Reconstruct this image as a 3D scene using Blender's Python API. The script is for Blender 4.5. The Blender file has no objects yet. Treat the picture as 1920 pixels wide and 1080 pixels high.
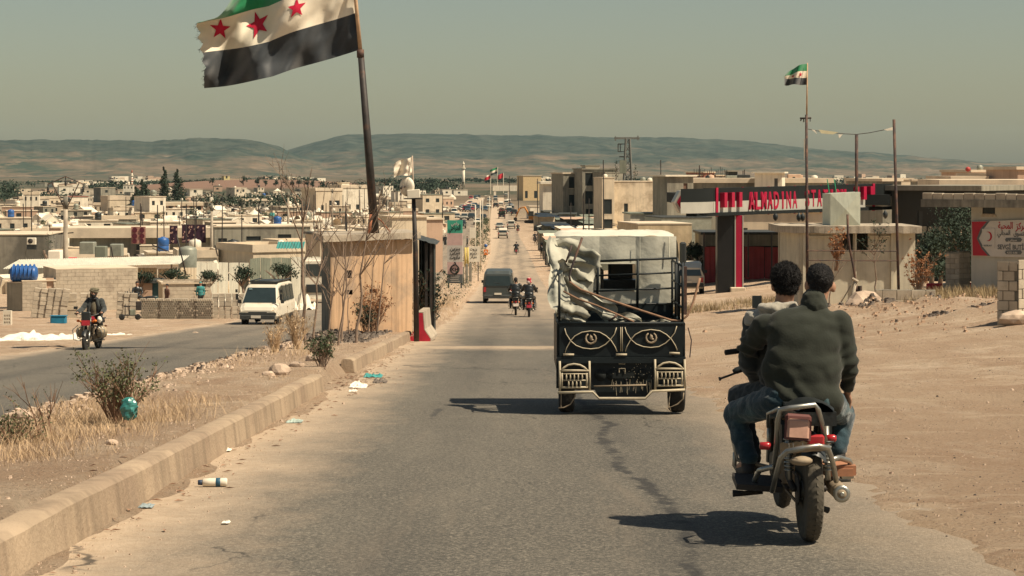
import bpy, bmesh, math, random
from mathutils import Vector, Matrix, Euler, noise
R = math.radians
rnd = random.Random(7)
SC = bpy.context.scene
COL = SC.collection
F = 4000.0            # focal length in pixels of a 1920 wide frame

# ---------------------------------------------------------------- camera, sky, sun, exposure
cam_d = bpy.data.cameras.new('camera'); cam = bpy.data.objects.new('camera', cam_d); COL.objects.link(cam)
cam.location = (0, 0, 0); cam.rotation_euler = (R(90), 0, 0)
cam_d.sensor_width = 36; cam_d.lens = 36 * F / 1920; cam_d.shift_y = -220 / 1920
cam_d.clip_start = 0.1; cam_d.clip_end = 30000
SC.camera = cam
SUN_EL, SUN_ROT = 56, 113
W = bpy.data.worlds.new('World'); SC.world = W; W.use_nodes = True
wn = W.node_tree; bg = wn.nodes['Background']
sky = wn.nodes.new('ShaderNodeTexSky'); sky.sky_type = 'NISHITA'; sky.sun_disc = False
sky.sun_elevation = R(SUN_EL); sky.sun_rotation = R(SUN_ROT); sky.dust_density = 1.2; sky.air_density = 1.0; sky.ozone_density = 1.0
tint = wn.nodes.new('ShaderNodeMix'); tint.data_type = 'RGBA'; tint.blend_type = 'MULTIPLY'; tint.inputs[0].default_value = 1
tint.inputs[7].default_value = (0.385, 0.352, 0.285, 1)      # hazy, dusty air
wn.links.new(sky.outputs[0], tint.inputs[6]); wn.links.new(tint.outputs[2], bg.inputs[0])
bg.inputs[1].default_value = 0.15
sun_d = bpy.data.lights.new('sun', 'SUN'); sun_d.energy = 4.8; sun_d.angle = R(0.55); sun_d.color = (1.0, 0.86, 0.66)
sun = bpy.data.objects.new('sun', sun_d); COL.objects.link(sun)
_ts = Vector((math.sin(R(SUN_ROT)) * math.cos(R(SUN_EL)), math.cos(R(SUN_ROT)) * math.cos(R(SUN_EL)), math.sin(R(SUN_EL))))
sun.rotation_euler = _ts.to_track_quat('Z', 'Y').to_euler()
SC.view_settings.view_transform = 'Standard'; SC.view_settings.look = 'None'
SC.view_settings.exposure = 0.52; SC.view_settings.gamma = 1; SC.view_settings.use_curve_mapping = False
SC.render.engine = 'CYCLES'
try:
    SC.cycles.use_denoising = True
    SC.cycles.max_bounces = 6; SC.cycles.diffuse_bounces = 3; SC.cycles.glossy_bounces = 3
    SC.cycles.transparent_max_bounces = 8; SC.cycles.volume_bounces = 0; SC.cycles.transmission_bounces = 4
    SC.cycles.volume_max_steps = 32
except Exception: pass

# ---------------------------------------------------------------- helpers
def lerp(a, b, t): return a + (b - a) * t
def sst(a, b, x):
    t = max(0.0, min(1.0, (x - a) / (b - a))); return t * t * (3 - 2 * t)
def table(pts):
    def f(x):
        if x <= pts[0][0]: return pts[0][1]
        for (a, b), (c, d) in zip(pts, pts[1:]):
            if x <= c: return b + (d - b) * (x - a) / (c - a)
        return pts[-1][1]
    return f
def ns(x, y, z=0.0): return noise.noise(Vector((x, y, z)))

class MB:
    """collects shapes into one mesh; T transforms what is added"""
    def __init__(s): s.v = []; s.f = []; s.mi = []; s.T = Matrix.Identity(4); s.sm = []
    def add(s, vs, fs, m=0, smooth=False):
        o = len(s.v); T = s.T
        s.v += [tuple(T @ Vector(p)) for p in vs]
        s.f += [tuple(i + o for i in f) for f in fs]; s.mi += [m] * len(fs); s.sm += [smooth] * len(fs)
        return s
    def box(s, x0, x1, y0, y1, z0, z1, m=0):
        return s.add([(x0,y0,z0),(x1,y0,z0),(x1,y1,z0),(x0,y1,z0),(x0,y0,z1),(x1,y0,z1),(x1,y1,z1),(x0,y1,z1)],
                     [(0,3,2,1),(4,5,6,7),(0,1,5,4),(1,2,6,5),(2,3,7,6),(3,0,4,7)], m)
    def ob(s, c, size, rot=(0,0,0), m=0):
        T0 = s.T; s.T = T0 @ Matrix.Translation(c) @ Euler(rot).to_matrix().to_4x4()
        a, b, h = size[0]/2, size[1]/2, size[2]/2; s.box(-a, a, -b, b, -h, h, m); s.T = T0; return s
    def bbox(s, x0, x1, y0, y1, z0, z1, b=.02, m=0):
        """box with chamfered vertical and top edges"""
        vs = []
        for z, k in ((z0, 0), (z1 - b, 0), (z1, b)):
            vs += [(x0+b+k*0,y0+k,z),(x1-b,y0+k,z),(x1-k,y0+b,z),(x1-k,y1-b,z),(x1-b,y1-k,z),(x0+b,y1-k,z),(x0+k,y1-b,z),(x0+k,y0+b,z)]
        fs = [tuple(range(7,-1,-1)), tuple(range(16,24))]
        for r in (0, 8):
            for i in range(8): j = (i+1) % 8; fs.append((r+i, r+j, r+8+j, r+8+i))
        return s.add(vs, fs, m)
    def tube(s, pts, r, n=8, m=0, caps=True, flat=1.0):
        pts = [Vector(p) for p in pts]; k = len(pts)
        rs = r if isinstance(r, (list, tuple)) else [r] * k
        vs, fs = [], []; up = None
        for i, p in enumerate(pts):
            d = (pts[min(i+1, k-1)] - pts[max(i-1, 0)])
            d = d.normalized() if d.length > 1e-9 else Vector((0,0,1))
            if up is None: up = Vector((0,0,1)) if abs(d.z) < .9 else Vector((1,0,0))
            a = d.cross(up)
            if a.length < 1e-6: a = d.orthogonal()
            a.normalize(); b = a.cross(d).normalized(); up = b
            for j in range(n):
                t = 2 * math.pi * j / n
                vs.append(p + a * math.cos(t) * rs[i] + b * math.sin(t) * rs[i] * flat)
        for i in range(k-1):
            for j in range(n):
                q = (j+1) % n; fs.append((i*n+j, i*n+q, (i+1)*n+q, (i+1)*n+j))
        if caps: fs += [tuple(range(n-1,-1,-1)), tuple(range((k-1)*n, k*n))]
        return s.add(vs, fs, m, n > 5)
    def cyl(s, p0, p1, r0, r1=None, n=10, m=0): return s.tube([p0, p1], [r0, r0 if r1 is None else r1], n, m)
    def lathe(s, prof, n=16, m=0, c=(0,0,0), axis='z'):
        A = {'z': Matrix.Identity(3), 'x': Matrix.Rotation(R(90), 3, 'Y'), 'y': Matrix.Rotation(R(-90), 3, 'X')}[axis]
        vs, fs = [], []; c = Vector(c)
        for r, z in prof:
            for j in range(n):
                t = 2*math.pi*j/n; vs.append(c + A @ Vector((r*math.cos(t), r*math.sin(t), z)))
        for i in range(len(prof)-1):
            for j in range(n):
                q = (j+1) % n; fs.append((i*n+j, i*n+q, (i+1)*n+q, (i+1)*n+j))
        fs += [tuple(range(n-1,-1,-1)), tuple(range((len(prof)-1)*n, len(prof)*n))]
        return s.add(vs, fs, m, True)
    def ball(s, c, r, n=8, m=0, jit=0.0, rg=rnd):
        r = (r, r, r) if isinstance(r, (int, float)) else r
        vs = [(c[0], c[1], c[2]-r[2])]; fs = []; h = max(3, n//2)
        for i in range(1, h):
            a = math.pi * i / h - math.pi/2
            for j in range(n):
                t = 2*math.pi*j/n; k = 1 + (rg.uniform(-jit, jit) if jit else 0)
                vs.append((c[0]+r[0]*math.cos(a)*math.cos(t)*k, c[1]+r[1]*math.cos(a)*math.sin(t)*k, c[2]+r[2]*math.sin(a)*k))
        vs.append((c[0], c[1], c[2]+r[2])); L = len(vs)-1
        for j in range(n):
            q = (j+1) % n; fs.append((0, 1+q, 1+j)); fs.append((L, L-n+j, L-n+q))
        for i in range(h-2):
            for j in range(n):
                q = (j+1) % n; fs.append((1+i*n+j, 1+i*n+q, 1+(i+1)*n+q, 1+(i+1)*n+j))
        return s.add(vs, fs, m, jit == 0)
    def prism(s, poly, h0, h1, plane='xy', m=0):
        """polygon (list of 2D) extruded between h0 and h1 along the remaining axis"""
        def mk(a, b, h): return {'xy': (a,b,h), 'xz': (a,h,b), 'yz': (h,a,b)}[plane]
        n = len(poly); vs = [mk(a,b,h0) for a,b in poly] + [mk(a,b,h1) for a,b in poly]
        ar = sum(poly[i][0]*poly[(i+1)%n][1]-poly[(i+1)%n][0]*poly[i][1] for i in range(n))
        flip = (ar < 0) ^ (h1 < h0) ^ (plane == 'xz')
        fs = [tuple(range(n-1,-1,-1)), tuple(range(n, 2*n))] + [(i, (i+1)%n, n+(i+1)%n, n+i) for i in range(n)]
        if flip: fs = [tuple(reversed(f)) for f in fs]
        return s.add(vs, fs, m)
    def grid(s, f, nu, nv, m=0, smooth=True):
        vs = [f(i/nu, j/nv) for j in range(nv+1) for i in range(nu+1)]
        fs = [(j*(nu+1)+i, j*(nu+1)+i+1, (j+1)*(nu+1)+i+1, (j+1)*(nu+1)+i) for j in range(nv) for i in range(nu)]
        return s.add(vs, fs, m, smooth)
    def mesh(s, name, mats):
        me = bpy.data.meshes.new(name); me.from_pydata(s.v, [], s.f)
        for mm in (mats if isinstance(mats, (list, tuple)) else [mats]): me.materials.append(mm)
        me.polygons.foreach_set('material_index', s.mi); me.polygons.foreach_set('use_smooth', s.sm); me.update(); return me
    def build(s, name, mats, parent=None, loc=None):
        o = bpy.data.objects.new(name, s.mesh(name, mats)); COL.objects.link(o)
        if parent is not None: o.parent = parent
        if loc is not None: o.location = loc
        return o

def tag(o, label=None, cat=None, group=None, kind=None):
    if label: o['label'] = label
    if cat: o['category'] = cat
    if group: o['group'] = group
    if kind: o['kind'] = kind
    return o
def thing(name, label, cat, loc=(0,0,0), rz=0, group=None, rx=0, ry=0):
    o = bpy.data.objects.new(name, None); COL.objects.link(o); o.empty_display_size = .2
    o.location = loc; o.rotation_euler = (rx, ry, rz); return tag(o, label, cat, group)
def copy_tree(o, loc=None, rz=None, label=None, group=None, scale=None, parent=None):
    c = o.copy(); COL.objects.link(c)
    if parent is not None: c.parent = parent
    if loc is not None: c.location = loc
    if rz is not None: c.rotation_euler = (0, 0, rz)
    if label: c['label'] = label
    if group: c['group'] = group
    if scale: c.scale = (scale,)*3 if isinstance(scale, (int, float)) else scale
    for ch in list(o.children): copy_tree(ch, parent=c)
    return c

_mats = {}
def lin(c):      # sRGB 0..255 to linear
    return tuple(((x/255/12.92) if x/255 <= .04045 else ((x/255+.055)/1.055)**2.4) for x in c)
def mat(name, col=(.5,.5,.5), rough=.8, metal=0.0, var=.18, scale=3.0, bump=.0, bscale=40.0, col2=None, thr=.5, soft=.15,
        rndv=0.0, streak=0.0, spec=.3, sheen=0, coord='Object', emit=None, hue=None):
    """plain weathered surface: colour varied by noise, optional second colour in patches, vertical streaks and relief"""
    if name in _mats: return _mats[name]
    m = bpy.data.materials.new(name); m.use_nodes = True; _mats[name] = m
    nt = m.node_tree; N = nt.nodes; L = nt.links; b = N['Principled BSDF']
    b.inputs['Roughness'].default_value = rough; b.inputs['Metallic'].default_value = metal; b.inputs['Specular IOR Level'].default_value = spec
    tc = N.new('ShaderNodeTexCoord'); src = tc.outputs[coord]
    if rndv or True:
        oi = N.new('ShaderNodeObjectInfo'); ad = N.new('ShaderNodeVectorMath'); ad.operation = 'ADD'
        ml = N.new('ShaderNodeMath'); ml.operation = 'MULTIPLY'; ml.inputs[1].default_value = 37.0
        L.new(oi.outputs['Random'], ml.inputs[0]); L.new(src, ad.inputs[0]); L.new(ml.outputs[0], ad.inputs[1]); src = ad.outputs[0]
    def nz(sc, det=5.0, rr=.6, vec=None):
        n = N.new('ShaderNodeTexNoise'); n.inputs['Scale'].default_value = sc; n.inputs['Detail'].default_value = det
        n.inputs['Roughness'].default_value = rr; L.new(vec or src, n.inputs['Vector']); return n.outputs[0]
    def mr(s, a, c, d=0., e=1.):
        r = N.new('ShaderNodeMapRange'); r.inputs[1].default_value = a; r.inputs[2].default_value = c
        r.inputs[3].default_value = d; r.inputs[4].default_value = e; L.new(s, r.inputs[0]); return r.outputs[0]
    def mx(fac, a, c, bl='MIX'):
        x = N.new('ShaderNodeMix'); x.data_type = 'RGBA'; x.blend_type = bl
        if isinstance(fac, float): x.inputs[0].default_value = fac
        else: L.new(fac, x.inputs[0])
        for k, q in ((6, a), (7, c)):
            if isinstance(q, tuple): x.inputs[k].default_value = (*q[:3], 1)
            else: L.new(q, x.inputs[k])
        return x.outputs[2]
    c = tuple(col)
    n1 = nz(scale)
    base = mx(mr(n1, .25, .75), tuple(x*(1-var) for x in c), tuple(min(1, x*(1+var)) for x in c))
    if col2: base = mx(mr(nz(scale*.6, 8.0, .65), thr-soft/2, thr+soft/2), base, tuple(col2))
    if streak:
        mp = N.new('ShaderNodeMapping'); mp.inputs['Scale'].default_value = (1, 1, .06); L.new(src, mp.inputs[0])
        st = mr(nz(scale*5, 4., .6, mp.outputs[0]), .45, .7)
        base = mx(mr(st, 0, 1, 0., streak), base, tuple(x*.35 for x in c))
    if rndv:
        base = mx(mr(oi.outputs['Random'], 0, 1, 0., rndv), base, tuple(x*.45 for x in c))
    L.new(base, b.inputs['Base Color'])
    if bump:
        bp = N.new('ShaderNodeBump'); bp.inputs['Strength'].default_value = min(1, bump); bp.inputs['Distance'].default_value = .02
        L.new(nz(bscale, 4.), bp.inputs['Height']); L.new(bp.outputs[0], b.inputs['Normal'])
    if sheen: b.inputs['Sheen Weight'].default_value = sheen
    if emit: b.inputs['Emission Color'].default_value = (*emit, 1); b.inputs['Emission Strength'].default_value = 1
    return m

# ---------------------------------------------------------------- the lie of the land
prof = table([(0,-1.53),(25,-2.86),(60,-4.7),(95,-6.5),(121,-7.5),(160,-8.8),(200,-9.8),(286,-11.15),(363,-11.6),(435,-11.9),(600,-12.1),(1000,-12.5),(3000,-13.2),(9000,-14)])
leftp = table([(0,-2.0),(60,-5.05),(100,-6.95),(115,-7.6),(150,-9),(200,-10.4),(300,-11.2),(1000,-12.5),(3000,-13.2),(9000,-14)])
cx = table([(0,0),(150,0),(290,-.3),(435,-1.9),(505,-2.6),(800,-5),(1200,-8),(9000,-60)])
def gbase(x, y):
    u = x - cx(y); z = prof(y)
    far = 1 - sst(150, 320, y)
    if u > 3: z += min(1.1, .09*(u-3)) * sst(16, 45, y) * far
    if u < -4.8: z -= .3 * sst(4.8, 6.6, -u) * far
    if u < -13: z = lerp(z, leftp(y), sst(13, 24, -u))
    h = (x + 180) / 62; k = (y - 1500) / 330                    # low red hill, far left
    z += 6.4 * math.exp(-abs(h)**2.6*.6 - k*k*1.2)
    return z
def gz(x, y):
    """height of the ground sheet"""
    u = x - cx(y); z = gbase(x, y)
    near = 1 - sst(90, 260, y)
    n1 = ns(x*.9, y*.5) * .5 + ns(x*2.7, y*1.6, 4) * .25
    if -13.2 < u < 3.2 or y > 3000:
        if u > 2.0: z += lerp(-.06, .02, sst(2.15, 2.75, u)) + (.04 * ns(x*2.2, y*.9, 9) + .035*ns(x*6, y*3.5, 2) + .02*ns(x*15, y*8, 5)) * near
        elif u > -2.9: z += -.06 if u > -2.1 else lerp(-.06, .015, sst(2.1, 2.7, -u)) + .04*ns(x*2.2, y*.9, 7)*near
        elif u > -6.15: z += .205 * sst(2.74, 2.80, -u) * (1 - sst(5.0, 6.1, -u)) + .10 * n1 * near * (1-sst(5.9,6.15,-u))
        elif u > -12.4: z += lerp(.0, -.06, sst(6.15, 6.45, -u)) if u > -6.45 else -.06
        else: z += lerp(-.06, .03, sst(12.4, 13.1, -u)) + .05*ns(x*1.5, y*.7, 3)*near
    else:
        w = sst(3.2, 6, u) if u > 0 else sst(13.2, 17, -u)
        z += .03 + .12 * n1 * near * w
    # rubble mound on the right verge
    def bump_(cx_, cy_, sx, sy, h):
        a = (x-cx_)/sx; b = (y-cy_)/sy; return h * math.exp(-a*a-b*b)
    if 30 < y < 75 and x > 5:
        k = .75 + .5*ns(x*1.4, y*.6, 11) + .35*ns(x*4, y*2, 5)
        z += (bump_(9.4, 56, 1.7, 3.5, .36) + bump_(11.6, 55, 1.6, 3.5, .40) + bump_(11.2, 47, 2.0, 3.2, .42)+ bump_(8.1, 58, 1.0, 3, .28)) * k
    return z
def G(px, y, dz=0.0):
    x = (px-960)/F*y; return Vector((x, y, gz(x, y)+dz))
def P(px, py, y): return Vector(((px-960)/F*y, y, (320-py)/F*y))

ylines = []; y = -6.0
while y < 9500:
    ylines.append(y); y += .22 if y < 16 else .35 if y < 45 else .7 if y < 110 else 2.0 if y < 300 else (y*.012)
def xs_from(a, b, st): n = max(1, round((b-a)/st)); return [a+(b-a)*i/n for i in range(n)]
half = xs_from(3.4, 20, .35)+xs_from(20, 60, 2)
g_ = 60
while g_ < 5200: half.append(g_); g_ *= 1.14
us = [-q for q in reversed(half) if q > 13.6] + xs_from(-13.6, -6.2, .2) + xs_from(-6.2, -2.82, .16) + xs_from(-2.82, -2.72, .033) + xs_from(-2.72, -1.6, .12) + xs_from(-1.6, 1.8, .4) + xs_from(1.8, 3.4, .12) + half
def sheet(name, ul, yl, fz, m):
    mb = MB(); nu = len(ul)
    vs = [(u+cx(yy), yy, fz(u+cx(yy), yy)) for yy in yl for u in ul]
    fs = [(j*nu+i, j*nu+i+1, (j+1)*nu+i+1, (j+1)*nu+i) for j in range(len(yl)-1) for i in range(nu-1)]
    mb.add(vs, fs, 0, True); return mb.build(name, m)

def node_mat(name):
    m = bpy.data.materials.new(name); m.use_nodes = True; nt = m.node_tree; N = nt.nodes; L = nt.links; b = N['Principled BSDF']
    ge = N.new('ShaderNodeNewGeometry'); sp = N.new('ShaderNodeSeparateXYZ'); L.new(ge.outputs['Position'], sp.inputs[0])
    class K: pass
    k = K(); k.m = m; k.b = b; k.pos = ge.outputs['Position']; k.x = sp.outputs[0]; k.y = sp.outputs[1]; k.z = sp.outputs[2]; k.N = N; k.L = L
    def nz(sc, det=5., rr=.6, sxy=None, dist=0.):
        n = N.new('ShaderNodeTexNoise'); n.inputs['Scale'].default_value = sc; n.inputs['Detail'].default_value = det; n.inputs['Roughness'].default_value = rr
        n.inputs['Distortion'].default_value = dist
        if sxy:
            mp = N.new('ShaderNodeMapping'); mp.inputs['Scale'].default_value = sxy; L.new(k.pos, mp.inputs[0]); L.new(mp.outputs[0], n.inputs['Vector'])
        else: L.new(k.pos, n.inputs['Vector'])
        return n.outputs[0]
    def mr(s, a, c, d=0., e=1.):
        r = N.new('ShaderNodeMapRange'); r.inputs[1].default_value = a; r.inputs[2].default_value = c
        r.inputs[3].default_value = d; r.inputs[4].default_value = e; L.new(s, r.inputs[0]); return r.outputs[0]
    def mx(fac, a, c, bl='MIX'):
        x = N.new('ShaderNodeMix'); x.data_type = 'RGBA'; x.blend_type = bl
        if isinstance(fac, float): x.inputs[0].default_value = fac
        else: L.new(fac, x.inputs[0])
        for kk, q in ((6, a), (7, c)):
            if isinstance(q, tuple): x.inputs[kk].default_value = (*q[:3], 1)
            else: L.new(q, x.inputs[kk])
        return x.outputs[2]
    def ma(op, a, c=None):
        x = N.new('ShaderNodeMath'); x.operation = op
        for kk, q in ((0, a), (1, c)):
            if q is None: continue
            if isinstance(q, (int, float)): x.inputs[kk].default_value = q
            else: L.new(q, x.inputs[kk])
        return x.outputs[0]
    def bump(h, st, dist=.02):
        bp = N.new('ShaderNodeBump'); bp.inputs['Strength'].default_value = st; bp.inputs['Distance'].default_value = dist
        L.new(h, bp.inputs['Height']); L.new(bp.outputs[0], b.inputs['Normal'])
    k.nz, k.mr, k.mx, k.ma, k.bump = nz, mr, mx, ma, bump
    b.inputs['Roughness'].default_value = .95; b.inputs['Specular IOR Level'].default_value = .15
    return k

DIRT, DIRT2, DIRTP = (.52,.385,.265), (.43,.29,.19), (.62,.49,.36)
k = node_mat('dirt')
c = k.mx(k.mr(k.nz(.35, 6.), .35, .65), DIRT, DIRT2)
c = k.mx(k.mr(k.nz(.9, 8., .7, (1,.35,1)), .5, .68), c, DIRTP)
c = k.mx(k.mr(k.nz(11., 6., .75), .42, .75, 0., .6), c, (.47,.37,.27))
c = k.mx(k.mr(k.nz(6., 8., .8), .60, .68, 0., .5), c, (.22,.155,.11))
c = k.mx(k.mr(k.nz(30., 3., .8), .56, .64, 0., .75), c, (.16,.115,.085))
c = k.mx(k.mr(k.nz(26., 4., .8, (1,.7,1)), .58, .66, 0., .7), c, (.52,.43,.33))
c = k.mx(k.mr(k.nz(.22, 7., .75, (1,.2,1)), .54, .66, 0., .35), c, (.26,.21,.16))
c = k.mx(k.mr(k.nz(.8, 8., .75, (.35,1.3,1)), .54, .68, 0., .6), c, (.74,.60,.44))
c = k.mx(k.mr(k.nz(1.6, 5., .6, (1.4,.06,1)), .56, .66, 0., .22), c, (.27,.19,.13))
farf = k.mr(k.y, 280., 900.)
fields = k.mx(k.mr(k.nz(.012, 6., .7, (1,.25,1)), .42, .6), (.15,.115,.08), (.045,.055,.035))
hillc = k.mr(k.z, -11.2, -9.5)
hm = k.ma('MULTIPLY', hillc, k.mr(k.y, 900., 1000.))
fields = k.mx(hm, fields, (.20,.125,.09))
c = k.mx(farf, c, fields)
k.L.new(c, k.b.inputs['Base Color'])
k.bump(k.ma('ADD', k.nz(7., 9., .8), k.ma('MULTIPLY', k.nz(40., 4., .75), .5)), 1.0, .09)
M_DIRT = k.m
tag(sheet('ground', us, ylines, gz, M_DIRT), 'dry sandy orange earth and gravel beside the road', None, None, 'structure')

def asphalt(name, ucen, half_w, wear):
    k = node_mat(name)
    c = k.mx(k.mr(k.nz(.5, 7., .65, (1,.25,1)), .35, .68), (.080,.074,.062), (.125,.113,.090))
    c = k.mx(k.mr(k.nz(34., 4., .85), .48, .62, 0., .75), c, (.30,.265,.21))
    c = k.mx(k.mr(k.nz(48., 3., .85), .52, .64, 0., .8), c, (.03,.03,.028))
    c = k.mx(k.mr(k.nz(1.3, 8., .7, (1.6,.12,1)), .54, .74, 0., .55), c, (.20,.165,.125))
    # tar repairs and long cracks
    dk = k.mr(k.nz(.8, 9., .75, (2.2,.10,1), .6), .665, .70, 0., .7)
    c = k.mx(dk, c, (.045,.043,.042))
    # sand drifted over the edges and over the flat stretch past the bump
    e = k.ma('ABSOLUTE', k.ma('SUBTRACT', k.x, ucen))
    e = k.ma('ADD', e, k.ma('MULTIPLY', k.ma('SUBTRACT', k.nz(.9, 7., .7, (1,.4,1)), .5), 1.5))
    d = k.mr(e, half_w-.95, half_w+.1)
    if ucen > -3: d = k.ma('MULTIPLY', d, k.mr(k.x, -.5, .5, 1., .45)); d = k.ma('MAXIMUM', d, k.mr(k.ma('ADD', k.x, k.ma('MULTIPLY', k.nz(1.1, 7., .7, (1,.5,1)), -1.6)), -3.2, -2.1, .9, 0.))
    far = k.mr(k.ma('ADD', k.y, k.ma('MULTIPLY', k.ma('SUBTRACT', k.nz(.25, 6.), .5), 60.)), 55., 120., 0., wear)
    d = k.ma('MAXIMUM', d, k.ma('MULTIPLY', far, k.mr(k.nz(.6, 8., .7, (1,.12,1)), .3, .62, .35, 1.)))
    b1 = k.ma('ABSOLUTE', k.ma('SUBTRACT', k.y, 50.5))
    if ucen > -3: d = k.ma('MAXIMUM', d, k.mr(k.ma('ADD', b1, k.ma('MULTIPLY', k.nz(1.2, 5.), 3.)), 1.6, 3.2, .75, 0.))
    c = k.mx(d, c, k.mx(k.mr(k.nz(8., 6., .7), .35, .7), (.42,.315,.215), (.52,.41,.295)))
    if ucen > -3:      # an old seam of tar wandering along the lane
        tx = k.ma('ADD', k.x, k.ma('MULTIPLY', k.ma('SUBTRACT', k.nz(.35, 6., .7, (1,1,1)), .5), .9))
        ts_ = k.ma('MULTIPLY', k.mr(k.ma('ABSOLUTE', k.ma('SUBTRACT', tx, .97)), .03, .075, .85, 0.), k.mr(k.nz(1.1, 6., .8), .40, .50))
        c = k.mx(k.ma('MULTIPLY', ts_, k.mr(k.y, 32., 36., 1., 0.)), c, (.028,.027,.026))
    # dark wheel tracks and a web of hairline cracks
    tr_ = k.mr(k.ma('ABSOLUTE', k.ma('SUBTRACT', k.ma('ABSOLUTE', k.ma('SUBTRACT', k.x, ucen+.25)), .8)), .12, .5, .34, 0.)
    c = k.mx(k.ma('MULTIPLY', tr_, k.mr(k.nz(.7, 6., .7, (1,.15,1)), .35, .6)), c, (.035,.035,.034))
    vo = k.N.new('ShaderNodeTexVoronoi'); vo.feature = 'DISTANCE_TO_EDGE'; vo.inputs['Scale'].default_value = 1.0
    wv = k.N.new('ShaderNodeVectorMath'); wv.operation = 'ADD'; nn_ = k.N.new('ShaderNodeTexNoise'); nn_.inputs['Scale'].default_value = 1.6; nn_.inputs['Detail'].default_value = 6
    k.L.new(k.pos, nn_.inputs['Vector']); k.L.new(k.pos, wv.inputs[0]); k.L.new(nn_.outputs[1], wv.inputs[1]); sv = k.N.new('ShaderNodeMapping'); sv.inputs['Scale'].default_value = (.62, .11, .3); k.L.new(wv.outputs[0], sv.inputs[0]); k.L.new(sv.outputs[0], vo.inputs['Vector'])
    ck = k.ma('MULTIPLY', k.mr(vo.outputs[0], .004, .012, 1., 0.), k.mr(k.nz(.28, 4.), .52, .62)); c = k.mx(k.ma('MULTIPLY', ck, .8), c, (.03,.028,.026))
    k.L.new(c, k.b.inputs['Base Color']); k.b.inputs['Roughness'].default_value = .82; k.b.inputs['Specular IOR Level'].default_value = .35
    k.bump(k.ma('ADD', k.nz(38., 3., .8), k.nz(3., 5.)), .8, .02)
    return k.m
def road_z(x, y):
    h = .05 * (math.exp(-((y-51)/.5)**2)) * (1 if x > -3 else 0)
    return gbase(x, y) + h
yroad = [q for q in ylines if q < 1000]
tag(sheet('road', xs_from(-2.92, 3.0, .4)+[3.0], yroad, road_z, asphalt('asphalt', -.1, 2.7, .75)), 'worn dusty asphalt of the near carriageway', None, None, 'structure')
tag(sheet('road.001', xs_from(-13.2, -6.0, .45)+[-6.0], yroad, lambda x, y: gbase(x, y)+.002, asphalt('asphalt_far', -9.5, 3.45, .45)), 'grey asphalt of the opposite carriageway beyond the median', None, None, 'structure')

# mountains
def ridge(name, pts, D0, D1, seed, pxa, pxb, foot, label):
    rp = table(pts); mb = MB(); nu, nv = 460, 70
    def f(a, b):
        px = lerp(pxa, pxb, a); D = lerp(D0, D1+1200, b); x = (px-960)/F*D; t = (D-D0)/(D1-D0)
        Hh = max(0.0, (320-rp(px)))*D1/F + 14
        if t <= 1: hh = lerp(foot*t, 1, (max(0, t)**2.1)) * 1.0 if foot < 1 else t
        else: hh = 1 - (t-1)*1.2
        s = min(1, t) * max(0.0, 1.15-t)
        g = (abs(ns(x/300, D/900, seed))*-60 + abs(ns(x/110, D/260, seed+3))*-34 + ns(x/45, D/90, seed+5)*12) * s * 1.5
        # cut terraces low down
        return (x, D, -14 + Hh*hh + g*min(1, Hh/60) + (ns(px/30, seed)*2.6+ns(px/9, seed+2)*1.5)*min(1, t))
    mb.grid(f, nu, nv); o = mb.build(name, M_HILL); return tag(o, label, None, None, 'structure')
k = node_mat('hill')
veg = k.mr(k.ma('ADD', k.z, k.ma('MULTIPLY', k.ma('SUBTRACT', k.nz(.003, 9., .7, (1,1,6)), .5), 300.)), 5., 50.)
c = k.mx(k.mr(k.nz(.006, 8., .72, (1,.5,5)), .42, .60), (.15,.11,.075), (.04,.055,.038))
c = k.mx(k.mr(k.nz(.02, 5., .7, (1,.3,22)), .55, .66, 0., .7), c, (.28,.20,.135))
c = k.mx(k.ma('MULTIPLY', veg, .93), c, k.mx(k.mr(k.nz(.012, 9., .8, (1,1,4)), .42, .58), (.016,.030,.024), (.062,.072,.055)))
k.L.new(c, k.b.inputs['Base Color']); M_HILL = k.m
ridge('hills', [(-700,262),(0,257),(120,256),(250,262),(285,266),(330,258),(375,254),(430,257),(480,262),(520,272),(560,290),(640,312),(720,322),(3000,322)],
      3600, 6200, 3.3, -700, 800, .22, 'hazy scrub covered ridge on the far left with terraced lower slope')
ridge('hills.001', [(-700,300),(480,300),(545,278),(600,262),(650,250),(760,245),(900,250),(1100,252),(1300,258),(1420,262),(1490,273),(1560,278),(1680,288),(1790,296),(1830,302),(1990,307),(2700,300)],
      4200, 7800, 8.1, 380, 2700, .2, 'long flat topped hazy mountain beyond the town')

# dusty air
def haze():
    mb = MB(); mb.box(-6500, 6500, -60, 9800, -19, 190); m = bpy.data.materials.new('haze'); m.use_nodes = True
    nt = m.node_tree; nt.nodes.remove(nt.nodes['Principled BSDF']); v = nt.nodes.new('ShaderNodeVolumePrincipled')
    v.inputs['Color'].default_value = (.62,.90,1.0,1); v.inputs['Density'].default_value = HAZE; v.inputs['Anisotropy'].default_value = .0
    nt.links.new(v.outputs[0], nt.nodes['Material Output'].inputs['Volume']); o = mb.build('haze', m)
    tag(o, 'thin dusty haze in the air over the whole valley', None, None, 'stuff')
HAZE = 2.2e-5
haze()
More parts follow.
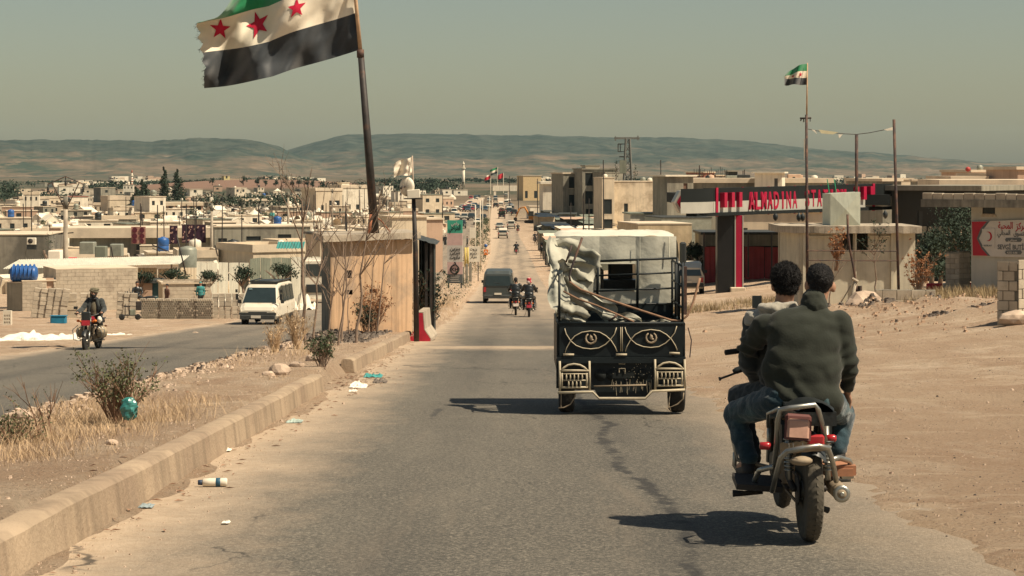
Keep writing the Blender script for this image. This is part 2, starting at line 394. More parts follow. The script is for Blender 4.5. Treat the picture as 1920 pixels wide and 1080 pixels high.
# ---------------------------------------------------------------- shared materials
M_CONC = mat('concrete', (.40,.34,.26), .9, var=.22, scale=1.6, bump=.5, bscale=30, col2=(.25,.21,.165), thr=.60, streak=.55)
M_CONCD = mat('old_concrete', (.27,.25,.20), .92, var=.25, scale=1.2, bump=.4, bscale=20, col2=(.15,.14,.115), thr=.52, streak=.7)
M_KERB = mat('kerb_concrete', (.36,.275,.19), .92, var=.2, scale=.9, bump=.6, bscale=28, col2=(.27,.20,.14), thr=.54, streak=.5)
M_CREAM = mat('cream_plaster', (.56,.375,.23), .9, var=.14, scale=1.2, bump=.25, col2=(.36,.265,.185), thr=.57, streak=.6)
M_BLOCK = mat('cement_block', (.50,.43,.33), .93, var=.2, scale=2.5, bump=.5, bscale=45, col2=(.36,.30,.23), thr=.58, rndv=.35)
M_BLACK = mat('black_paint', (.020,.024,.024), .45, var=.3, spec=.5)
M_DARK = mat('dark_void', (.012,.015,.015), .9)
M_STEEL = mat('rusty_steel', (.13,.075,.055), .75, metal=.3, var=.4, scale=6, col2=(.055,.045,.045), thr=.5)
M_STEELD = mat('dark_steel', (.05,.045,.042), .6, metal=.4, var=.3, scale=5, col2=(.12,.07,.05), thr=.62)
M_CHROME = mat('dull_chrome', (.36,.36,.33), .38, metal=.85, var=.2, scale=8, col2=(.25,.2,.15), thr=.62)
M_RUB = mat('rubber', (.022,.022,.021), .85, var=.3, scale=10, col2=(.11,.09,.07), thr=.62)
M_WHITE = mat('white_cloth', (.78,.72,.60), .85, var=.1, scale=2, bump=.2, bscale=12, sheen=.2, col2=(.58,.52,.42), thr=.66)
M_WOOD = mat('bark', (.24,.175,.13), .95, var=.3, scale=14, bump=.4)
M_LEAF = mat('leaf_green', (.052,.072,.036), .8, var=.45, scale=3, col2=(.09,.10,.045), thr=.6)
M_LEAFD = mat('leaf_dark', (.028,.044,.028), .85, var=.4, scale=2, col2=(.055,.07,.038), thr=.62)
M_DRY = mat('dry_straw', (.50,.36,.22), .9, var=.35, scale=2)
M_TWIG = mat('dead_twig', (.25,.15,.095), .95, var=.4, scale=9)
M_STONE = mat('limestone', (.52,.40,.30), .95, var=.28, scale=3, bump=.4, col2=(.36,.27,.20), thr=.55)
M_STONED = mat('dark_rubble', (.14,.115,.095), .95, var=.5, scale=4, bump=.4)
M_TEAL = mat('teal_plastic', (.06,.26,.24), .4, var=.3)
M_BLUE = mat('blue_plastic', (.025,.10,.30), .42, var=.2, scale=2, spec=.5)
M_GLASS = mat('dark_glass', (.022,.034,.036), .12, var=.2, spec=.7)
M_RED = mat('red_paint', (.50,.035,.05), .6, var=.25, scale=3)
M_GREEN = mat('flag_green', (.015,.22,.085), .8, var=.2, sheen=.3)
M_FWHITE = mat('flag_white', (.74,.66,.52), .85, var=.1, scale=1.2, sheen=.3)
M_FBLACK = mat('flag_black', (.022,.027,.032), .55, var=.4, scale=1.5, sheen=.5)
M_FRED = mat('flag_red', (.50,.012,.045), .8, var=.15)
M_WPAINT = mat('white_paint', (.70,.64,.52), .6, var=.1, scale=2, col2=(.52,.45,.34), thr=.64)

def jwall(mb, x0, x1, z0, z1, y0, y1, holes=(), m=0):
    """a wall panel in the xz plane with real openings (x0,x1,z0,z1 each)"""
    xs = sorted({x0, x1, *[max(x0, min(x1, h[i])) for h in holes for i in (0, 1)]})
    zs = sorted({z0, z1, *[max(z0, min(z1, h[i])) for h in holes for i in (2, 3)]})
    for a, b in zip(zs, zs[1:]):
        run = None
        for c, d in zip(xs, xs[1:]):
            cxm, czm = (c+d)/2, (a+b)/2
            solid = not any(h[0] < cxm < h[1] and h[2] < czm < h[3] for h in holes)
            if solid: run = (run[0], d) if run else (c, d)
            if (not solid or d == xs[-1]) and run:
                mb.box(run[0], run[1], y0, y1, a, b, m); run = None
    return mb
def stones(mb, pts, m=0):
    for (x, y, z, r) in pts:
        n = rnd.choice((4, 5)); a0 = rnd.random()*6; h = r*rnd.uniform(.5, .9)
        vs = [(x+r*rnd.uniform(.7,1.1)*math.cos(a0+6.283*i/n), y+r*rnd.uniform(.7,1.1)*math.sin(a0+6.283*i/n), z-r*.25) for i in range(n)]
        vs += [(x+r*rnd.uniform(.4,.7)*math.cos(a0+.4+6.283*i/n), y+r*rnd.uniform(.4,.7)*math.sin(a0+.4+6.283*i/n), z+h*rnd.uniform(.7,1)) for i in range(n)]
        mb.add(vs, [tuple(range(n, 2*n))] + [(i, (i+1)%n, n+(i+1)%n, n+i) for i in range(n)], m)
def blades(mb, pts, h, w, lean=.5, m=0):
    for (x, y, z) in pts:
        a = rnd.random()*6.283; hh = h*rnd.uniform(.5, 1.2); l = lean*hh*rnd.uniform(.2, 1); b = rnd.random()*6.283
        dx, dy = math.cos(a)*w/2, math.sin(a)*w/2; lx, ly = math.cos(b)*l, math.sin(b)*l
        mb.add([(x-dx,y-dy,z),(x+dx,y+dy,z),(x+dx*.7+lx*.4,y+dy*.7+ly*.4,z+hh*.55),(x-dx*.7+lx*.4,y-dy*.7+ly*.4,z+hh*.55),(x+lx,y+ly,z+hh)], [(0,1,2,3),(3,2,4)], m)
def leafcloud(mb, c, r, n, s, m=0, shell=.5, rg=rnd, thin=1.0):
    """many leaf-sized faces spread through a lumpy volume"""
    for _ in range(n):
        while True:
            d = Vector((rg.uniform(-1,1), rg.uniform(-1,1), rg.uniform(-1,1)))
            if .05 < d.length < 1: break
        d = d.normalized() * (shell + (1-shell)*rg.random())
        k = 1 + .35*ns(d.x*2.1+c[0], d.y*2.1+c[1], d.z*2.1+c[2])
        p = Vector((c[0]+d.x*r[0]*k, c[1]+d.y*r[1]*k, c[2]+d.z*r[2]*k))
        a = Vector((rg.uniform(-1,1), rg.uniform(-1,1), rg.uniform(-1,1))).normalized(); b = a.cross(d).normalized() if a.cross(d).length > .01 else a.orthogonal()
        ss = s*rg.uniform(.6, 1.4); b *= thin
        mb.add([p-a*ss, p-b*ss*.5, p+a*ss, p+b*ss*.5], [(0,1,2,3)], m)
def twigs(mb, p, d, L, r, depth, rg, m=0, spread=.6, kids=3, tips=None):
    d = d.normalized(); q = [p]; n = 3
    for i in range(n):
        d = (d + Vector((rg.uniform(-1,1), rg.uniform(-1,1), rg.uniform(-.3,.6)))*.16).normalized(); q.append(q[-1]+d*L/n)
    mb.tube(q, [lerp(r, r*.55, i/n) for i in range(n+1)], 5 if r > .012 else 3, m, False)
    if tips is not None: tips.append(q[-1])
    if depth:
        for _ in range(kids):
            t = rg.uniform(.35, 1); b = q[0].lerp(q[-1], t)
            b = q[min(n, int(t*n+.5))]
            nd = (d + Vector((rg.uniform(-1,1), rg.uniform(-1,1), rg.uniform(-.2,.8)))*spread).normalized()
            twigs(mb, b, nd, L*rg.uniform(.45,.75), r*.5, depth-1, rg, m, spread, kids, tips)

# ---------------------------------------------------------------- kerb
def kerb(name, y0, y1, label):
    mb = MB(); ys = []; yy = y0
    while yy < y1: ys.append(yy); yy += .14
    ys.append(y1); vs = []; 
    for q in ys:
        xo = lerp(-2.60, -2.72, sst(8, 40, q)) + .012*ns(q*.5, 1); zt = gbase(-2.8, q) + .25 + .016*ns(q*.35, 5) + .004*ns(q*2.2, 8); zb = gbase(-2.8, q)-.1
        w = .185 + .01*ns(q*1.3, 3); chip = .05*max(0, ns(q*1.1, 31)-.33)
        vs += [(xo+.05, q, zb), (xo+.012, q, zt-.03-chip), (xo-.025, q, zt-chip*.3), (xo-w+.03, q, zt+.004), (xo-w, q, zt-.03), (xo-w-.01, q, zb)]
    n = len(ys); fs = [(i*6+j, i*6+j+1, (i+1)*6+j+1, (i+1)*6+j) for i in range(n-1) for j in range(5)]
    fs += [(5,4,3,2,1,0), tuple((n-1)*6+j for j in range(6))]
    mb.add(vs, fs, 0, True); o_ = mb.build(name, M_KERB); o_.modifiers.new('edges', 'EDGE_SPLIT').split_angle = R(40); tag(o_, label, None, None, 'structure')
kerb('kerb', -2, 30.2, 'long cast concrete kerb with vertical stains beside the road')
kerb('kerb.001', 36.2, 57.5, 'shorter concrete kerb piece leading up to the guard booth')

# ---------------------------------------------------------------- median: stones, grass, shrubs, litter
mb = MB(); pts = []
for _ in range(8000):
    yy = 14 + 48*rnd.random()**.8; x = -5.55 + rnd.gauss(0, .40) + (.5 if rnd.random() < .2 else 0)
    if x < -6.5: continue
    pts.append((x, yy, gz(x, yy), rnd.uniform(.012, .04) if rnd.random() < .9 else rnd.uniform(.04, .10)))
stones(mb, pts); tag(mb.build('rubble', M_STONE), 'pale broken stones along the far edge of the median', None, None, 'stuff')
mb = MB(); pts = []
for _ in range(500):
    yy = rnd.uniform(30, 62); x = -5.6 + rnd.gauss(0, .35); pts.append((x, yy, gz(x, yy)+.02, rnd.uniform(.03, .08)))
for _ in range(500):
    yy = rnd.uniform(48, 58); x = rnd.uniform(-5.3, -3.3); pts.append((x, yy, gz(x, yy)+.02, rnd.uniform(.02, .09)))
stones(mb, pts); tag(mb.build('rubble', M_STONED), 'dark broken debris among the median stones', None, None, 'stuff')
mb = MB(); pts = []
for _ in range(26000):
    t = rnd.random()
    if t < .35: x, yy = rnd.uniform(-5.8, -2.9), rnd.uniform(10, 58)
    elif t < .75: x, yy = rnd.uniform(2.7, 9), 9+45*rnd.random()
    elif t < .80: x, yy = -2.65+abs(rnd.gauss(0, .35)), rnd.uniform(8, 50)
    else: x, yy = rnd.uniform(-24, -12.9), rnd.uniform(48, 100)
    s_ = rnd.uniform(.003, .011) if rnd.random() < .975 else rnd.uniform(.011, .032)
    z0 = max(gz(x, yy), gbase(x, yy) if -2.9 < x < 3 else -99)
    pts.append((x, yy, z0, s_))
stones(mb, pts); tag(mb.build('gravel', M_STONE), 'small loose gravel strewn over the dirt verges', None, None, 'stuff')
mb = MB(); pts = []
def tuft(cx_, cy_, r, n, h):
    q = []
    for _ in range(n):
        x, yy = cx_+rnd.gauss(0, r), cy_+rnd.gauss(0, r*2.2); q.append((x, yy, gz(x, yy)-.01))
    blades(mb, q, h, .0035+h*.007, 1.1)
for _ in range(70):
    yy = rnd.uniform(16.5, 24); tuft(rnd.uniform(-4.7, -3.3), yy, .2, 90, rnd.uniform(.06, .18))
for _ in range(45): tuft(rnd.uniform(-5.2, -3.1), rnd.uniform(12, 40), .14, 30, .07)
for _ in range(20): tuft(rnd.uniform(-4.9, -3.7), rnd.uniform(34, 44), .16, 28, rnd.uniform(.10, .28))
for _ in range(40): tuft(rnd.uniform(-6.4, -3.2), rnd.uniform(62, 130), .4, 40, rnd.uniform(.2, .6))
for _ in range(30): tuft(rnd.uniform(-3.6, -2.9), rnd.uniform(70, 120), .3, 40, rnd.uniform(.2, .55))
tag(mb.build('dry_grass', M_DRY), 'straw coloured dry grass tufts growing on the median', None, None, 'stuff')
mb = MB()
for _ in range(75):
    x = rnd.uniform(12.0, 17); yy = rnd.uniform(60, 76); q = [(x+rnd.gauss(0,.4), yy+rnd.gauss(0,.5), 0) for _ in range(34)]
    blades(mb, [(a, b, gz(a, b)) for a, b, _ in q], .35, .02, .6)
for _ in range(60):
    x = rnd.uniform(5.5, 11); yy = rnd.uniform(80, 92); q = [(x+rnd.gauss(0,.4), yy+rnd.gauss(0,.5), 0) for _ in range(30)]
    blades(mb, [(a, b, gz(a, b)) for a, b, _ in q], .28, .02, .6)
tag(mb.build('dry_grass', mat('dull_straw', (.30,.23,.13), .95, var=.4, scale=1)), 'dull dry weeds on the right verge behind the earth mound', None, None, 'stuff')

def shrub(p, h, r, label, m1=M_TWIG, m2=M_LEAF, nl=160, seed=1, ls=.03, nst=12, name='shrub', depth=2, cat='shrub', group=None):
    rg = random.Random(seed); t = thing(name, label, cat, p, group=group); a = MB(); tips = []
    for i in range(nst):
        an = rg.random()*6.28; d = Vector((math.cos(an)*rg.uniform(.2, .9)*r/h, math.sin(an)*rg.uniform(.2,.9)*r/h, 1))
        twigs(a, Vector((rg.uniform(-.06,.06), rg.uniform(-.06,.06), -.03)), d, h*rg.uniform(.5,.85), .006+h*.008, depth, rg, 0, .7, 3, tips)
    a.build('stem', m1, t)
    if nl:
        b = MB()
        for i in range(nl):
            q = rg.choice(tips); leafcloud(b, q, (r*.18, r*.18, r*.16), 3, ls, rg=rg, shell=.1)
        b.build('foliage', m2, t)
    return t
shrub(G(222, 20.2), .55, .55, 'sprawling half dry weed bush caught with a teal plastic bag', M_TWIG, mat('weed_leaf', (.105,.115,.055), .9, var=.4, scale=4), 620, 3, .015, 30)
shrub(G(28, 17.6), .26, .5, 'low grey green weed clump on the median at the edge of the photo', M_TWIG, mat('weed_leaf', ()), 200, 8, .012, 16)
shrub(G(90, 18.2), .5, .2, 'thin upright bare weed stalk beside the pale stones', M_TWIG, M_LEAF, 8, 12, .01, 3)
shrub(Vector((-2.98, 33.6, gz(-2.98, 33.6)-.05)), .5, .3, 'dark green leafy shrub in the gap between the two kerbs', M_WOOD, M_LEAF, 420, 5, .02, 16)
shrub(G(516, 41), .5, .28, 'tall tangled dry weed with pale stalks before the saplings', M_DRY, M_DRY, 90, 15, .02, 22)
shrub(G(556, 43), .62, .3, 'large dry straw bush leaning over the median', M_DRY, M_DRY, 120, 16, .02, 26)
shrub(G(700, 56.5), .95, .62, 'rust brown dead thorn bush against the booth wall', M_TWIG, mat('rust_leaf', (.28,.13,.06), .9, var=.4, scale=4), 420, 21, .028, 26)
shrub(G(684, 55.2), .6, .32, 'small dark green bush tucked under the dead thorn bush', M_TWIG, M_LEAFD, 260, 22, .03, 12)
shrub(Vector((-2.42, 60, gbase(-2.42, 60))), 1.35, .45, 'upright dark green shrub behind the red barrier', M_WOOD, M_LEAFD, 520, 23, .035, 16)

def rock(px, D, r, label, dz=0, sx=1.3, m=None, x=None):
    p = G(px, D); 
    if x is not None: p = Vector((x, D, gz(x, D)))
    mb = MB(); bm = bmesh.new(); bmesh.ops.create_icosphere(bm, subdivisions=2, radius=r)
    for v in bm.verts:
        k = 1+.35*ns(v.co.x/r+px, v.co.y/r, v.co.z/r); v.co = Vector((v.co.x*sx*k, v.co.y*k, v.co.z*.75*k))
    mb.add([v.co[:] for v in bm.verts], [[v.index for v in f.verts] for f in bm.faces]); bm.free()
    o = mb.build('rock', m or M_STONE); o.location = p + Vector((0,0,r*.3+dz)); return tag(o, label, 'rock')
rock(524, 31.5, .16, 'largest pale boulder at the end of the long kerb', .0, 1.0)
rock(503, 31, .07, 'small smooth white stone beside the pale boulder')
rock(556, 33.5, .09, 'flattish pale stone on the soil behind the pale boulder')
rock(592, 36.5, .14, 'pale stone resting against the start of the shorter kerb')
rock(210, 17.6, .045, 'single cream pebble in the dry grass near the long kerb')
rock(42, 21, .09, 'whitish stone on the heap at the edge of the photo')
rock(1905, 43, .24, 'big smooth pinkish boulder at the foot of the grey block pillar', .05, 1.5)
rock(1790, 60, .12, 'white angular stone in the weeds behind the earth mound', .05)
rock(1620, 66, .55, 'large brown boulder holding the leaning steel poles', .0, 1.1)

def crumple(mb, c, sx, sy, sz, seed, nu=14, nv=10, m=0, rz=0.0):
    def f(a, b):
        x = (a-.5)*sx; y_ = (b-.5)*sy
        h = sz*(abs(ns(a*3, b*3, seed))*1.6 + abs(ns(a*7, b*7, seed+4))*.6) * (1-(2*a-1)**4*.7)*(1-(2*b-1)**4*.7)
        x += sx*.10*ns(a*4, b*4, seed+8); y_ += sy*.12*ns(a*4, b*4, seed+9)
        return (c[0]+x*math.cos(rz)-y_*math.sin(rz), c[1]+x*math.sin(rz)+y_*math.cos(rz), c[2]+h)
    return mb.grid(f, nu, nv, m, False)
def litter(px, D, w, h, m, label, name='plastic_bag', seed=1, cat='litter', x=None):
    p = G(px, D); p.z = max(p.z, gbase(p.x, p.y)) + .012
    o = crumple(MB(), (0,0,0), w, w*1.6, h, seed).build(name, m); o.location = p; return tag(o, label, cat)
litter(553, 23.6, .17, .035, mat('grey_green_plastic', (.33,.40,.35), .4, var=.4, scale=8), 'crushed pale green plastic wrapper on the road by the long kerb', 'plastic_wrapper', 2)
litter(672, 31.5, .26, .09, M_WHITE, 'white torn paper scrap at the foot of the shorter kerb', 'paper_scrap', 3)
litter(700, 35, .3, .07, M_TEAL, 'dark teal plastic scrap by the shorter kerb', 'plastic_scrap', 4)
litter(713, 33, .22, .06, M_STONED, 'black rag lying on the sandy road edge', 'rag', 5)
litter(662, 30.2, .12, .03, M_WHITE, 'tiny white plastic chip on the sandy road edge', 'plastic_scrap', 6)
litter(424, 19.5, .09, .02, M_WHITE, 'small white paper chip on sand near the long kerb', 'paper_scrap', 7)
litter(440, 20.8, .14, .03, M_WHITE, 'whitish crumpled scrap among dead stalks beside the long kerb', 'paper_scrap', 8)
litter(275, 14.6, .10, .015, mat('blue_grey_plastic', (.25,.30,.31), .5), 'flat grey blue plastic piece on the sand', 'plastic_scrap', 9)
litter(424, 13.6, .05, .012, M_WHITE, 'small pale chip on the asphalt near the camera', 'paper_scrap', 10)
BAG = True; o = MB().grid(lambda a, b: ((.075+.03*ns(a*9,b*7,3)+.02*ns(a*22,b*15,5))*math.cos(a*6.283)*math.sin(b*3.14)**.7, (.06+.02*ns(a*8,b*6,9))*math.sin(a*6.283)*math.sin(b*3.14)**.7, .11-.11*math.cos(b*3.14)), 26, 16, smooth=False).build('plastic_bag', mat('bag_teal', (.04,.20,.18), .25, var=.5, scale=14, spec=.7)); o.location = G(242, 19.9, .05); tag(o, 'shiny teal plastic bag snagged in the weed bush', 'plastic bag')
def leaves_drift():
    mb = MB(); q = []
    for _ in range(700):
        t = rnd.random(); x = rnd.gauss(-2.42, .12) if t < .6 else rnd.uniform(-5.5, -2.9); yy = 8+rnd.random()*45
        if rnd.random() < .35: yy = rnd.gauss(33.5, 1.3); x = rnd.gauss(-2.4, .28)
        q.append((x, yy, max(gz(x, yy), gbase(x, yy) if x > -2.6 else -99)+.006))
    for x, yy, z in q:
        a = rnd.random()*6.28; l = rnd.uniform(.012, .05); w = l*rnd.uniform(.1, .5); ca, sa = math.cos(a), math.sin(a)
        mb.add([(x-ca*l,yy-sa*l,z),(x+sa*w,yy-ca*w,z+l*.3),(x+ca*l,yy+sa*l,z+.004),(x-sa*w,yy+ca*w,z+l*.2)], [(0,1,2),(0,2,3)])
    tag(mb.build('debris', M_TWIG), 'dead leaves and twig bits gathered along the kerb', None, None, 'stuff')
leaves_drift()
# bottle
t = thing('plastic_bottle', 'white plastic bottle with dark cap and blue label lying on the road', 'bottle', Vector((-2.28, 16.1, gbase(-2.28,16.1)+.034)), rz=R(4))
MB().lathe([(.02,-.055),(.03,-.05),(.032,0),(.032,.05),(.028,.07),(.032,.085),(.033,.12),(.028,.13)], 14, axis='x').build('bottle_body', M_WPAINT, t)
MB().lathe([(.0325,.045),(.0335,.046),(.0335,.078),(.0325,.079)], 14, axis='x').build('paper_label', mat('bottle_blue', (.03,.10,.16), .5), t)
MB().lathe([(.014,-.09),(.019,-.088),(.021,-.055),(.0,-.052)], 12, axis='x').build('cap', mat('bottle_cap', (.03,.05,.09), .5), t)

# ---------------------------------------------------------------- guard booth with flagpole
BD = 57.0; BZ = gbase(-4, BD) + .2
def bx_(px): return (px-960)/F*BD
def bz_(py): return (320-py)/F*BD
TH = R(42); BX0 = bx_(620)
t = thing('guard_booth', 'small weathered concrete guard booth with firing slits on the median', 'booth', (BX0, BD, 0), rz=TH)
def tb(px):      # distance along the front wall at a given bearing
    k = (px-960)/F; return (k*BD-BX0)/(math.cos(TH)-k*math.sin(TH))
def zb(px, py): return (320-py)/F*(BD+tb(px)*math.sin(TH))
BL = tb(773); zt = (320-453)/F*BD
mb = MB(); hl = [(tb(a), tb(b), zb(a, d), zb(a, c)) for a, b, c, d in ((649,660,507,522),(650,661,544,553),(693,707,542,550),(617.5,622,546,556))]
hl[3] = (.06, .13, hl[3][2], hl[3][3])
jwall(mb, 0, BL, BZ-.5, zt, 0, .16, hl)
for i in range(8):      # board marks left by the shuttering
    x = lerp(.03, BL-.04, i/7.)+rnd.uniform(-.15,.15)
    if any(h[0]-.03 < x < h[1]+.03 for h in hl): continue
    mb.box(x, x+.009, -.006, .002, BZ-.2, zt-.02)
mb.build('front_wall', M_CREAM, t)
mb = MB(); mb.box(-.003, .14, .163, 2.0, BZ-.5, zt); mb.box(0, BL, 2.0, 2.14, BZ-.5, zt); mb.box(BL-.14, BL-.002, .163, .7, BZ-.5, zt); mb.box(.16, BL-.16, .2, 1.95, BZ-.5, BZ+.02)
mb.build('side_wall', M_CONCD, t)
def slabf(a, b, top):
    x = lerp(-.28, BL+.25, a); yy = lerp(-.26, 2.4, b)
    return (x + .015*ns(b*9, a), yy + .03*ns(a*14, b), zt + (.17 if top else 0) + .03*a + (.02*ns(a*10, b*5, 3) if not top else .008*ns(a*10,b*5)))
mb = MB(); mb.grid(lambda a, b: slabf(a, b, True), 20, 6, smooth=False); mb.grid(lambda a, b: slabf(1-a, b, False), 20, 6, smooth=False)
for b in (0, 1):
    mb.grid(lambda a, c, b=b: tuple(Vector(slabf(a if b == 0 else 1-a, b, False)).lerp(Vector(slabf(a if b == 0 else 1-a, b, True)), c)), 20, 1, smooth=False)
    mb.grid(lambda a, c, b=b: tuple(Vector(slabf(1-b, a if b == 0 else 1-a, False)).lerp(Vector(slabf(1-b, a if b == 0 else 1-a, True)), c)), 6, 1, smooth=False)
mb.build('roof_slab', M_CONC, t)
for o in t.children:      # the plan is a skewed four-sided figure
    for v in o.data.vertices: v.co.x += .61*max(-.3, v.co.y)
    o.data.update()
t = thing('sheet_metal_shelter', 'dark corrugated sheet shelter leaning on the booth beside the road', 'shelter', (0,0,0))
def corr(mb, p0, p1, z0, z1, amp=.02, pitch=.09, m=0, zb=None):
    """corrugated sheet standing between two plan points"""
    p0, p1 = Vector(p0), Vector(p1); d = (p1-p0); n = max(2, int(d.length/pitch*2)); nn = Vector((-d.y, d.x)).normalized()
    vs = []
    for i in range(n+1):
        q = p0 + d*i/n + nn*(amp*(1 if i % 2 else -1)); vs += [(q.x, q.y, z0), (q.x, q.y, z1 if zb is None else lerp(z1, zb, i/n))]
    return mb.add(vs, [(2*i, 2*i+2, 2*i+3, 2*i+1) for i in range(n)], m)
SD = 59.6; X0, X1 = (776-960)/F*SD, (812-960)/F*SD; BD = SD-.3; bx_ = lambda px: (px-960)/F*SD
M_SHEETD = mat('grey_dark_sheet', (.07,.075,.07), .6, metal=.3, var=.4, scale=3, streak=.5)
corr(MB(), (X1, BD+.3), (X1-.05, BD+3.2), BZ-.3, zt-.15).build('side_sheet', M_SHEETD, t)
for a, b in ((bx_(797), bx_(802)), (bx_(806), bx_(811))): MB().box(a, b, BD+.2, BD+.26, BZ-.3, zt-.12).build('post', M_STEELD, t)
corr(MB(), (X0+.02, BD+3.1), (X1-.06, BD+3.1), BZ-.3, zt-.12).build('back_sheet', M_SHEETD, t)
mb = MB(); mb.grid(lambda a, b: (lerp(X0-.08, X1+.1, a), lerp(BD+.05, BD+3.4, b), zt+.05-.22*a+.04*ns(a*6, b*5)), 10, 8, smooth=False); mb.build('roof_sheet', M_SHEETD, t)
MB().box(bx_(784), bx_(804), BD+.6, BD+.78, BZ-.3, BZ+.75).build('low_wall', M_CONC, t)

def poly_tube(pxs, D, r, n=8): return [P(a, b, D) for a, b in pxs], r
t = thing('flagpole', 'tall leaning dark steel flagpole rising from the booth roof', 'flagpole', (0,0,0))
MB().tube([P(703,440,58.2), P(690,270,58.2), P(676,96,58.2)], [.125,.105,.085], 12).build('lower_pole', M_STEELD, t)
MB().tube([P(676,97,58.2), P(667,0,58.2), P(660,-120,58.2)], [.055,.05,.045], 8).build('upper_pole', mat('pale_wood', (.50,.33,.20), .8, var=.3, scale=5), t)
MB().tube([P(676,108,58.2), P(675.6,93,58.2)], [.10,.10], 12).build('collar', M_STEEL, t)
mb = MB(); mb.tube([P(692,442,58), P(696,402,58)], [.05,.05], 6); mb.tube([P(694,400,58.2), P(715,414,58.5), P(735,440,59)], .02, 5)
mb.build('brace', mat('rust_orange', (.34,.13,.07), .8, var=.3), t)
# big flag
def bigflag(a, v):
    """a 0..1 from hoist to fly, v 0..3 stripes from the bottom"""
    hp = 677 - 7.2*v; px = hp - 298*a*(1 - .01*v) + 6*math.sin(a*7+v*1.5)*a
    bot = table([(0,92),(.06,98),(.42,130),(.55,144),(.7,152),(.85,160),(1,167)])(a)
    hgt = 69*(1-.05*a); py = bot - v*hgt + 3.0*math.sin(a*9+1+v)*a
    if a > .93: px += 5*ns(v*6, a*3, 2)*(a-.93)/.07*1.6
    d = .42*math.sin(a*8.5+v*.9)*(.25+a) + .16*math.sin(a*19-v*2.3) * a + .34*ns(a*5+v*.8, v*.8, 5)*(.3+a) + .13*ns(a*12+v*1.5, v*1.6, 6) + .035*ns(a*26+v*4, v*4, 2)
    if v > 1.85 and a > .62:     # upper fly corner folds over the white band
        k = (v-1.85)*sst(.62, .9, a); py += k*62; d -= .45*k; px += 10*k
    return P(px, py, 58.2+d)
t = thing('large_flag', 'large torn green white and black flag with three red stars streaming left', 'flag', (0,0,0))
mb = MB(); NU, NV = 84, 36
mb.grid(lambda a, b: bigflag(a, b*3), NU, NV, smooth=True); mb.mi = [(0 if (i//NU) < NV/3 else 1 if (i//NU) < 2*NV/3 else 2) for i in range(NU*NV)]
mb.build('flag_cloth', [M_FBLACK, M_FWHITE, M_GREEN], t)
for (sa, sv, sr, ph) in ((.875, 1.58, .105, 0.2), (.625, 1.55, .135, -.25), (.365, 1.62, .10, .1)):
    mb = MB(); N_ = 8; ring = []
    for i in range(10):
        r_ = sr if i % 2 == 0 else sr*.40; an = math.pi/2 + ph + i*math.pi/5; ring.append((r_*math.cos(an)*.68, r_*math.sin(an)*2.9))
    vs = []; fs = []
    def put(a, v): q = bigflag(a, v); vs.append((q.x, q.y-.025, q.z)); return len(vs)-1
    for i in range(10):
        (a0, b0), (a1, b1) = ring[i], ring[(i+1) % 10]; K_ = 6; rows = []
        for r_ in range(K_+1):
            s_ = r_/K_; rows.append([put(sa+lerp(a0, a1, c_/max(1, r_))*s_*.9, sv+lerp(b0, b1, c_/max(1, r_))*s_) for c_ in range(r_+1)])
        for r_ in range(K_):
            for c_ in range(r_+1):
                fs.append((rows[r_][c_], rows[r_+1][c_], rows[r_+1][c_+1]))
                if c_ < r_: fs.append((rows[r_][c_], rows[r_+1][c_+1], rows[r_][c_+1]))
    mb.add(vs, fs, 0, True); mb.build('star', M_FRED, t)
mb = MB()
for i in range(46):
    v = rnd.uniform(.02, 1.9); q = bigflag(1, v); mb.tube([q, q+Vector((-.06*rnd.random()-.02, 0, rnd.uniform(-.07,.05)))], .004, 3)
mb.build('frayed_edge', M_FBLACK, t)['kind'] = 'stuff'

# dish pole with white flag
t = thing('antenna_pole', 'dark pole beside the booth carrying a white box and plate', 'pole', (0,0,0))
MB().tube([P(781, 640, 55.5), P(779,470,55.5), P(775.5,372,55.5)], [.075,.07,.05], 10).build('pole', M_STEELD, t)
MB().tube([P(775.5,372,55.5), P(773,292,55.5)], [.022,.02], 6).build('mast', mat('pale_pipe', (.45,.36,.28), .7, var=.3), t)
MB().ob(P(775,372.5,55.5), (.48,.3,.03)).build('shelf_plate', M_STEELD, t)
o = MB().bbox(-.165,.165,-.06,.06,0,.215,.012).build('junction_box', M_WPAINT); o.location = P(776,371,55.4); o.rotation_euler = (0,R(-4),0); tag(o, 'small white equipment box on the pole plate beside the dish', 'box')
t = thing('satellite_dish', 'white satellite dish mounted beside the white box on the pole', 'satellite dish', P(760,350,55.5), rz=R(-38))
mb = MB(); mb.lathe([(.002,.0),(.10,.012),(.19,.04),(.25,.075),(.255,.07),(.19,.03),(.10,.0),(.002,-.012)], 24, axis='y'); mb.build('reflector', M_WPAINT, t)
MB().tube([(0,.04,-.2),(0,.3,-.1)], .012, 6).tube([(0,-.02,0),(0,-.1,0),(.0,-.18,-.05)], .03, 6).build('feed_arm', M_STEELD, t)
def sflag(px0, py0, w, h, D, seed, droop=.0, ph=0.):
    def f(a, v):
        px = px0 - w*a; py = py0 + h*(1-v)*(1-.25*a) + droop*a*w + 3*math.sin(a*6+ph)*a
        return P(px, py, D + .12*math.sin(a*9+v*2+ph) + .06*ns(a*4, v*4, seed))
    return f
f_ = sflag(772.5, 294, 34, 34, 55.5, 2, .35, 1.)
t = thing('white_flag', 'small tattered white flag with black marks flying above the dish', 'flag', (0,0,0))
MB().grid(f_, 20, 14).build('flag_cloth', mat('stained_white', (.72,.65,.53), .85, var=.1, scale=2, col2=(.06,.045,.04), thr=.63, soft=.05), t)
mb = MB()
for i in range(6):
    mb.tube([Vector(f_(.15+.02*math.sin(j*2+i), .25+i*.09+.03*j/3))-Vector((0,.02,0)) for j in range(4)], .008, 4)
mb.build('writing', M_BLACK, t)

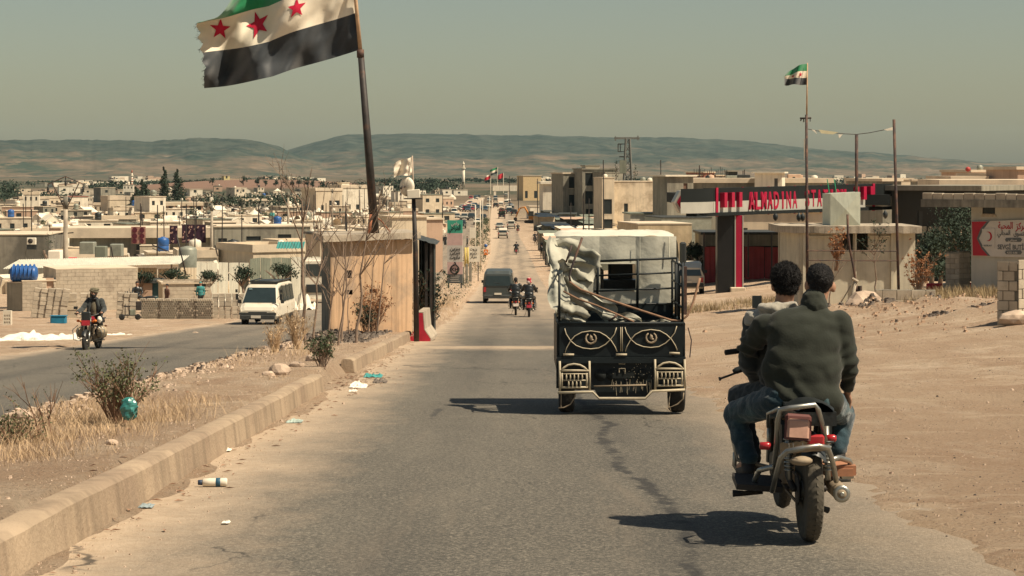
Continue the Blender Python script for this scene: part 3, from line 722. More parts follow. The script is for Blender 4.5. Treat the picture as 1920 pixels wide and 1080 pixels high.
# barrier and saplings
t = thing('jersey_barrier', 'concrete barrier with its end painted red standing by the booth', 'barrier', Vector(((786-960)/F*56.4+.02, 56.4, gbase(-2.5,56.2)-.02)), rz=R(-3))
pr = [(-.30,0),(.30,0),(.30,.08),(.13,.32),(.09,.78),(-.09,.78),(-.13,.32),(-.30,.08)]
MB().prism(pr, 0, 1.9, 'xz').build('barrier_body', M_CONC, t)
MB().prism([(a*.96-.015, b*.97+.004) for a, b in pr], -.006, .0-.001, 'xz').build('painted_end', mat('worn_red', (.42,.02,.04), .7, var=.2, scale=6, col2=(.50,.42,.33), thr=.66, soft=.05), t)
def sapling(px, D, h, lean, seed, label, r=.03, dz=0, kids=3, leaf=0, m=M_WOOD, x=None, group=None, name='sapling', cat='sapling', bare=.45):
    rg = random.Random(seed); p = G(px, D, dz-.05) if x is None else Vector((x, D, gz(x, D)-.05))
    t = thing(name, label, cat, p, group=group); tr = MB(); q = [Vector((0,0,0))]; n = 7
    for i in range(n): q.append(Vector((lean*((i+1)/n)**1.3*h + rg.uniform(-.03,.03)*h*.6, rg.uniform(-.02,.02)*h, h*(i+1)/n)))
    tr.tube(q, [lerp(r, r*.3, i/n) for i in range(n+1)], 6, 0, False); tr.build('trunk', m, t)
    br = MB(); tips = []
    for i in range(kids*2+2):
        k_ = rg.randint(int(n*bare), n); an = rg.random()*6.28
        twigs(br, q[k_], Vector((math.cos(an)*.8, math.sin(an)*.6, rg.uniform(.6,1.3))), h*rg.uniform(.18,.38), r*.38, 2, rg, 0, .55, 2, tips)
    br.build('branch', m, t)
    if leaf:
        lf = MB()
        for q_ in tips:
            if rg.random() < leaf: leafcloud(lf, q_, (.09,.09,.07), 7, .035, rg=rg, shell=.1)
        lf.build('foliage', M_LEAFD, t)
    return t
for a in ((574,46,3.15,-.03,31,'tall bare sapling farthest from the booth wall',.045),(590,44,2.4,.06,32,'thin bare sapling with forked crooked top at the soil edge',.03),
          (612,43,2.0,.10,33,'short slim sapling standing before the dark booth corner',.025),(634,45.5,2.3,.13,34,'bare sapling leaning toward the middle of the booth wall',.028),
          (640,49,2.5,.05,35,'bare sapling between the booth corner and the two slits',.028),(668,48,2.75,.10,36,'thickest bare sapling in front of the upper firing slit',.04),
          (690,54.5,2.5,.08,37,'slender sapling against the wall just past the middle slits',.02),(706,54.5,2.6,.12,38,'bent bare sapling nearest the open end of the booth',.03),
          (656,52.5,2.3,-.06,39,'very thin leafless sapling close against the booth wall',.016)):
    sapling(*a)
# ---------------------------------------------------------------- figures: one continuous surface grown round a posed skeleton
WORKSHOP = bpy.data.scenes.new('workshop')      # where figures are shaped before they are placed
def sculpt(prims, voxel, smooth=6, fold=0.0, fs=14., keep=None, seed=0.0):
    """prims: ('c',p0,p1,r0,r1,mat) tapered limb | ('e',c,(rx,ry,rz),rot,mat).  returns a mesh with one material slot index per face"""
    bm = bmesh.new()
    def ico(c, r, mtx=None, sub=2):
        M_ = Matrix.Translation(c) @ (mtx or Matrix.Identity(4)) @ Matrix.Diagonal((*r, 1)); bmesh.ops.create_icosphere(bm, subdivisions=sub, radius=1, matrix=M_)
    for q in prims:
        if q[0] == 'e': ico(Vector(q[1]), q[2], Euler(q[3]).to_matrix().to_4x4(), 3)
        else:
            a, b = Vector(q[1]), Vector(q[2]); d = b-a; n = max(2, int(d.length/max(.012, min(q[3], q[4])*.45)))
            rot = d.to_track_quat('Z', 'Y').to_matrix().to_4x4()
            ico(a, (q[3],)*3); ico(b, (q[4],)*3)
            bmesh.ops.create_cone(bm, cap_ends=True, segments=14, radius1=q[3], radius2=q[4], depth=d.length, matrix=Matrix.Translation((a+b)/2) @ rot)
    me = bpy.data.meshes.new('figure'); bm.to_mesh(me); bm.free()
    o = bpy.data.objects.new('figure_tmp', me); WORKSHOP.collection.objects.link(o)
    md = o.modifiers.new('r', 'REMESH'); md.mode = 'VOXEL'; md.voxel_size = voxel; md.use_smooth_shade = True
    if smooth: sm = o.modifiers.new('s', 'SMOOTH'); sm.factor = .5; sm.iterations = smooth
    WORKSHOP.view_layers[0].update(); dg = WORKSHOP.view_layers[0].depsgraph; out = bpy.data.meshes.new_from_object(o.evaluated_get(dg))
    bpy.data.objects.remove(o); bpy.data.meshes.remove(me)
    if fold:
        for v in out.vertices:
            p = v.co; k = (abs(noise.noise(Vector((p.x*fs*.5+seed, p.y*fs*.5, p.z*fs))))-.22)*1.3 + .5*noise.noise(Vector((p.x*fs*2, p.y*fs*2+seed, p.z*fs*2.4)))
            v.co = p + v.normal*k*fold
    def sd(q, p):
        if q[0] == 'e':
            l = Euler(q[3]).to_matrix().inverted() @ (p-Vector(q[1])); r = q[2]
            return (Vector((l.x/r[0], l.y/r[1], l.z/r[2])).length-1)*min(r)
        a, b = Vector(q[1]), Vector(q[2]); d = b-a; t = max(0, min(1, (p-a).dot(d)/max(1e-9, d.length_squared)))
        return (p-a-d*t).length - lerp(q[3], q[4], t)
    mis = []
    if len({q[-1] for q in prims}) == 1: out.polygons.foreach_set('use_smooth', [True]*len(out.polygons)); return out
    for f in out.polygons:
        c = f.center; mis.append(min(prims, key=lambda q: sd(q, c))[-1])
    out.polygons.foreach_set('material_index', mis); out.polygons.foreach_set('use_smooth', [True]*len(mis)); out.update()
    return out
def addmesh(name, me, mats, parent=None, loc=None):
    ids = [0]*len(me.polygons); me.polygons.foreach_get('material_index', ids); me.materials.clear()
    for m in (mats if isinstance(mats, (list, tuple)) else [mats]): me.materials.append(m)
    me.polygons.foreach_set('material_index', ids)
    me.name = name; o = bpy.data.objects.new(name, me); COL.objects.link(o)
    if parent is not None: o.parent = parent
    if loc is not None: o.location = loc
    return o
def hand(pr, w, d, side, m=0, curl=.6, up=Vector((0,0,1)), s=1.0):
    """palm and five bent fingers; w wrist, d direction, side = direction of the thumb"""
    d = Vector(d).normalized(); sd_ = Vector(side).normalized(); nrm = d.cross(sd_).normalized(); w = Vector(w)
    pc = w + d*.05*s; pr.append(('e', pc, (.040*s, .016*s, .050*s), (Matrix((sd_, nrm, d)).transposed()).to_euler(), m))
    for i, (off, L) in enumerate(((.028,.070),(.009,.078),(-.011,.072),(-.029,.056))):
        a = w + d*.088*s + sd_*off*s; b = a + (d*math.cos(curl*.6) - nrm*math.sin(curl*.6))*L*.5*s; c = b + (d*math.cos(curl*1.8) - nrm*math.sin(curl*1.8))*L*.5*s
        pr.append(('c', a, b, .0095*s, .0088*s, m)); pr.append(('c', b, c, .0088*s, .0075*s, m))
    a = w + d*.03*s + sd_*.034*s; b = a + (d*.6+sd_*.7).normalized()*.035*s; c = b + (d*.9+sd_*.15-nrm*.3).normalized()*.03*s
    pr.append(('c', a, b, .012*s, .010*s, m)); pr.append(('c', b, c, .010*s, .008*s, m))
M_SKIN = mat('skin', (.36,.20,.13), .6, var=.12, scale=8, spec=.35)
M_HAIR = mat('black_hair', (.013,.012,.012), .55, var=.5, scale=30, bump=.9, bscale=120)
M_JEAN = mat('jeans', (.014,.038,.052), .85, var=.35, scale=6, col2=(.07,.125,.13), thr=.60, soft=.2, bump=.3, bscale=60, sheen=.3)
M_JEAND = mat('dark_jeans', (.012,.022,.030), .85, var=.35, scale=6, col2=(.03,.05,.06), thr=.6, soft=.2, sheen=.2)
M_OLIVE = mat('olive_fleece', (.019,.023,.017), .95, var=.22, scale=3.5, bump=.15, bscale=90, sheen=.12, col2=(.027,.031,.023), thr=.5, soft=.3)
M_GREYJ = mat('grey_jacket', (.033,.038,.037), .9, var=.25, scale=6, sheen=.25)
M_HOOD = mat('grey_hood', (.33,.305,.25), .95, var=.15, scale=8, bump=.3, bscale=70, sheen=.4)
M_SHOE = mat('dark_shoe', (.03,.028,.026), .7, var=.3, scale=10)
M_BLKL = mat('black_leather', (.014,.017,.018), .38, var=.3, scale=6, spec=.5, bump=.2, bscale=20)


def strands(hm, n, L, par, seed=1):
    """short hair standing off the scalp"""
    rg = random.Random(seed); mb = MB(); V_ = hm.vertices
    for _ in range(n):
        v = V_[rg.randrange(len(V_))]; nn = v.normal; d = (nn*.75 + V((rg.uniform(-.6,.6), rg.uniform(-.6,.6), rg.uniform(-.7,.5)))).normalized(); l = L*rg.uniform(.5,1.3); sd = nn.cross(d)
        if sd.length < .01: continue
        sd = sd.normalized()*.0022; p = v.co - nn*.004
        mb.add([p-sd, p+sd, p+d*l+nn*.002], [(0,1,2)])
    mb.build('hair_strands', M_HAIR, par)['kind'] = 'stuff'

BK = Vector(((1517-960)/F*12.7, 12.7, gbase((1517-960)/F*12.7, 12.7)))     # rear wheel contact of the near motorcycle
def L_(px, py, yl):
    """near-bike local point seen at that bearing, yl metres ahead of the rear wheel"""
    D = BK.y+yl; return Vector(((px-960)/F*D-BK.x, yl, (320-py)/F*D-BK.z))
V = Vector
# passenger in olive fleece
pt = thing('person', 'black haired passenger in an olive green fleece and blue jeans', 'person', BK)
hd = L_(1537, 530, .56); nk = L_(1526, 566, .52)
pr = [('e', hd+V((0,.012,.012)), (.076,.095,.105), (R(8),0,R(12)), 0), ('e', hd+V((-.012,.045,-.045)), (.055,.06,.06), (0,0,0), 0), ('c', hd-V((0,.02,.05)), nk-V((0,0,.05)), .058, .062, 0),
      ('e', hd+V((.086,.010,-.03)), (.016,.026,.036), (0,0,R(-25)), 0), ('e', hd+V((-.078,.012,-.02)), (.014,.026,.034), (0,0,R(15)), 0), ('e', hd+V((-.02,.115,-.01)), (.014,.02,.02), (0,0,0), 0),
      ('e', V((.03,.47,1.18)), (.17,.10,.16), (0,0,0), 0), ('e', V((.03,.42,.98)), (.15,.10,.2), (0,0,0), 0), ('e', V((.02,.42,.82)), (.16,.12,.1), (0,0,0), 0)]
SL, SR = L_(1428, 612, .55), L_(1580, 606, .5); EL, ER = L_(1402, 652, .78), L_(1592, 688, .48); WL, WR = V((-.10,1.02,.98)), L_(1589, 733, .64)
pr += [('c', SL, EL, .042, .038, 0), ('c', EL, WL, .036, .026, 0), ('c', SR, ER, .042, .038, 0), ('c', ER, WR, .036, .026, 0)]
hand(pr, WL, V((.5,.4,-.2)), V((0,.3,1)), 0, .7); hand(pr, WR, V((.05,.25,-.9)), V((-.5,.8,.1)), 0, .6)
HL, HR = V((-.12,.40,.80)), V((.14,.40,.80)); KL, KR = L_(1378, 775, .80), L_(1583, 778, .78); AL, AR = L_(1403, 868, .62), L_(1572, 850, .66)
pr += [('c', HL, KL, .07, .055, 0), ('c', KL, AL, .05, .036, 0), ('c', HR, KR, .07, .055, 0), ('c', KR, AR, .05, .036, 0), ('c', AL, AL+V((-.03,.17,-.05)), .036, .03, 0), ('c', AR, AR+V((.03,.17,-.05)), .036, .03, 0)]
addmesh('body', sculpt(pr, .0095, 2), M_SKIN, pt)
hair = [('e', hd+V((0,-.010,.030)), (.082,.100,.092), (R(8),0,R(12)), 0), ('e', hd+V((-.01,-.045,-.025)), (.062,.050,.055), (0,0,0), 0), ('e', hd+V((0,.05,.075)), (.066,.055,.04), (R(-20),0,0), 0)]
hm = sculpt(hair, .008, 3, .004, 50, seed=3); addmesh('hair', hm, M_HAIR, pt); strands(hm, 4500, .009, pt, 2)
jk = [('e', V((.035,.47,1.235)), (.24,.115,.105), (0,0,0), 0), ('e', V((.035,.46,1.12)), (.235,.135,.21), (0,0,0), 0), ('e', V((.035,.43,.97)), (.232,.14,.22), (0,0,0), 0), ('e', V((.025,.42,.84)), (.228,.15,.13), (0,0,0), 0),
      ('c', V((-.10,.40,.80)), V((.17,.40,.785)), .105, .105, 0), ('c', nk-V((0,.0,.045)), nk+V((0,.0,.0)), .088, .072, 0), ('c', nk-V((.0,.02,.07)), V((-.1,.49,1.27)), .07, .08, 0), ('c', nk-V((.0,.02,.07)), V((.17,.48,1.27)), .07, .08, 0),
      ('c', SL+V((.03,0,0)), EL, .088, .066, 0), ('c', EL, WL+V((-.02,-.02,0)), .066, .047, 0), ('c', SR+V((-.02,0,0)), ER, .086, .062, 0), ('c', ER, WR+V((0,-.02,.03)), .060, .046, 0),
      ('e', V((-.08,.44,1.0)), (.15,.12,.2), (0,R(12),0), 0)]
jm = sculpt(jk, .013, 9, .011, 8, seed=7)
for v in jm.vertices:      # crinkles where the sleeves bend, soft drag folds low on the back
    p = v.co; e1 = math.exp(-((p-EL).length/.15)**2); e2 = math.exp(-((p-ER).length/.13)**2); lo = sst(1.05, .85, p.z)*(1 if p.y < .45 else .4)
    v.co = p + v.normal*(.014*math.sin(p.z*95+p.x*40)*e1 + .009*math.sin(p.z*85-p.x*30)*e2 + .012*math.sin((p.z*.8+p.x*1.1)*38+2*ns(p.x*6,p.z*6))*lo*sst(.15, -.1, p.x))
addmesh('fleece', jm, M_OLIVE, pt)
addmesh('collar', sculpt([('c', nk-V((0,.01,.03)), nk+V((0,-.004,.012)), .088, .080, 0)], .008, 3, .006, 16), M_OLIVE, pt)
tr = [('e', V((.01,.42,.80)), (.19,.15,.10), (0,0,0), 0), ('c', HL, KL, .108, .078, 0), ('c', KL, AL+V((0,0,.03)), .075, .058, 0), ('c', HR, KR, .108, .076, 0), ('c', KR, AR+V((0,0,.03)), .073, .058, 0)]
addmesh('jeans', sculpt(tr, .013, 4, .016, 12, seed=2), M_JEAN, pt)
for A_, sx in ((AL, -.03), (AR, .03)):
    addmesh('shoe', sculpt([('c', A_+V((0,-.03,-.045)), A_+V((sx,.17,-.075)), .042, .034, 0), ('c', A_, A_+V((0,0,-.05)), .046, .045, 0)], .009, 4), M_SHOE, pt)

# driver
dt = thing('person', 'motorcycle driver with bushy black hair and a pale grey hood over dark sleeves', 'person', BK)
hd = L_(1473, 528, .86); nk = L_(1468, 565, .84)
SL, SR = L_(1416, 604, .88), V((.14,.86,1.27)); EL, ER = L_(1404, 680, .86), V((.30,1.0,1.02)); WL, WR = L_(1424, 722, 1.06), V((.30,1.28,1.0))
pr = [('e', hd+V((0,.012,.0)), (.076,.095,.105), (R(5),0,R(-10)), 0), ('e', hd+V((0,.045,-.055)), (.055,.06,.06), (0,0,0), 0), ('c', hd-V((0,.02,.05)), nk-V((0,0,.05)), .058, .062, 0),
      ('e', hd+V((.078,.01,-.03)), (.014,.026,.034), (0,0,0), 0), ('e', hd+V((-.078,.01,-.03)), (.014,.026,.034), (0,0,0), 0), ('e', hd+V((0,.115,-.02)), (.014,.02,.02), (0,0,0), 0),
      ('e', V((-.04,.86,1.18)), (.16,.10,.16), (0,0,0), 0), ('e', V((-.03,.82,.98)), (.14,.10,.2), (0,0,0), 0), ('e', V((0,.80,.84)), (.15,.12,.1), (0,0,0), 0),
      ('c', SL, EL, .04, .036, 0), ('c', EL, WL, .035, .026, 0), ('c', SR, ER, .04, .036, 0), ('c', ER, WR, .035, .026, 0)]
hand(pr, WL, V((.15,.7,-.55)), V((.7,-.2,.3)), 0, .9); hand(pr, WR, V((-.1,.9,-.2)), V((-1,0,0)), 0, 1.1)
HL, HR = V((-.1,.80,.80)), V((.11,.80,.80)); KL, KR = V((-.30,1.16,.74)), V((.29,1.16,.72)); AL, AR = V((-.22,.98,.36)), V((.22,.98,.36))
pr += [('c', HL, KL, .068, .055, 0), ('c', KL, AL, .05, .036, 0), ('c', HR, KR, .068, .055, 0), ('c', KR, AR, .05, .036, 0), ('c', AL, AL+V((-.02,.15,-.04)), .036, .03, 0), ('c', AR, AR+V((.02,.15,-.04)), .036, .03, 0)]
addmesh('body', sculpt(pr, .0095, 2), M_SKIN, dt)
hm = sculpt([('e', hd+V((0,-.01,.028)), (.096,.106,.100), (0,0,0), 0), ('e', hd+V((0,-.05,-.03)), (.076,.055,.06), (0,0,0), 0)], .008, 3, .006, 40, seed=5); addmesh('hair', hm, M_HAIR, dt); strands(hm, 6500, .016, dt, 3)
addmesh('jacket', sculpt([('e', V((-.05,.87,1.22)), (.21,.115,.10), (0,0,0), 0), ('e', V((-.04,.85,1.08)), (.195,.13,.20), (0,0,0), 0), ('e', V((-.02,.82,.92)), (.19,.14,.16), (0,0,0), 0),
      ('c', SL, EL, .080, .068, 0), ('c', EL, WL+V((0,-.03,.02)), .068, .052, 0), ('c', SR, ER, .075, .06, 0), ('c', ER, WR+V((0,-.03,0)), .058, .046, 0)], .012, 6, .015, 14, seed=4), M_GREYJ, dt)
HB = L_(1462, 578, .80)
addmesh('hood', sculpt([('e', HB+V((.0,-.0,-.03)), (.13,.10,.05), (R(-15),R(8),0), 0), ('e', HB+V((-.07,.04,-.07)), (.13,.10,.065), (0,R(-28),0), 0), ('e', HB+V((.05,.06,-.05)), (.12,.10,.06), (0,R(12),0), 0),
      ('e', HB+V((-.06,-.03,-.13)), (.105,.07,.11), (0,R(-12),0), 0), ('e', SL+V((.02,-.01,.0)), (.095,.10,.085), (0,R(35),0), 0), ('c', SL+V((.04,-.05,-.02)), SL+V((.06,-.05,-.16)), .075, .06, 0), ('c', HB+V((-.10,.0,.0)), HB+V((.08,-.05,.01)), .036, .040, 0)], .009, 4, .02, 13, seed=9), M_HOOD, dt)
addmesh('cuff', sculpt([('c', WL+V((-.005,-.06,.05)), WL+V((0,-.005,0)), .056, .050, 0)], .009, 3, .006, 30), mat('grey_cuff', (.10,.10,.092), .95, sheen=.3), dt)
addmesh('jeans', sculpt([('e', V((0,.80,.80)), (.18,.15,.10), (0,0,0), 0), ('c', HL, KL, .098, .076, 0), ('c', KL, AL, .072, .056, 0), ('c', HR, KR, .098, .076, 0), ('c', KR, AR, .072, .056, 0)], .012, 5, .012, 16, seed=2), M_JEAND, dt)
for A_ in (AL, AR): addmesh('shoe', sculpt([('c', A_+V((0,-.03,-.04)), A_+V((0,.17,-.06)), .042, .034, 0)], .010, 4), M_SHOE, dt)
# rifle
ra, rb = L_(1348, 711, 1.10), L_(1400, 692, 1.12); dv = (rb-ra).normalized(); rt = thing('rifle', 'black rifle barrel poking out sideways beside the driver', 'rifle', BK)
MB().tube([ra, ra+dv*.012, ra+dv*.013, ra+dv*.13], [.013,.013,.007,.007], 8).build('barrel', M_BLACK, rt)
MB().tube([ra+dv*.10+V((0,0,.012)), ra+dv*.12+V((0,0,.014)), ra+dv*.40+V((0,0,.012))], [.016,.022,.022], 8).build('handguard', mat('black_polymer', (.02,.023,.024), .5), rt)
MB().tube([ra+dv*.15+V((0,0,.04)), ra+dv*.42+V((0,0,.042))], .009, 6).build('gas_tube', M_BLACK, rt)
MB().ob(ra+dv*.62, (.36,.04,.06), (0, -math.atan2(dv.z, dv.x), 0)).build('receiver', M_BLACK, rt)

# ---------------------------------------------------------------- motorcycle
M_TANK = mat('bike_red', (.22,.012,.02), .3, var=.1, spec=.6)
M_DUSTM = mat('dusty_metal', (.30,.24,.17), .75, metal=.2, var=.3, scale=8)
M_REDL = mat('red_lens', (.36,.02,.025), .25, var=.15, spec=.6)
M_ORL = mat('amber_lens', (.7,.18,.03), .3, var=.1)
M_TREAD = mat('dusty_tyre', (.085,.075,.058), .92, var=.35, scale=12)
def motorcycle(label, loc, rz=0, group=None, near=False, plate=(.55,.40,.33), name='motorcycle', lean=0):
    t = thing(name, label, 'motorcycle', loc, rz, group, ry=lean)
    WB = 1.28
    for y0, r, w in ((0, .305, .050 if near else .052), (WB, .300, .042)):
        wh = MB(); wh.lathe([(r-.05,-w*.62),(r-.03,-w*.7),(r-.03,w*.7),(r-.05,w*.62),(r-.058,0)], 28, axis='x', c=(0,y0,r)); wh.lathe([(.03,-.06),(.055,-.055),(.06,0),(.055,.055),(.03,.06)], 14, axis='x', c=(0,y0,r))
        for i in range(18 if near else 10):
            a = i*2*math.pi/(18 if near else 10); sd = .04*(1 if i % 2 else -1)
            wh.tube([(sd, y0+.04*math.cos(a+.3), r+.04*math.sin(a+.3)), (sd*.2, y0+(r-.04)*math.cos(a), r+(r-.04)*math.sin(a))], .0025 if near else .005, 3)
        w_ = wh.build('wheel', M_CHROME, t)
        ty = MB(); ty.lathe([(r-.055,-w*.8),(r-.03,-w),(r-.012,-w*.75),(r-.002,-w*.35),(r,0),(r-.002,w*.35),(r-.012,w*.75),(r-.03,w),(r-.055,w*.8)], 48 if near else 20, axis='x', c=(0,y0,r)); ty.build('tyre', M_TREAD if near else M_RUB, w_)
        if near:
            kn = MB()      # chevron tread blocks
            for i in range(44):
                for s_ in (-1, 1):
                    a = i*2*math.pi/44
                    def pt_(x, da, rr): return (x, y0+rr*math.cos(a+da), r+rr*math.sin(a+da))
                    kn.add([pt_(s_*.004,0,r+.004), pt_(s_*.004,.06,r+.004), pt_(s_*w*.86,.16,r-.013), pt_(s_*w*.86,.10,r-.013), pt_(s_*.004,0,r-.004), pt_(s_*.004,.06,r-.004), pt_(s_*w*.86,.16,r-.022), pt_(s_*w*.86,.10,r-.022)],
                           [(0,1,2,3),(0,4,5,1),(1,5,6,2),(2,6,7,3),(3,7,4,0)])
            kn.build('tread_block', M_TREAD, w_)['kind'] = 'stuff'
    fr = MB()
    for s in (-1, 1):
        fr.tube([(s*.09,.0,.31),(s*.085,.3,.34),(s*.07,.45,.40)], .02, 6); fr.tube([(s*.09,-.25,.74),(s*.09,.3,.70),(s*.05,.75,.78),(0,.98,.92)], .015, 6)
        fr.tube([(s*.08,.42,.40),(s*.09,.38,.6),(s*.09,.3,.7)], .014, 6); fr.tube([(s*.06,.98,.90),(s*.07,.9,.45),(s*.07,.75,.25),(s*.07,.4,.25)], .014, 6)
    fr.build('frame', M_STEELD, t)
    for s in (-1, 1):
        sh = MB(); sh.tube([(s*.115,.02,.36),(s*.115,.09,.68)], .018, 8)
        for i in range(9): sh.lathe([(.026,-.006),(.031,0),(.026,.006)], 10, c=(s*.115, .035+.05*i/9, .42+.2*i/9))
        sh.build('shock_absorber', M_CHROME, t)
        MB().tube([(s*.08,WB,.30),(s*.08,WB-.07,.56)], .025, 8).tube([(s*.08,WB-.07,.56),(s*.08,WB-.22,.98)], .018, 8).build('fork_leg', M_CHROME, t)
    mg = MB(); mg.grid(lambda a, b: (lerp(-.07,.07,b)*(1), .34*math.cos(lerp(R(78), R(138), a))-.0, .305+.36*math.sin(lerp(R(78), R(138), a))-.06*(abs(b-.5)*2)**2), 12, 4); mg.build('rear_mudguard', M_BLACK, t)
    mg = MB(); mg.grid(lambda a, b: (lerp(-.06,.06,b), WB+.335*math.cos(lerp(R(35), R(150), a)), .30+.335*math.sin(lerp(R(35), R(150), a))-.04*(abs(b-.5)*2)**2), 12, 4); mg.build('front_mudguard', M_BLACK, t)
    en = MB(); en.bbox(-.12,.12,.5,.78,.27,.5,.03); en.lathe([(.07,-.16),(.085,-.14),(.085,.14),(.07,.16)], 14, axis='x', c=(0,.58,.38))
    for i in range(7): en.box(-.09,.09,.62,.82,.50+i*.025,.51+i*.025)
    en.box(-.06,.06,.65,.79,.49,.68); en.build('engine', M_DUSTM, t)
    ex = MB(); ex.tube([(.09,.8,.58),(.12,.93,.5),(.14,.9,.3),(.15,.7,.24),(.16,.4,.26)], .02, 8); ex.build('exhaust_pipe', M_CHROME, t)
    mf = MB(); mf.lathe([(.022,-.02),(.040,0),(.048,.05),(.050,.40),(.044,.44),(.044,.46),(.028,.462),(.026,.42)], 18, axis='y', c=(.175,-.12,.30)); mf.T = Matrix.Identity(4)
    mf.v = [(x, .22-(y_), z) if False else (x, y_, z) for x, y_, z in mf.v]; mf.build('muffler', M_DUSTM, t)
    e2 = MB(); e2.lathe([(.048,.0),(.052,-.004),(.050,-.012),(.030,-.014),(.022,-.010),(.018,.02)], 18, axis='y', c=(.175,-.12,.30)); e2.lathe([(.016,.0),(.013,-.03),(.009,-.03)], 10, axis='y', c=(.175,-.12,.30)); e2.build('muffler_end', M_CHROME, t)
    st = MB(); st.grid(lambda a, b: ((b-.5)*.27*(1-.25*abs(2*a-1)**3), lerp(-.30,.62,a), .79+.05*(1-(2*b-1)**2)-.05*math.exp(-((a-.75)/.18)**2)+.02*(1-a)), 14, 6)
    st.box(-.12,.12,-.29,.60,.72,.80); st.build('seat', M_BLKL, t)
    MB().ball((0,.80,.86), (.13,.24,.12), 16).build('fuel_tank', M_TANK, t)
    MB().box(-.15,-.11,.1,.45,.5,.68).build('side_cover', M_BLACK if near else M_TANK, t); MB().box(.11,.15,.1,.45,.5,.68).build('side_cover', M_BLACK if near else M_TANK, t)
    MB().tube([(-.38,.98,1.04),(-.30,1.02,1.05),(-.12,1.08,.99),(.12,1.08,.99),(.30,1.02,1.05),(.38,.98,1.04)], .012, 8).build('handlebar', M_CHROME, t)
    for s in (-1, 1):
        MB().tube([(s*.29,1.02,1.05),(s*.40,.97,1.04)], .018, 8).build('grip', M_RUB, t)
        mxx, mz = (.19, 1.36) if near else (.35, 1.21); MB().tube([(s*.24,1.03,1.05),(s*(mxx-.01),1.05,mz-.03)], .006, 5).ob((s*mxx,1.05,mz), (.06 if near else .11,.02,.08)).build('mirror', M_BLACK, t)
    hl_ = MB().lathe([(.03,.0),(.075,.02),(.09,.08),(.088,.11),(.06,.125)], 18, axis='y', c=(0,1.14,.92)).build('headlight', M_BLACK, t)
    MB().ball((0,1.25,.92), (.07,.02,.07), 12).build('lens', M_GLASS, hl_)
    MB().bbox(-.10,.10,1.12,1.2,.99,1.11,.02).build('instrument_cowl', M_BLACK, t)
    tl = MB(); tl.bbox(-.05,.05,-.30 if near else -.34,-.27,.60,.67,.012); tl.build('tail_light', M_REDL, t)
    for s in (-1, 1):
        MB().tube([(s*.03,-.24,.62),(s*.11,-.24,.62)], .008, 6).build('signal_stalk', M_BLACK, t)
        if not near: MB().ball((s*.15,-.25,.62), (.045,.03,.025), 8).build('turn_signal', M_ORL, t)
        MB().tube([(s*.1,1.14,.84),(s*.15,1.16,.84)], .007, 5).ball((s*.18,1.16,.84), (.04,.03,.03), 8).build('turn_signal', M_ORL, t)
        MB().tube([(s*.08,.52,.28),(s*.33,.52,.29)], .013, 6).build('footpeg', M_RUB, t)
        MB().tube([(s*.07,.90,.30),(s*.33,.93,.36),(s*.36,.93,.50),(s*.28,.93,.66),(s*.06,.93,.72)], .014, 8).build('front_crash_bar', M_CHROME, t)
    if not near: MB().tube([(-.10,.45,.3),(-.16,.35,.12),(-.2,.3,.04)], .009, 5).build('kickstand', M_STEELD, t)
    ch = MB(); ch.box(.062 if False else -.075,-.068,.0,.55,.22,.24); ch.box(-.075,-.068,.0,.55,.38,.40); ch.lathe([(.09,-.004),(.095,0),(.09,.004)], 20, axis='x', c=(-.07,0,.305)); ch.build('chain', M_STEELD, t)
    if not near:
        MB().ob((0,-.33,.50), (.22,.01,.14), (R(-12),0,0)).build('number_plate', mat('plate_' + str(plate), plate, .6), t)
        MB().tube([(-.10,-.1,.80),(-.12,-.38,.84),(.12,-.38,.84),(.10,-.1,.80)], .012, 6).build('rack', M_CHROME, t)
    return t
mt = motorcycle('dusty small motorcycle with chrome rear bars carrying two men', BK, near=True)
def lp(*a): return [L_(px, py, yl) for px, py, yl in a]
MB().tube(lp((1450,900,.15),(1452,872,.05),(1456,835,-.18),(1458,790,-.30),(1463,768,-.34),(1480,765,-.36),(1528,759,-.36),(1534,768,-.35),(1544,805,-.26),(1549,838,-.18)), .0155, 10).build('rear_rack', M_CHROME, mt)
MB().tube(lp((1440,800,.10),(1440,776,-.05),(1460,766,-.30)), .011, 8).build('rack_stay', M_CHROME, mt)
MB().tube(lp((1448,921,-.05),(1456,888,-.22),(1464,858,-.34),(1476,846,-.38),(1500,841,-.40),(1535,836,-.40),(1552,840,-.36),(1560,862,-.25),(1568,902,-.05)), .0165, 10).build('rear_bumper_bar', M_CHROME, mt)
MB().tube(lp((1416,918,.25),(1415,900,.22),(1424,882,.16),(1450,875,.02)), .0165, 10).build('guard_bar', M_CHROME, mt)
MB().tube(lp((1560,862,-.05),(1572,858,.05),(1592,864,.15),(1600,880,.2),(1597,893,.2),(1578,893,.12)), .0165, 10).build('guard_bar', M_CHROME, mt)
a_ = L_(1571,878,.22); MB().ob(a_, (.19,.2,.06), (0,0,0)).ob(a_+V((0,-.11,-.01)), (.15,.02,.045)).build('toolbox', mat('rusty_brown', (.34,.16,.09), .7, var=.35, scale=9), mt)
a_ = L_(1380+40,905,.28); MB().ob(a_, (.28,.28,.035), (R(6),R(4),0)).build('footboard', M_STEELD, mt)
MB().tube(lp((1374,925,.28),(1395,925,.28),(1430,922,.28)), [.022,.016,.014], 8).build('rear_footpeg', M_RUB, mt)
MB().tube(lp((1553,957,.12),(1535,950,.10),(1520,948,.1)), [.02,.012,.012], 8).build('pedal', M_RUB, mt)
MB().tube(lp((1388,842,.95),(1378,850,.95),(1377,872,.95),(1388,888,.95),(1398,893,.95)), .015, 8).build('leg_guard', M_CHROME, mt)
c_ = L_(1497,803,-.33); pl = MB(); pl.T = Matrix.Translation(c_) @ Euler((R(-10),R(4),0)).to_matrix().to_4x4()
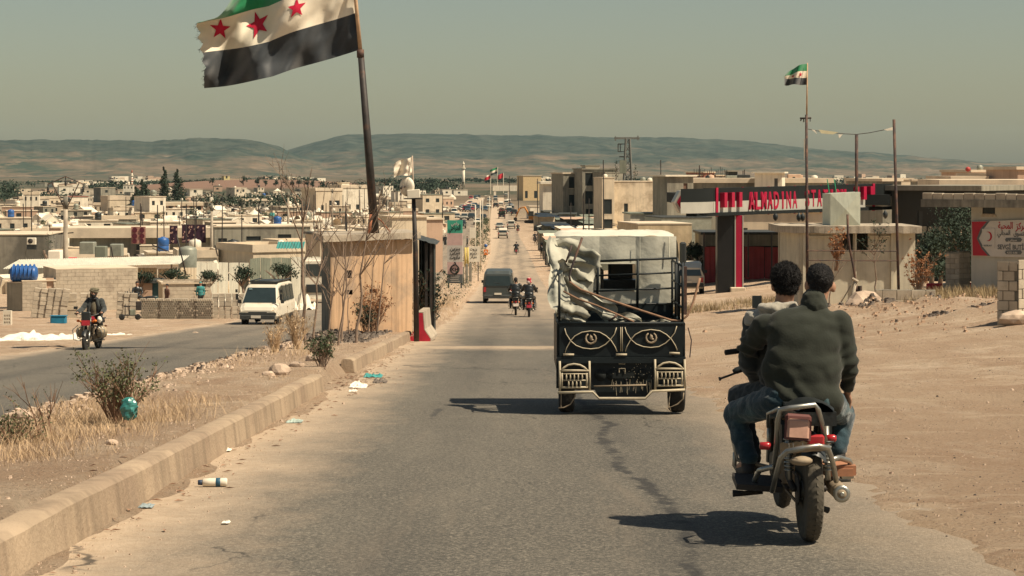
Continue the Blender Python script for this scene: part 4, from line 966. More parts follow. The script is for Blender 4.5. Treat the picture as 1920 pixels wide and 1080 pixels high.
pl.bbox(-.066,.066,-.012,.012,-.055,.055,.014).build('number_plate', mat('worn_plate', (.48,.28,.21), .6, var=.2, scale=10, col2=(.25,.14,.10), thr=.68), mt)
pl = MB(); pl.T = Matrix.Translation(c_+V((0,.004,.0))) @ Euler((R(-10),R(4),0)).to_matrix().to_4x4()
pl.bbox(-.078,.078,.0,.03,-.068,.085,.016).build('plate_holder', mat('dull_brown_red', (.13,.05,.045), .6), mt)
c_ = L_(1506,838,-.28); mb = MB(); mb.T = Matrix.Translation(c_) @ Euler((R(20),R(-4),0)).to_matrix().to_4x4(); mb.grid(lambda a, b: ((a-.5)*.27, .01*ns(a*5,b*5), (b-.5)*.07+.02*ns(a*9, 3)*b), 14, 4, smooth=False).build('torn_mudflap', M_DUSTM, mt)
for px, py in ((1434,836),(1557,822)):
    c_ = L_(px, py, -.16); MB().lathe([(.008,-.032),(.022,-.028),(.024,.02),(.016,.034)], 12, axis='x', c=c_).build('rear_turn_signal', M_REDL, mt)
c_ = L_(1502,864,-.30); MB().ball(c_, (.068,.05,.028), 14).build('mudguard_lamp', M_DUSTM, mt)
for px in (1479, 1487, 1505): MB().tube([L_(px,830,-.34), L_(px+1,845,-.35)], .002, 4).build('wire', M_CHROME, mt)

# ---------------------------------------------------------------- cargo tricycle
TD = 25.0; TX = (1164-960)/F*TD; TZ = gbase(TX, TD)
tt = thing('cargo_tricycle', 'black cargo tricycle with white tarp cab and painted tailgate', 'cargo tricycle', (TX, TD, TZ))
def T_(px, py, yl=0.0):
    D = TD+yl; return V(((px-960)/F*D-TX, yl, (320-py)/F*D-TZ))
def zx(X, Y, yl=-.03): return T_(1030+X/5.4, 590+Y/5.4, yl)     # from the enlarged view of the tailgate
M_TRIM = mat('cream_trim', (.44,.38,.27), .6, var=.2, scale=12, col2=(.32,.26,.19), thr=.62)
M_BLKD = mat('dusty_black', (.011,.016,.018), .5, var=.4, scale=3, spec=.25, col2=(.028,.03,.028), thr=.72)
x0, x1 = T_(1044,600).x, T_(1285,600).x
tg = MB(); tg.box(x0+.03, x1-.03, -.015, .015, T_(0,668).z, T_(0,606).z); tg.tube([V((x0+.02,-.01,T_(0,606).z)), V((x1-.02,-.01,T_(0,606).z))], .016, 8); tg.build('tailgate', M_BLKD, tt)
for off in (0, 610):
    e = MB()
    for arc in (((160,385),(175,335),(215,265),(260,215),(330,178),(420,165),(510,178),(575,215),(625,262),(665,325),(685,375)), ((155,140),(170,195),(215,265),(270,312),(340,338),(420,347),(500,338),(570,300),(620,250),(660,195),(680,130))):
        e.tube([zx(X+off, Y-(14 if off else 0), -.026) for X, Y in arc], .0115, 8, flat=.5)
    e.build('eye_ornament', M_TRIM, tt)
    h_ = MB(); h_.tube([zx(420+off+52*math.sin(a), 245-(8 if off else 0)+52*math.cos(a)-4, -.03) for a in [R(-150+i*30) for i in range(11)]], [.008,.010,.012,.013,.013,.013,.013,.013,.012,.010,.008], 8)
    h_.build('horseshoe_emblem', M_DUSTM, tt)
    c_ = zx(422+off, 240-(8 if off else 0), -.035); b_ = MB(); b_.ball(c_+V((0,0,.005)), (.020,.012,.030), 10); b_.ball(c_+V((.014,0,-.018)), (.018,.010,.013), 8); b_.ball(c_+V((-.008,0,.032)), (.006,.006,.012), 6); b_.build('horse_head', M_DUSTM, tt)
for X in (722, 738): MB().tube([zx(X,125,-.025), zx(X,372,-.025)], .008, 6, flat=.6).build('centre_strip', M_TRIM, tt)
for a, b in ((140,250),(675,785),(1215,1320)):
    p_ = zx(a, 405 if a < 1000 else 388, -.05); q_ = zx(b, 405 if a < 1000 else 392, -.05); MB().tube([p_, q_], .014, 6).build('hinge', M_TRIM, tt)
MB().box(x0, x1, -.05, .03, T_(0,677).z-.02, T_(0,669).z).build('rear_crossbeam', M_BLKD, tt)
vp = MB(); poly = [(T_(a,b).x, T_(a,b).z) for a, b in ((1043,673),(1285,673),(1285,728),(1222,728),(1212,744),(1122,744),(1113,728),(1043,728))]
vp.prism(poly, .0, .03, 'xz'); vp.build('rear_valance', M_BLKD, tt)
for X, r in ((515,58),(640,60),(800,62),(940,58)):
    c_ = zx(X, 612, 0); MB().lathe([(r/5.4/160,-.012),(r/5.4/160,.004)], 20, axis='y', c=(c_.x,-.004,c_.z)).build('lamp_hole', M_DARK, tt)
MB().box(zx(640,0).x, zx(860,0).x, -.02, -.005, zx(0,645).z, zx(0,560).z).build('lamp_hole_plate', M_DARK, tt)
for pts_ in (((705,460),(705,497),(765,500),(765,462)),((708,585),(706,545),(768,545),(766,585))): MB().tube([zx(X,Y,-.03) for X, Y in pts_], .006, 5).build('plate_bracket', M_TRIM, tt)
MB().tube([zx(450,725,-.03), zx(980,712,-.03)], .010, 6).build('lower_rail', M_DUSTM, tt)
dr = MB()
for i in range(26):
    X = rnd.gauss(800, 130); Y = rnd.uniform(655, 700); L = rnd.uniform(20, 130); dr.tube([zx(X, Y, -.034), zx(X+rnd.uniform(-14,14), min(822, Y+L), -.034)], .0022, 3)
for i in range(40):
    X = rnd.gauss(860, 110); Y = rnd.gauss(560, 60); dr.ob(zx(X, Y, -.022), (.008,.002,.005))
o = dr.build('paint_splash', M_TRIM, tt); o['kind'] = 'stuff'
for off, s in ((0, 1), (965, 1)):      # lamp guards
    gx = lambda X, Y, o_=off: zx(X+o_, Y-(18 if o_ else 0), -.06)
    MB().tube([gx(105,470), gx(108,790)], .013, 8).build('guard_post', M_TRIM, tt); MB().tube([gx(405,470), gx(410,765)], .013, 8).build('guard_post', M_TRIM, tt)
    MB().tube([gx(120,565),(gx(150,535)),(gx(190,510)),(gx(250,500)),(gx(310,510)),(gx(355,535)),(gx(385,565))], .012, 8).tube([gx(105,566), gx(400,566)], .013, 8).build('guard_arch', M_TRIM, tt)
    MB().tube([gx(120,600), gx(390,600)], .009, 6).tube([gx(120,665), gx(390,665)], .009, 6).tube([gx(120,738), gx(390,735)], .013, 6).tube([gx(128,590), gx(128,740)], .012, 6).tube([gx(378,590), gx(380,740)], .012, 6).build('guard_grid', M_TRIM, tt)
    for i in range(5): c_ = gx(172+i*40, 630)+V((0,-.015,0)); MB().ball(c_, (.010,.012,.036), 8).build('bullet_stud', M_TRIM, tt)
    for i in range(4): c_ = gx(195+i*40, 700)+V((0,-.015,0)); MB().ball(c_, (.010,.012,.036), 8).build('bullet_stud', M_TRIM, tt)
MB().tube([zx(X,Y,-.07) for X, Y in ((85,790),(440,783),(505,850),(970,850),(1045,775),(1372,760))], .015, 8).build('bumper', M_TRIM, tt)
for s, px in ((-1, 1062), (1, 1268)):
    c_ = T_(px, 778, .25); w_ = MB().lathe([(.12,-.05),(.17,-.06),(.17,.06),(.12,.05)], 20, axis='x', c=(c_.x,.25,.28)).build('wheel', M_DUSTM, tt)
    MB().lathe([(.16,-.085),(.25,-.09),(.272,-.07),(.28,-.03),(.28,.03),(.272,.07),(.25,.09),(.16,.085)], 30, axis='x', c=(c_.x,.25,.28)).build('tyre', M_RUB, w_)
MB().lathe([(.13,-.05),(.27,-.05),(.285,0),(.27,.05),(.13,.05)], 24, axis='x', c=(0,2.35,.285)).build('front_wheel', M_RUB, tt)
MB().tube([(x0+.1,.25,.3),(x1-.1,.25,.3)], .035, 8).tube([(0,.25,.3),(0,1.6,.42)], .03, 8).ball((0,.25,.3), .11, 10).build('axle', M_STEELD, tt)
MB().tube([zx(120,790,-.04), zx(118,935,-.04)], .006, 5).tube([zx(90,945,-.04), zx(150,940,-.04), zx(215,905,-.04), zx(262,830,-.04), zx(262,795,-.04)], .008, 6).build('hanging_cable', M_DUSTM, tt)
MB().tube([zx(1225,790,-.04), zx(1205,945,-.04), zx(1300,905,-.04), zx(1355,850,-.04), zx(1360,790,-.04)], .008, 6).tube([zx(1180,945,-.04), zx(1235,985,-.04), zx(1215,930,-.04)], .006, 5).build('hanging_cable', M_DUSTM, tt)
bd = MB(); zf, zs = .72, T_(0,606).z
bd.box(x0+.02, x1-.02, .02, 1.75, zf-.04, zf); bd.build('bed_floor', M_BLKD, tt)
for xx in (x0, x1-.03): MB().box(xx, xx+.03, .02, 1.75, .5, zs).build('bed_side', M_BLKD, tt)
MB().box(x0+.03, x1-.03, 1.70, 1.74, zf, zs+.12).build('bed_front', M_BLKD, tt)
rl = MB(); yf = 1.66
for py in (487, 514, 543, 572): rl.tube([T_(1113 if py < 560 else 1120, py+ (3 if py < 560 else 0), yf), T_(1270, py-3, yf)], .017 if py == 487 else .013, 6)
rl.build('headboard_rail', M_BLKD, tt)
for px, a, b in ((1121,487,563),(1196,487,577),(1270,484,600)): MB().tube([T_(px,a,yf), T_(px-1,b,yf)], .019, 6).build('headboard_post', M_BLKD, tt)
xr_ = x1-.03
for yl in (.03, .55, 1.1, 1.64): MB().tube([(xr_, yl, zs), (xr_, yl, 1.74)], .017, 6).build('side_post', M_BLKD, tt)
for z_ in (1.25, 1.5, 1.74): MB().tube([(xr_, .03, z_), (xr_, 1.64, z_)], .013, 6).build('side_rail', M_BLKD, tt)
for yl in (.03, .8, 1.64): MB().tube([(x0+.03, yl, zs), (x0+.03, yl, 1.62)], .017, 6).build('side_post', M_BLKD, tt)
MB().tube([(x0+.03, .03, 1.62), (x0+.03, 1.64, 1.62)], .013, 6).build('side_rail', M_BLKD, tt)
# cab under tarpaulin
M_TARP = mat('grey_white_tarp', (.56,.55,.46), .85, var=.10, scale=2.2, bump=.45, bscale=7, col2=(.42,.41,.35), thr=.6, spec=.15)
yc = 1.78; cl, cr = T_(1042,500,yc).x, T_(1268,500,yc).x; ct, cb = T_(0,443,yc).z, T_(0,575,yc).z; ctop = ct + .05
wx0, wx1, wz0, wz1 = T_(1124,0,yc).x, T_(1192,0,yc).x, T_(0,543,yc).z, T_(0,494,yc).z
def wr(x, z, s=0): return .022*ns(x*3.2+s, z*2.5) + .012*abs(ns(x*9+s, z*7, 3))
ta = MB()
def face(xa, xb, za, zb, n1, n2): ta.grid(lambda a, b: (lerp(xa, xb, a), yc-.03*math.sin(a*3.14)*b + wr(lerp(xa,xb,a), lerp(za,zb,b)), lerp(za, zb, b)), n1, n2, smooth=True)
face(cl, wx0, cb, ct, 12, 16); face(wx1, cr, cb, ct, 16, 16); face(wx0, wx1, cb, wz0, 8, 5); face(wx0, wx1, wz1, ct, 8, 5)
ta.grid(lambda a, b: (lerp(cl, cr, a)+.02*ns(b*3, a*2), lerp(yc, 2.95, b), ct + (ctop-ct)*math.sin(min(1, b*2.2)*1.57) - (.05*(abs(2*a-1))**14) + wr(a*3, b*3, 4) - .06*max(0, b-.8)), 26, 12, smooth=True)
for xx, s in ((cl, -1), (cr, 1)):
    ta.grid(lambda a, b: (xx + s*.02 + s*.05*math.sin(b*3.1)*abs(ns(a*3, b*3, s)), lerp(yc, 2.4, a), lerp(cb, ct + (ctop-ct)*math.sin(min(1, a*2.2)*1.57)-.1, b)), 10, 12, smooth=False)
cab = ta.build('cab_tarp', M_TARP, tt)
mb = MB(); mb.tube([V((wx0,yc-.02,wz0)), V((wx1,yc-.02,wz0)), V((wx1,yc-.02,wz1)), V((wx0,yc-.02,wz1)), V((wx0,yc-.02,wz0))], .010, 5); mb.build('window_frame', M_TARP, cab)
MB().tube([(cr-.10+i*.001, yc-.045, ct-.04*i) for i in range(8)], .006, 4).tube([(wx1+.05, yc-.045, lerp(ct, wz0, i/6)) for i in range(7)], .004, 3).build('seam', M_TARP, cab)
ci = MB(); ci.box(cl+.04, cr-.04, 2.0, 2.9, .5, 1.12); ci.box(cl+.05, cl+.11, 2.84, 2.9, 1.1, ctop-.1); ci.box(cr-.11, cr-.05, 2.84, 2.9, 1.1, ctop-.1); ci.box(-.02,.02,2.84,2.9,1.1,ctop-.1); ci.box(cl+.1, cr-.1, 2.5, 2.9, 1.12, 1.34); ci.box(cl+.06, cr-.06, 2.84, 2.9, ctop-.22, ctop-.12)
ci.build('cab_frame', M_BLKD, tt)
MB().box(cl+.1, cr-.1, 2.52, 2.88, 1.3, 1.45).bbox(-.62,-.10,2.3,2.4,.9,1.62,.04).build('dashboard', M_BLKL, tt)  # dash built up with an upright black slab to keep the cab window dark
MB().box(.02,.3,2.86,2.9,1.45,ctop-.2).build('shade_panel', M_BLKL, tt)  # added black panel that darkens what shows through the cab window
mr_ = T_(1281,473,1.9); MB().bbox(mr_.x-.045, mr_.x+.04, 1.88, 1.94, mr_.z-.13, mr_.z+.13, .02).tube([(mr_.x-.02,1.9,mr_.z-.12),(mr_.x,1.9,mr_.z-.45)], .008, 5).tube([(mr_.x+.015,1.9,mr_.z-.12),(mr_.x+.02,1.9,mr_.z-.45)], .006, 5).build('wing_mirror', M_BLACK, tt)
pk = T_(1283,500,.7); MB().box(x1+.005, x1+.06, .5, .66, T_(0,590,.5).z, T_(0,500,.5).z).build('rusty_plank', M_STEEL, tt)
ck = MB(); ck.tube([(x1+.03, -.02, zs-.05), (x1+.07, -.02, zs-.2), (x1+.05,-.02,zs-.4)], .007, 5); ck.build('side_chain', M_STEEL, tt)
# loose cargo: crumpled tarp, rods
cg = thing('crumpled_tarp', 'crumpled dirty white tarpaulin heaped in the cargo bed corner', 'tarpaulin', (TX, TD, TZ))
M_TARPD = mat('dirty_tarp', (.40,.39,.32), .95, var=.2, scale=4, bump=.5, bscale=9, col2=(.20,.21,.18), thr=.60, spec=.05)
def cloth(path, width, seed, amp=.06, n=30, m=14):
    amp *= .75
    pts_ = [V(p) for p in path]
    def f(a, b):
        q = a*(len(pts_)-1); i = min(len(pts_)-2, int(q)); p = pts_[i].lerp(pts_[i+1], q-i); d = (pts_[i+1]-pts_[i]).normalized(); s_ = d.cross(V((0,1,.2))).normalized()
        w = width*(.7+.5*ns(a*3, seed))
        return p + s_*(b-.5)*w + V((ns(a*3.2, b*2, seed)*amp*1.5, math.sin(b*10+seed+3.5*ns(a*2.5, seed, 2))*amp*.75 - abs(ns(a*2.6, b*2.4, seed+3))*amp*3, ns(a*3.4, b*2.5, seed+7)*amp*1.6 + ns(a*11, b*7, seed)*amp*.3))
    return MB().grid(f, n, m, smooth=True)
def Z3(X, Y, yl): return T_(1030+X/5.68, 430+Y/5.68, yl)      # from the enlarged view of the cargo bed
cloth([Z3(110,120,1.55), Z3(60,330,1.2), Z3(80,480,.8), Z3(110,650,.5), Z3(100,880,.12)], .30, 1.3, .06).build('fold', M_TARPD, cg)
cloth([Z3(80,230,1.5), Z3(250,230,1.5), Z3(400,330,1.5), Z3(440,420,1.5)], .36, 2.7, .05).build('fold', M_TARPD, cg)
cloth([Z3(90,420,.9), Z3(200,440,.85), Z3(330,470,.9), Z3(470,540,1.0)], .30, 5.1, .07).build('fold', M_TARPD, cg)
cloth([Z3(170,560,.7), Z3(330,700,.7), Z3(520,800,.6), Z3(690,900,.5)], .26, 7.7, .06).build('fold', M_TARPD, cg)
cloth([Z3(80,900,.1), Z3(180,860,.1), Z3(280,880,.12), Z3(390,1000,.12)], .26, 9.4, .05).build('fold', M_TARPD, cg)
cloth([Z3(560,920,.3), Z3(700,960,.25), Z3(850,930,.25), Z3(980,990,.25)], .16, 4.4, .04).build('fold', M_TARPD, cg)
cloth([Z3(1060,1000,.3), Z3(1180,965,.3), Z3(1300,980,.3)], .05, 4.9, .02).build('fold', M_TARPD, cg)
def rod(pts_, r, label, m=M_STEEL, name='rod'):
    o = MB().tube([Z3(*p)-V((0,0,0)) for p in pts_], r, 7).build(name, m); o.location = (TX, TD, TZ); return tag(o, label, 'rod')
rod([(178,350,.6),(240,172,.65)], .012, 'short rusty upright rod at the left end of the cargo bed')
rod([(225,560,.5),(212,500,.5),(240,400,.52),(350,88,.55)], .014, 'long rusty rod rising from the crumpled tarpaulin')
rod([(215,560,.35),(330,640,.3),(560,725,.25),(900,840,.15),(1130,915,.1),(1300,970,.05),(1400,975,.05),(1470,920,.05),(1530,780,.1),(1570,640,.12),(1605,520,.15)], .014, 'long bent branch curving up outside the bed', M_TWIG, 'branch_pole')
rod([(150,660,.3),(300,740,.25),(500,810,.2),(720,905,.12),(900,985,.05)], .012, 'second thinner branch lying across the cargo bed', M_TWIG, 'branch_pole')
rod([(720,910,.1),(690,940,.1),(630,975,.1)], .014, 'short hooked rusty rod on the tailgate edge')
for i, (a, b, c_, d_) in enumerate(((1080,800,1330,370),(1170,790,1270,610),(1250,650,1280,800))):
    pass
# ---------------------------------------------------------------- vehicles
M_VWHITE = mat('van_white', (.62,.57,.46), .45, var=.08, scale=2, col2=(.52,.40,.27), thr=.60, spec=.45)
M_VDARK = mat('van_grey', (.055,.065,.062), .4, var=.15, scale=3, spec=.5, col2=(.12,.11,.09), thr=.66)
M_VSILV = mat('car_silver', (.34,.32,.27), .4, metal=.2, var=.1, scale=2)
M_VPALE = mat('car_pale', (.58,.53,.43), .45, var=.1, scale=2)
M_VBLK = mat('car_black', (.03,.033,.035), .35, var=.2, scale=2)
M_VBLUE = mat('car_blue', (.04,.07,.10), .4, var=.2, scale=2)
M_VRED = mat('car_red', (.30,.03,.035), .4, var=.2, scale=2)
M_TRIMB = mat('bumper_grey', (.05,.053,.050), .7, var=.25, scale=6)
M_LAMPW = mat('lamp_glass', (.45,.42,.34), .2, var=.15, scale=20, spec=.7)
KINDS = {   # station: y, zlow, belt, roof, half width low, half width belt, half width roof
 'sedan': [(-2.15,.45,.78,.80,.70,.74,.68),(-2.05,.30,.90,.92,.80,.80,.72),(-1.45,.28,.95,.98,.84,.83,.74),(-.95,.26,.95,1.38,.85,.83,.62),(-.1,.26,.93,1.44,.85,.84,.62),(.55,.26,.92,1.36,.85,.84,.62),(1.15,.27,.90,.94,.84,.82,.72),(1.95,.30,.78,.80,.80,.78,.70),(2.12,.40,.68,.70,.70,.70,.62)],
 'suv': [(-2.2,.55,.95,.98,.78,.80,.70),(-2.15,.40,1.05,1.50,.86,.86,.68),(-1.6,.38,1.08,1.74,.88,.87,.70),(-.1,.38,1.06,1.78,.88,.88,.70),(.6,.38,1.05,1.68,.88,.88,.70),(1.25,.38,1.02,1.07,.88,.86,.76),(2.05,.42,.95,.98,.84,.82,.74),(2.2,.5,.80,.84,.76,.76,.68)],
 'van': [(-2.25,.42,.95,1.30,.82,.83,.72),(-2.20,.36,1.02,1.72,.86,.85,.72),(-1.9,.34,1.04,1.88,.87,.86,.73),(.6,.34,1.02,1.92,.87,.86,.73),(1.25,.34,1.0,1.80,.87,.86,.72),(1.85,.34,.98,1.05,.86,.84,.78),(2.15,.36,.85,.90,.84,.82,.76),(2.25,.42,.72,.76,.78,.78,.70)],
 'pickup': [(-2.45,.5,.98,1.0,.84,.85,.82),(-2.42,.42,1.0,1.02,.86,.86,.84),(-.55,.40,1.02,1.04,.86,.86,.84),(-.45,.40,1.04,1.62,.86,.86,.68),(.2,.40,1.04,1.70,.86,.86,.68),(.75,.40,1.04,1.60,.86,.86,.68),(1.25,.40,1.02,1.08,.86,.85,.76),(2.2,.42,.95,.98,.84,.82,.74),(2.35,.5,.82,.85,.76,.76,.68)],
}
GLASS = {'sedan': (2,3,5,6), 'suv': (0,1,4,5), 'van': (0,1,4,5), 'pickup': (2,3,5,6)}   # rear glass from-to, front glass from-to stations
def vehicle(name, label, cat, kind, m, loc, rz=0, group=None, plate=True, scale=1.0, extra=None, cargo=None):
    t = thing(name, label, cat, loc, rz, group); S = KINDS[kind]; mb = MB(); vs = []; n = 12
    for (y, zl, zb, zr, hl, hb, hr) in S:
        h = [(hl*.9, zl), (hl, zl+.14), (hb+.01, zb-.12), (hb-.01, zb), (hr, zr-.05), (hr*.85, zr)]
        vs += [(-a, y, z) for a, z in h] + [(a, y, z) for a, z in reversed(h)]
    fs = [(i*n+j, (i+1)*n+j, (i+1)*n+(j+1) % n, i*n+(j+1) % n) for i in range(len(S)-1) for j in range(n)]
    fs += [tuple(range(n)), tuple(range(len(S)*n-1, (len(S)-1)*n-1, -1))]
    mb.add(vs, fs); body = mb.build('body', m, t)
    r0, r1, f0, f1 = GLASS[kind]
    def glass(a, b, sgn, nm):
        (ya, _, za, ra, _, ba, ha), (yb, _, zb_, rb, _, bb, hb2) = (S[a], S[b])
        # a is the station carrying the roof, b the one at the belt
        A0 = V((0, ya, ra)); B0 = V((0, yb, rb)); top = A0.lerp(B0, .10); bot = A0.lerp(B0, .95); d = (bot-top); nn = V((0, -d.z, d.y))*sgn; nn.normalize(); nn = nn if nn.y*sgn > 0 else -nn
        q = [V((-ha*.88, top.y, top.z)), V((ha*.88, top.y, top.z)), V((bb*.90, bot.y, bot.z)), V((-bb*.90, bot.y, bot.z))]
        if sgn < 0: q = q[::-1]
        g = MB(); g.add([p+nn*.02 for p in q] + [p-nn*.02 for p in q], [(0,3,2,1),(4,5,6,7),(0,1,5,4),(1,2,6,5),(2,3,7,6),(3,0,4,7)]); return g.build(nm, M_GLASS, t)
    glass(f0, f1, 1, 'windscreen')
    if kind == 'pickup':
        st = S[3]; MB().box(-.60,.60,-.59,-.53,1.12,1.5).build('rear_window', M_GLASS, t); MB().box(-.74,.74,-2.3,-.62,1.043,1.05).build('bed_liner', M_TRIMB, t)
    elif kind in ('suv', 'van'):
        st, st2 = S[0], S[1]; zr = S[1][3]; o_ = MB(); y = S[1][0]
        yb = lambda z: lerp(S[0][0], S[1][0], sst(S[0][3], S[1][3], z))
        o_.add([(-.72,S[0][0]-.03,S[0][2]+.12),(.72,S[0][0]-.03,S[0][2]+.12),(.64,y-.035,zr-.10),(-.64,y-.035,zr-.10),(-.72,S[0][0]+.08,S[0][2]+.12),(.72,S[0][0]+.08,S[0][2]+.12),(.64,y+.08,zr-.10),(-.64,y+.08,zr-.10)], [(0,1,2,3),(7,6,5,4),(0,4,5,1),(1,5,6,2),(2,6,7,3),(3,7,4,0)]); o_.build('rear_window', M_GLASS, t)
    else: glass(r1, r0, -1, 'rear_window')
    for s in (-1, 1):       # side glass, one pane per bay
        bays = [(a, a+1) for a in range(r1, f0)] if kind != 'van' else [(2, 3), (3, 4)]
        for a, b in bays:
            (ya, _, za, ra, _, ba, ha), (yb, _, zb_, rb, _, bb, hb2) = S[a], S[b]
            cuts = 3 if kind == 'van' and a == 2 else 1
            for c_ in range(cuts):
                t0, t1 = c_/cuts, (c_+1)/cuts; y0, y1 = lerp(ya, yb, t0)+.05, lerp(ya, yb, t1)-.05; rr = min(ra, rb) if cuts == 1 else ra
                vs = []
                for of in (.012, -.03):
                    vs += [(s*(ba+of), y0, za+.05), (s*(bb+of), y1, zb_+.05), (s*(hb2+.03+of), y1, rb-.12), (s*(ha+.03+of), y0, ra-.12)]
                MB().add(vs, [(0,1,2,3),(7,6,5,4),(0,4,5,1),(1,5,6,2),(2,6,7,3),(3,7,4,0)]).build('side_window', M_GLASS, t)
    R_ = .31 if kind == 'sedan' else .36; wb = 1.32 if kind == 'sedan' else 1.38
    for y in (-wb, wb):
        for s in (-1, 1):
            w = MB().lathe([(.10,-.02),(R_*.6,0),(R_*.62,.02),(.10,.03)], 14, axis='x', c=(s*(.80), y, R_)).build('wheel', M_CHROME, t)
            MB().lathe([(R_*.6,-.1),(R_*.94,-.11),(R_,-.07),(R_,.07),(R_*.94,.11),(R_*.6,.1)], 18, axis='x', c=(s*.75, y, R_)).build('tyre', M_RUB, w)
            MB().lathe([(R_+.05,-.03),(R_+.055,.03)], 18, axis='x', c=(s*.80, y, R_+.02)).build('wheel_arch', M_TRIMB, t)
    yf, yr = S[-1][0], S[0][0]; zf = S[-1][2]; zr_ = S[0][2]
    MB().bbox(-.80,.80,yf-.06,yf+.08,S[-1][1]-.06,S[-1][1]+.14,.03).build('front_bumper', M_TRIMB, t)
    MB().bbox(-.82,.82,yr-.08,yr+.06,S[0][1]-.06,S[0][1]+.14,.03).build('rear_bumper', M_TRIMB, t)
    MB().box(-.42,.42,yf-.02,yf+.02,zf-.14,zf-.02).build('grille', M_TRIMB, t)
    for s in (-1, 1):
        MB().box(s*.66-.13,s*.66+.13,yf-.05,yf+.03,zf-.15,zf-.01).build('headlight', M_LAMPW, t)
        MB().box(s*.74-.07,s*.74+.07,yr-.035,yr+.04,zr_-.22,zr_+.04).build('tail_light', M_REDL, t)
        MB().ob((s*(S[f0][5]+.12), S[f0][0]+.25, S[f0][2]+.12), (.14,.06,.16)).build('wing_mirror', M_BLACK, t)
    if plate: MB().box(-.2,.2,yr-.10,yr-.082,S[0][1]+.15,S[0][1]+.26).build('rear_plate', M_WPAINT, t); MB().box(-.22,.22,yf+.082,yf+.095,S[-1][1]-.02,S[-1][1]+.09).build('front_plate', M_WPAINT, t)
    if cargo: cargo(t)
    if scale != 1: t.scale = (scale,)*3
    return t
def at_ground(px, py, D=200., f=gz):
    for _ in range(12): D = max(8, -f((px-960)/F*D, D)*F/(py-320))
    return V(((px-960)/F*D, D, f((px-960)/F*D, D)))
def road_pt(px, D): x = (px-960)/F*D; return V((x, D, gbase(x, D)))

# ---- people built as one body
def person(label, loc, rz=0, pose='stand', top=M_BLKL, leg=M_JEAND, hd_=M_HAIR, h=1.72, group=None, seed=1, vox=.03, head2=None, skirt=False, extra=None):
    k = h/1.72; rg = random.Random(seed); st = rg.uniform(.08, .2)
    sk, tp, lg, hr = 0, 1, 2, 3
    if pose in ('stand', 'walk'):
        a = st if pose == 'walk' else .05
        pr = [('e',(0,0,1.60),(.082,.098,.115),(0,0,0),sk), ('e',(0,.012,1.635),(.092,.105,.098),(0,0,0),hr), ('c',(0,0,1.40),(0,0,1.52),.06,.055,sk),
              ('e',(0,0,1.30),(.20,.115,.17),(0,0,0),tp), ('e',(0,0,1.08),(.165,.12,.18),(0,0,0),tp), ('e',(0,0,.93),(.175,.125,.12),(0,0,0),tp if not skirt else lg),
              ('c',(-.19,0,1.38),(-.25,.02,1.12),.058,.046,tp), ('c',(-.25,.02,1.12),(-.24,-.08*(-1),.88),.044,.034,tp), ('c',(.19,0,1.38),(.25,.02,1.12),.058,.046,tp), ('c',(.25,.02,1.12),(.23,-.06,.90),.044,.034,tp),
              ('e',(-.24,.08,.82),(.03,.035,.055),(0,0,0),sk), ('e',(.23,-.06,.84),(.03,.035,.055),(0,0,0),sk),
              ('c',(-.09,0,.88),(-.10,-a*.7,.50),.095,.062,lg), ('c',(-.10,-a*.7,.50),(-.10,-a*.3,.09),.060,.042,lg), ('c',(.09,0,.88),(.10,a*.6,.50),.095,.062,lg), ('c',(.10,a*.6,.50),(.10,a*1.3,.09),.060,.042,lg),
              ('c',(-.10,-a*.3+.03,.045),(-.11,-a*.3-.12,.035),.045,.035,hr), ('c',(.10,a*1.3+.03,.045),(.11,a*1.3-.12,.035),.045,.035,hr)]
        if skirt: pr += [('c',(0,0,.95),(0,0,.16),.17,.24,lg)]
    else:  # sitting
        pr = [('e',(0,0,1.12),(.082,.098,.115),(0,0,0),sk), ('e',(0,.012,1.155),(.092,.105,.098),(0,0,0),hr), ('c',(0,0,.92),(0,0,1.04),.06,.055,sk),
              ('e',(0,0,.82),(.20,.115,.17),(0,0,0),tp), ('e',(0,0,.6),(.17,.13,.18),(0,0,0),tp), ('e',(0,0,.46),(.18,.14,.11),(0,0,0),lg),
              ('c',(-.19,0,.9),(-.26,-.1,.66),.056,.046,tp), ('c',(-.26,-.1,.66),(-.12,-.32,.58),.044,.034,tp), ('c',(.19,0,.9),(.26,-.1,.66),.056,.046,tp), ('c',(.26,-.1,.66),(.1,-.34,.6),.044,.034,tp),
              ('e',(-.09,-.36,.57),(.035,.05,.03),(0,0,0),sk), ('e',(.07,-.38,.6),(.035,.05,.03),(0,0,0),sk),
              ('c',(-.09,0,.45),(-.14,-.42,.48),.09,.062,lg), ('c',(-.14,-.42,.48),(-.14,-.40,.08),.058,.042,lg), ('c',(.09,0,.45),(.14,-.42,.48),.09,.062,lg), ('c',(.14,-.42,.48),(.15,-.36,.08),.058,.042,lg),
              ('c',(-.14,-.38,.045),(-.15,-.52,.035),.045,.035,hr), ('c',(.15,-.34,.045),(.15,-.48,.035),.045,.035,hr)]
    o = addmesh('person', sculpt(pr, vox, 3), [M_SKIN, top, leg, hd_]); o.location = loc; o.rotation_euler = (0,0,rz); o.scale = (k,)*3
    return tag(o, label, 'person', group)
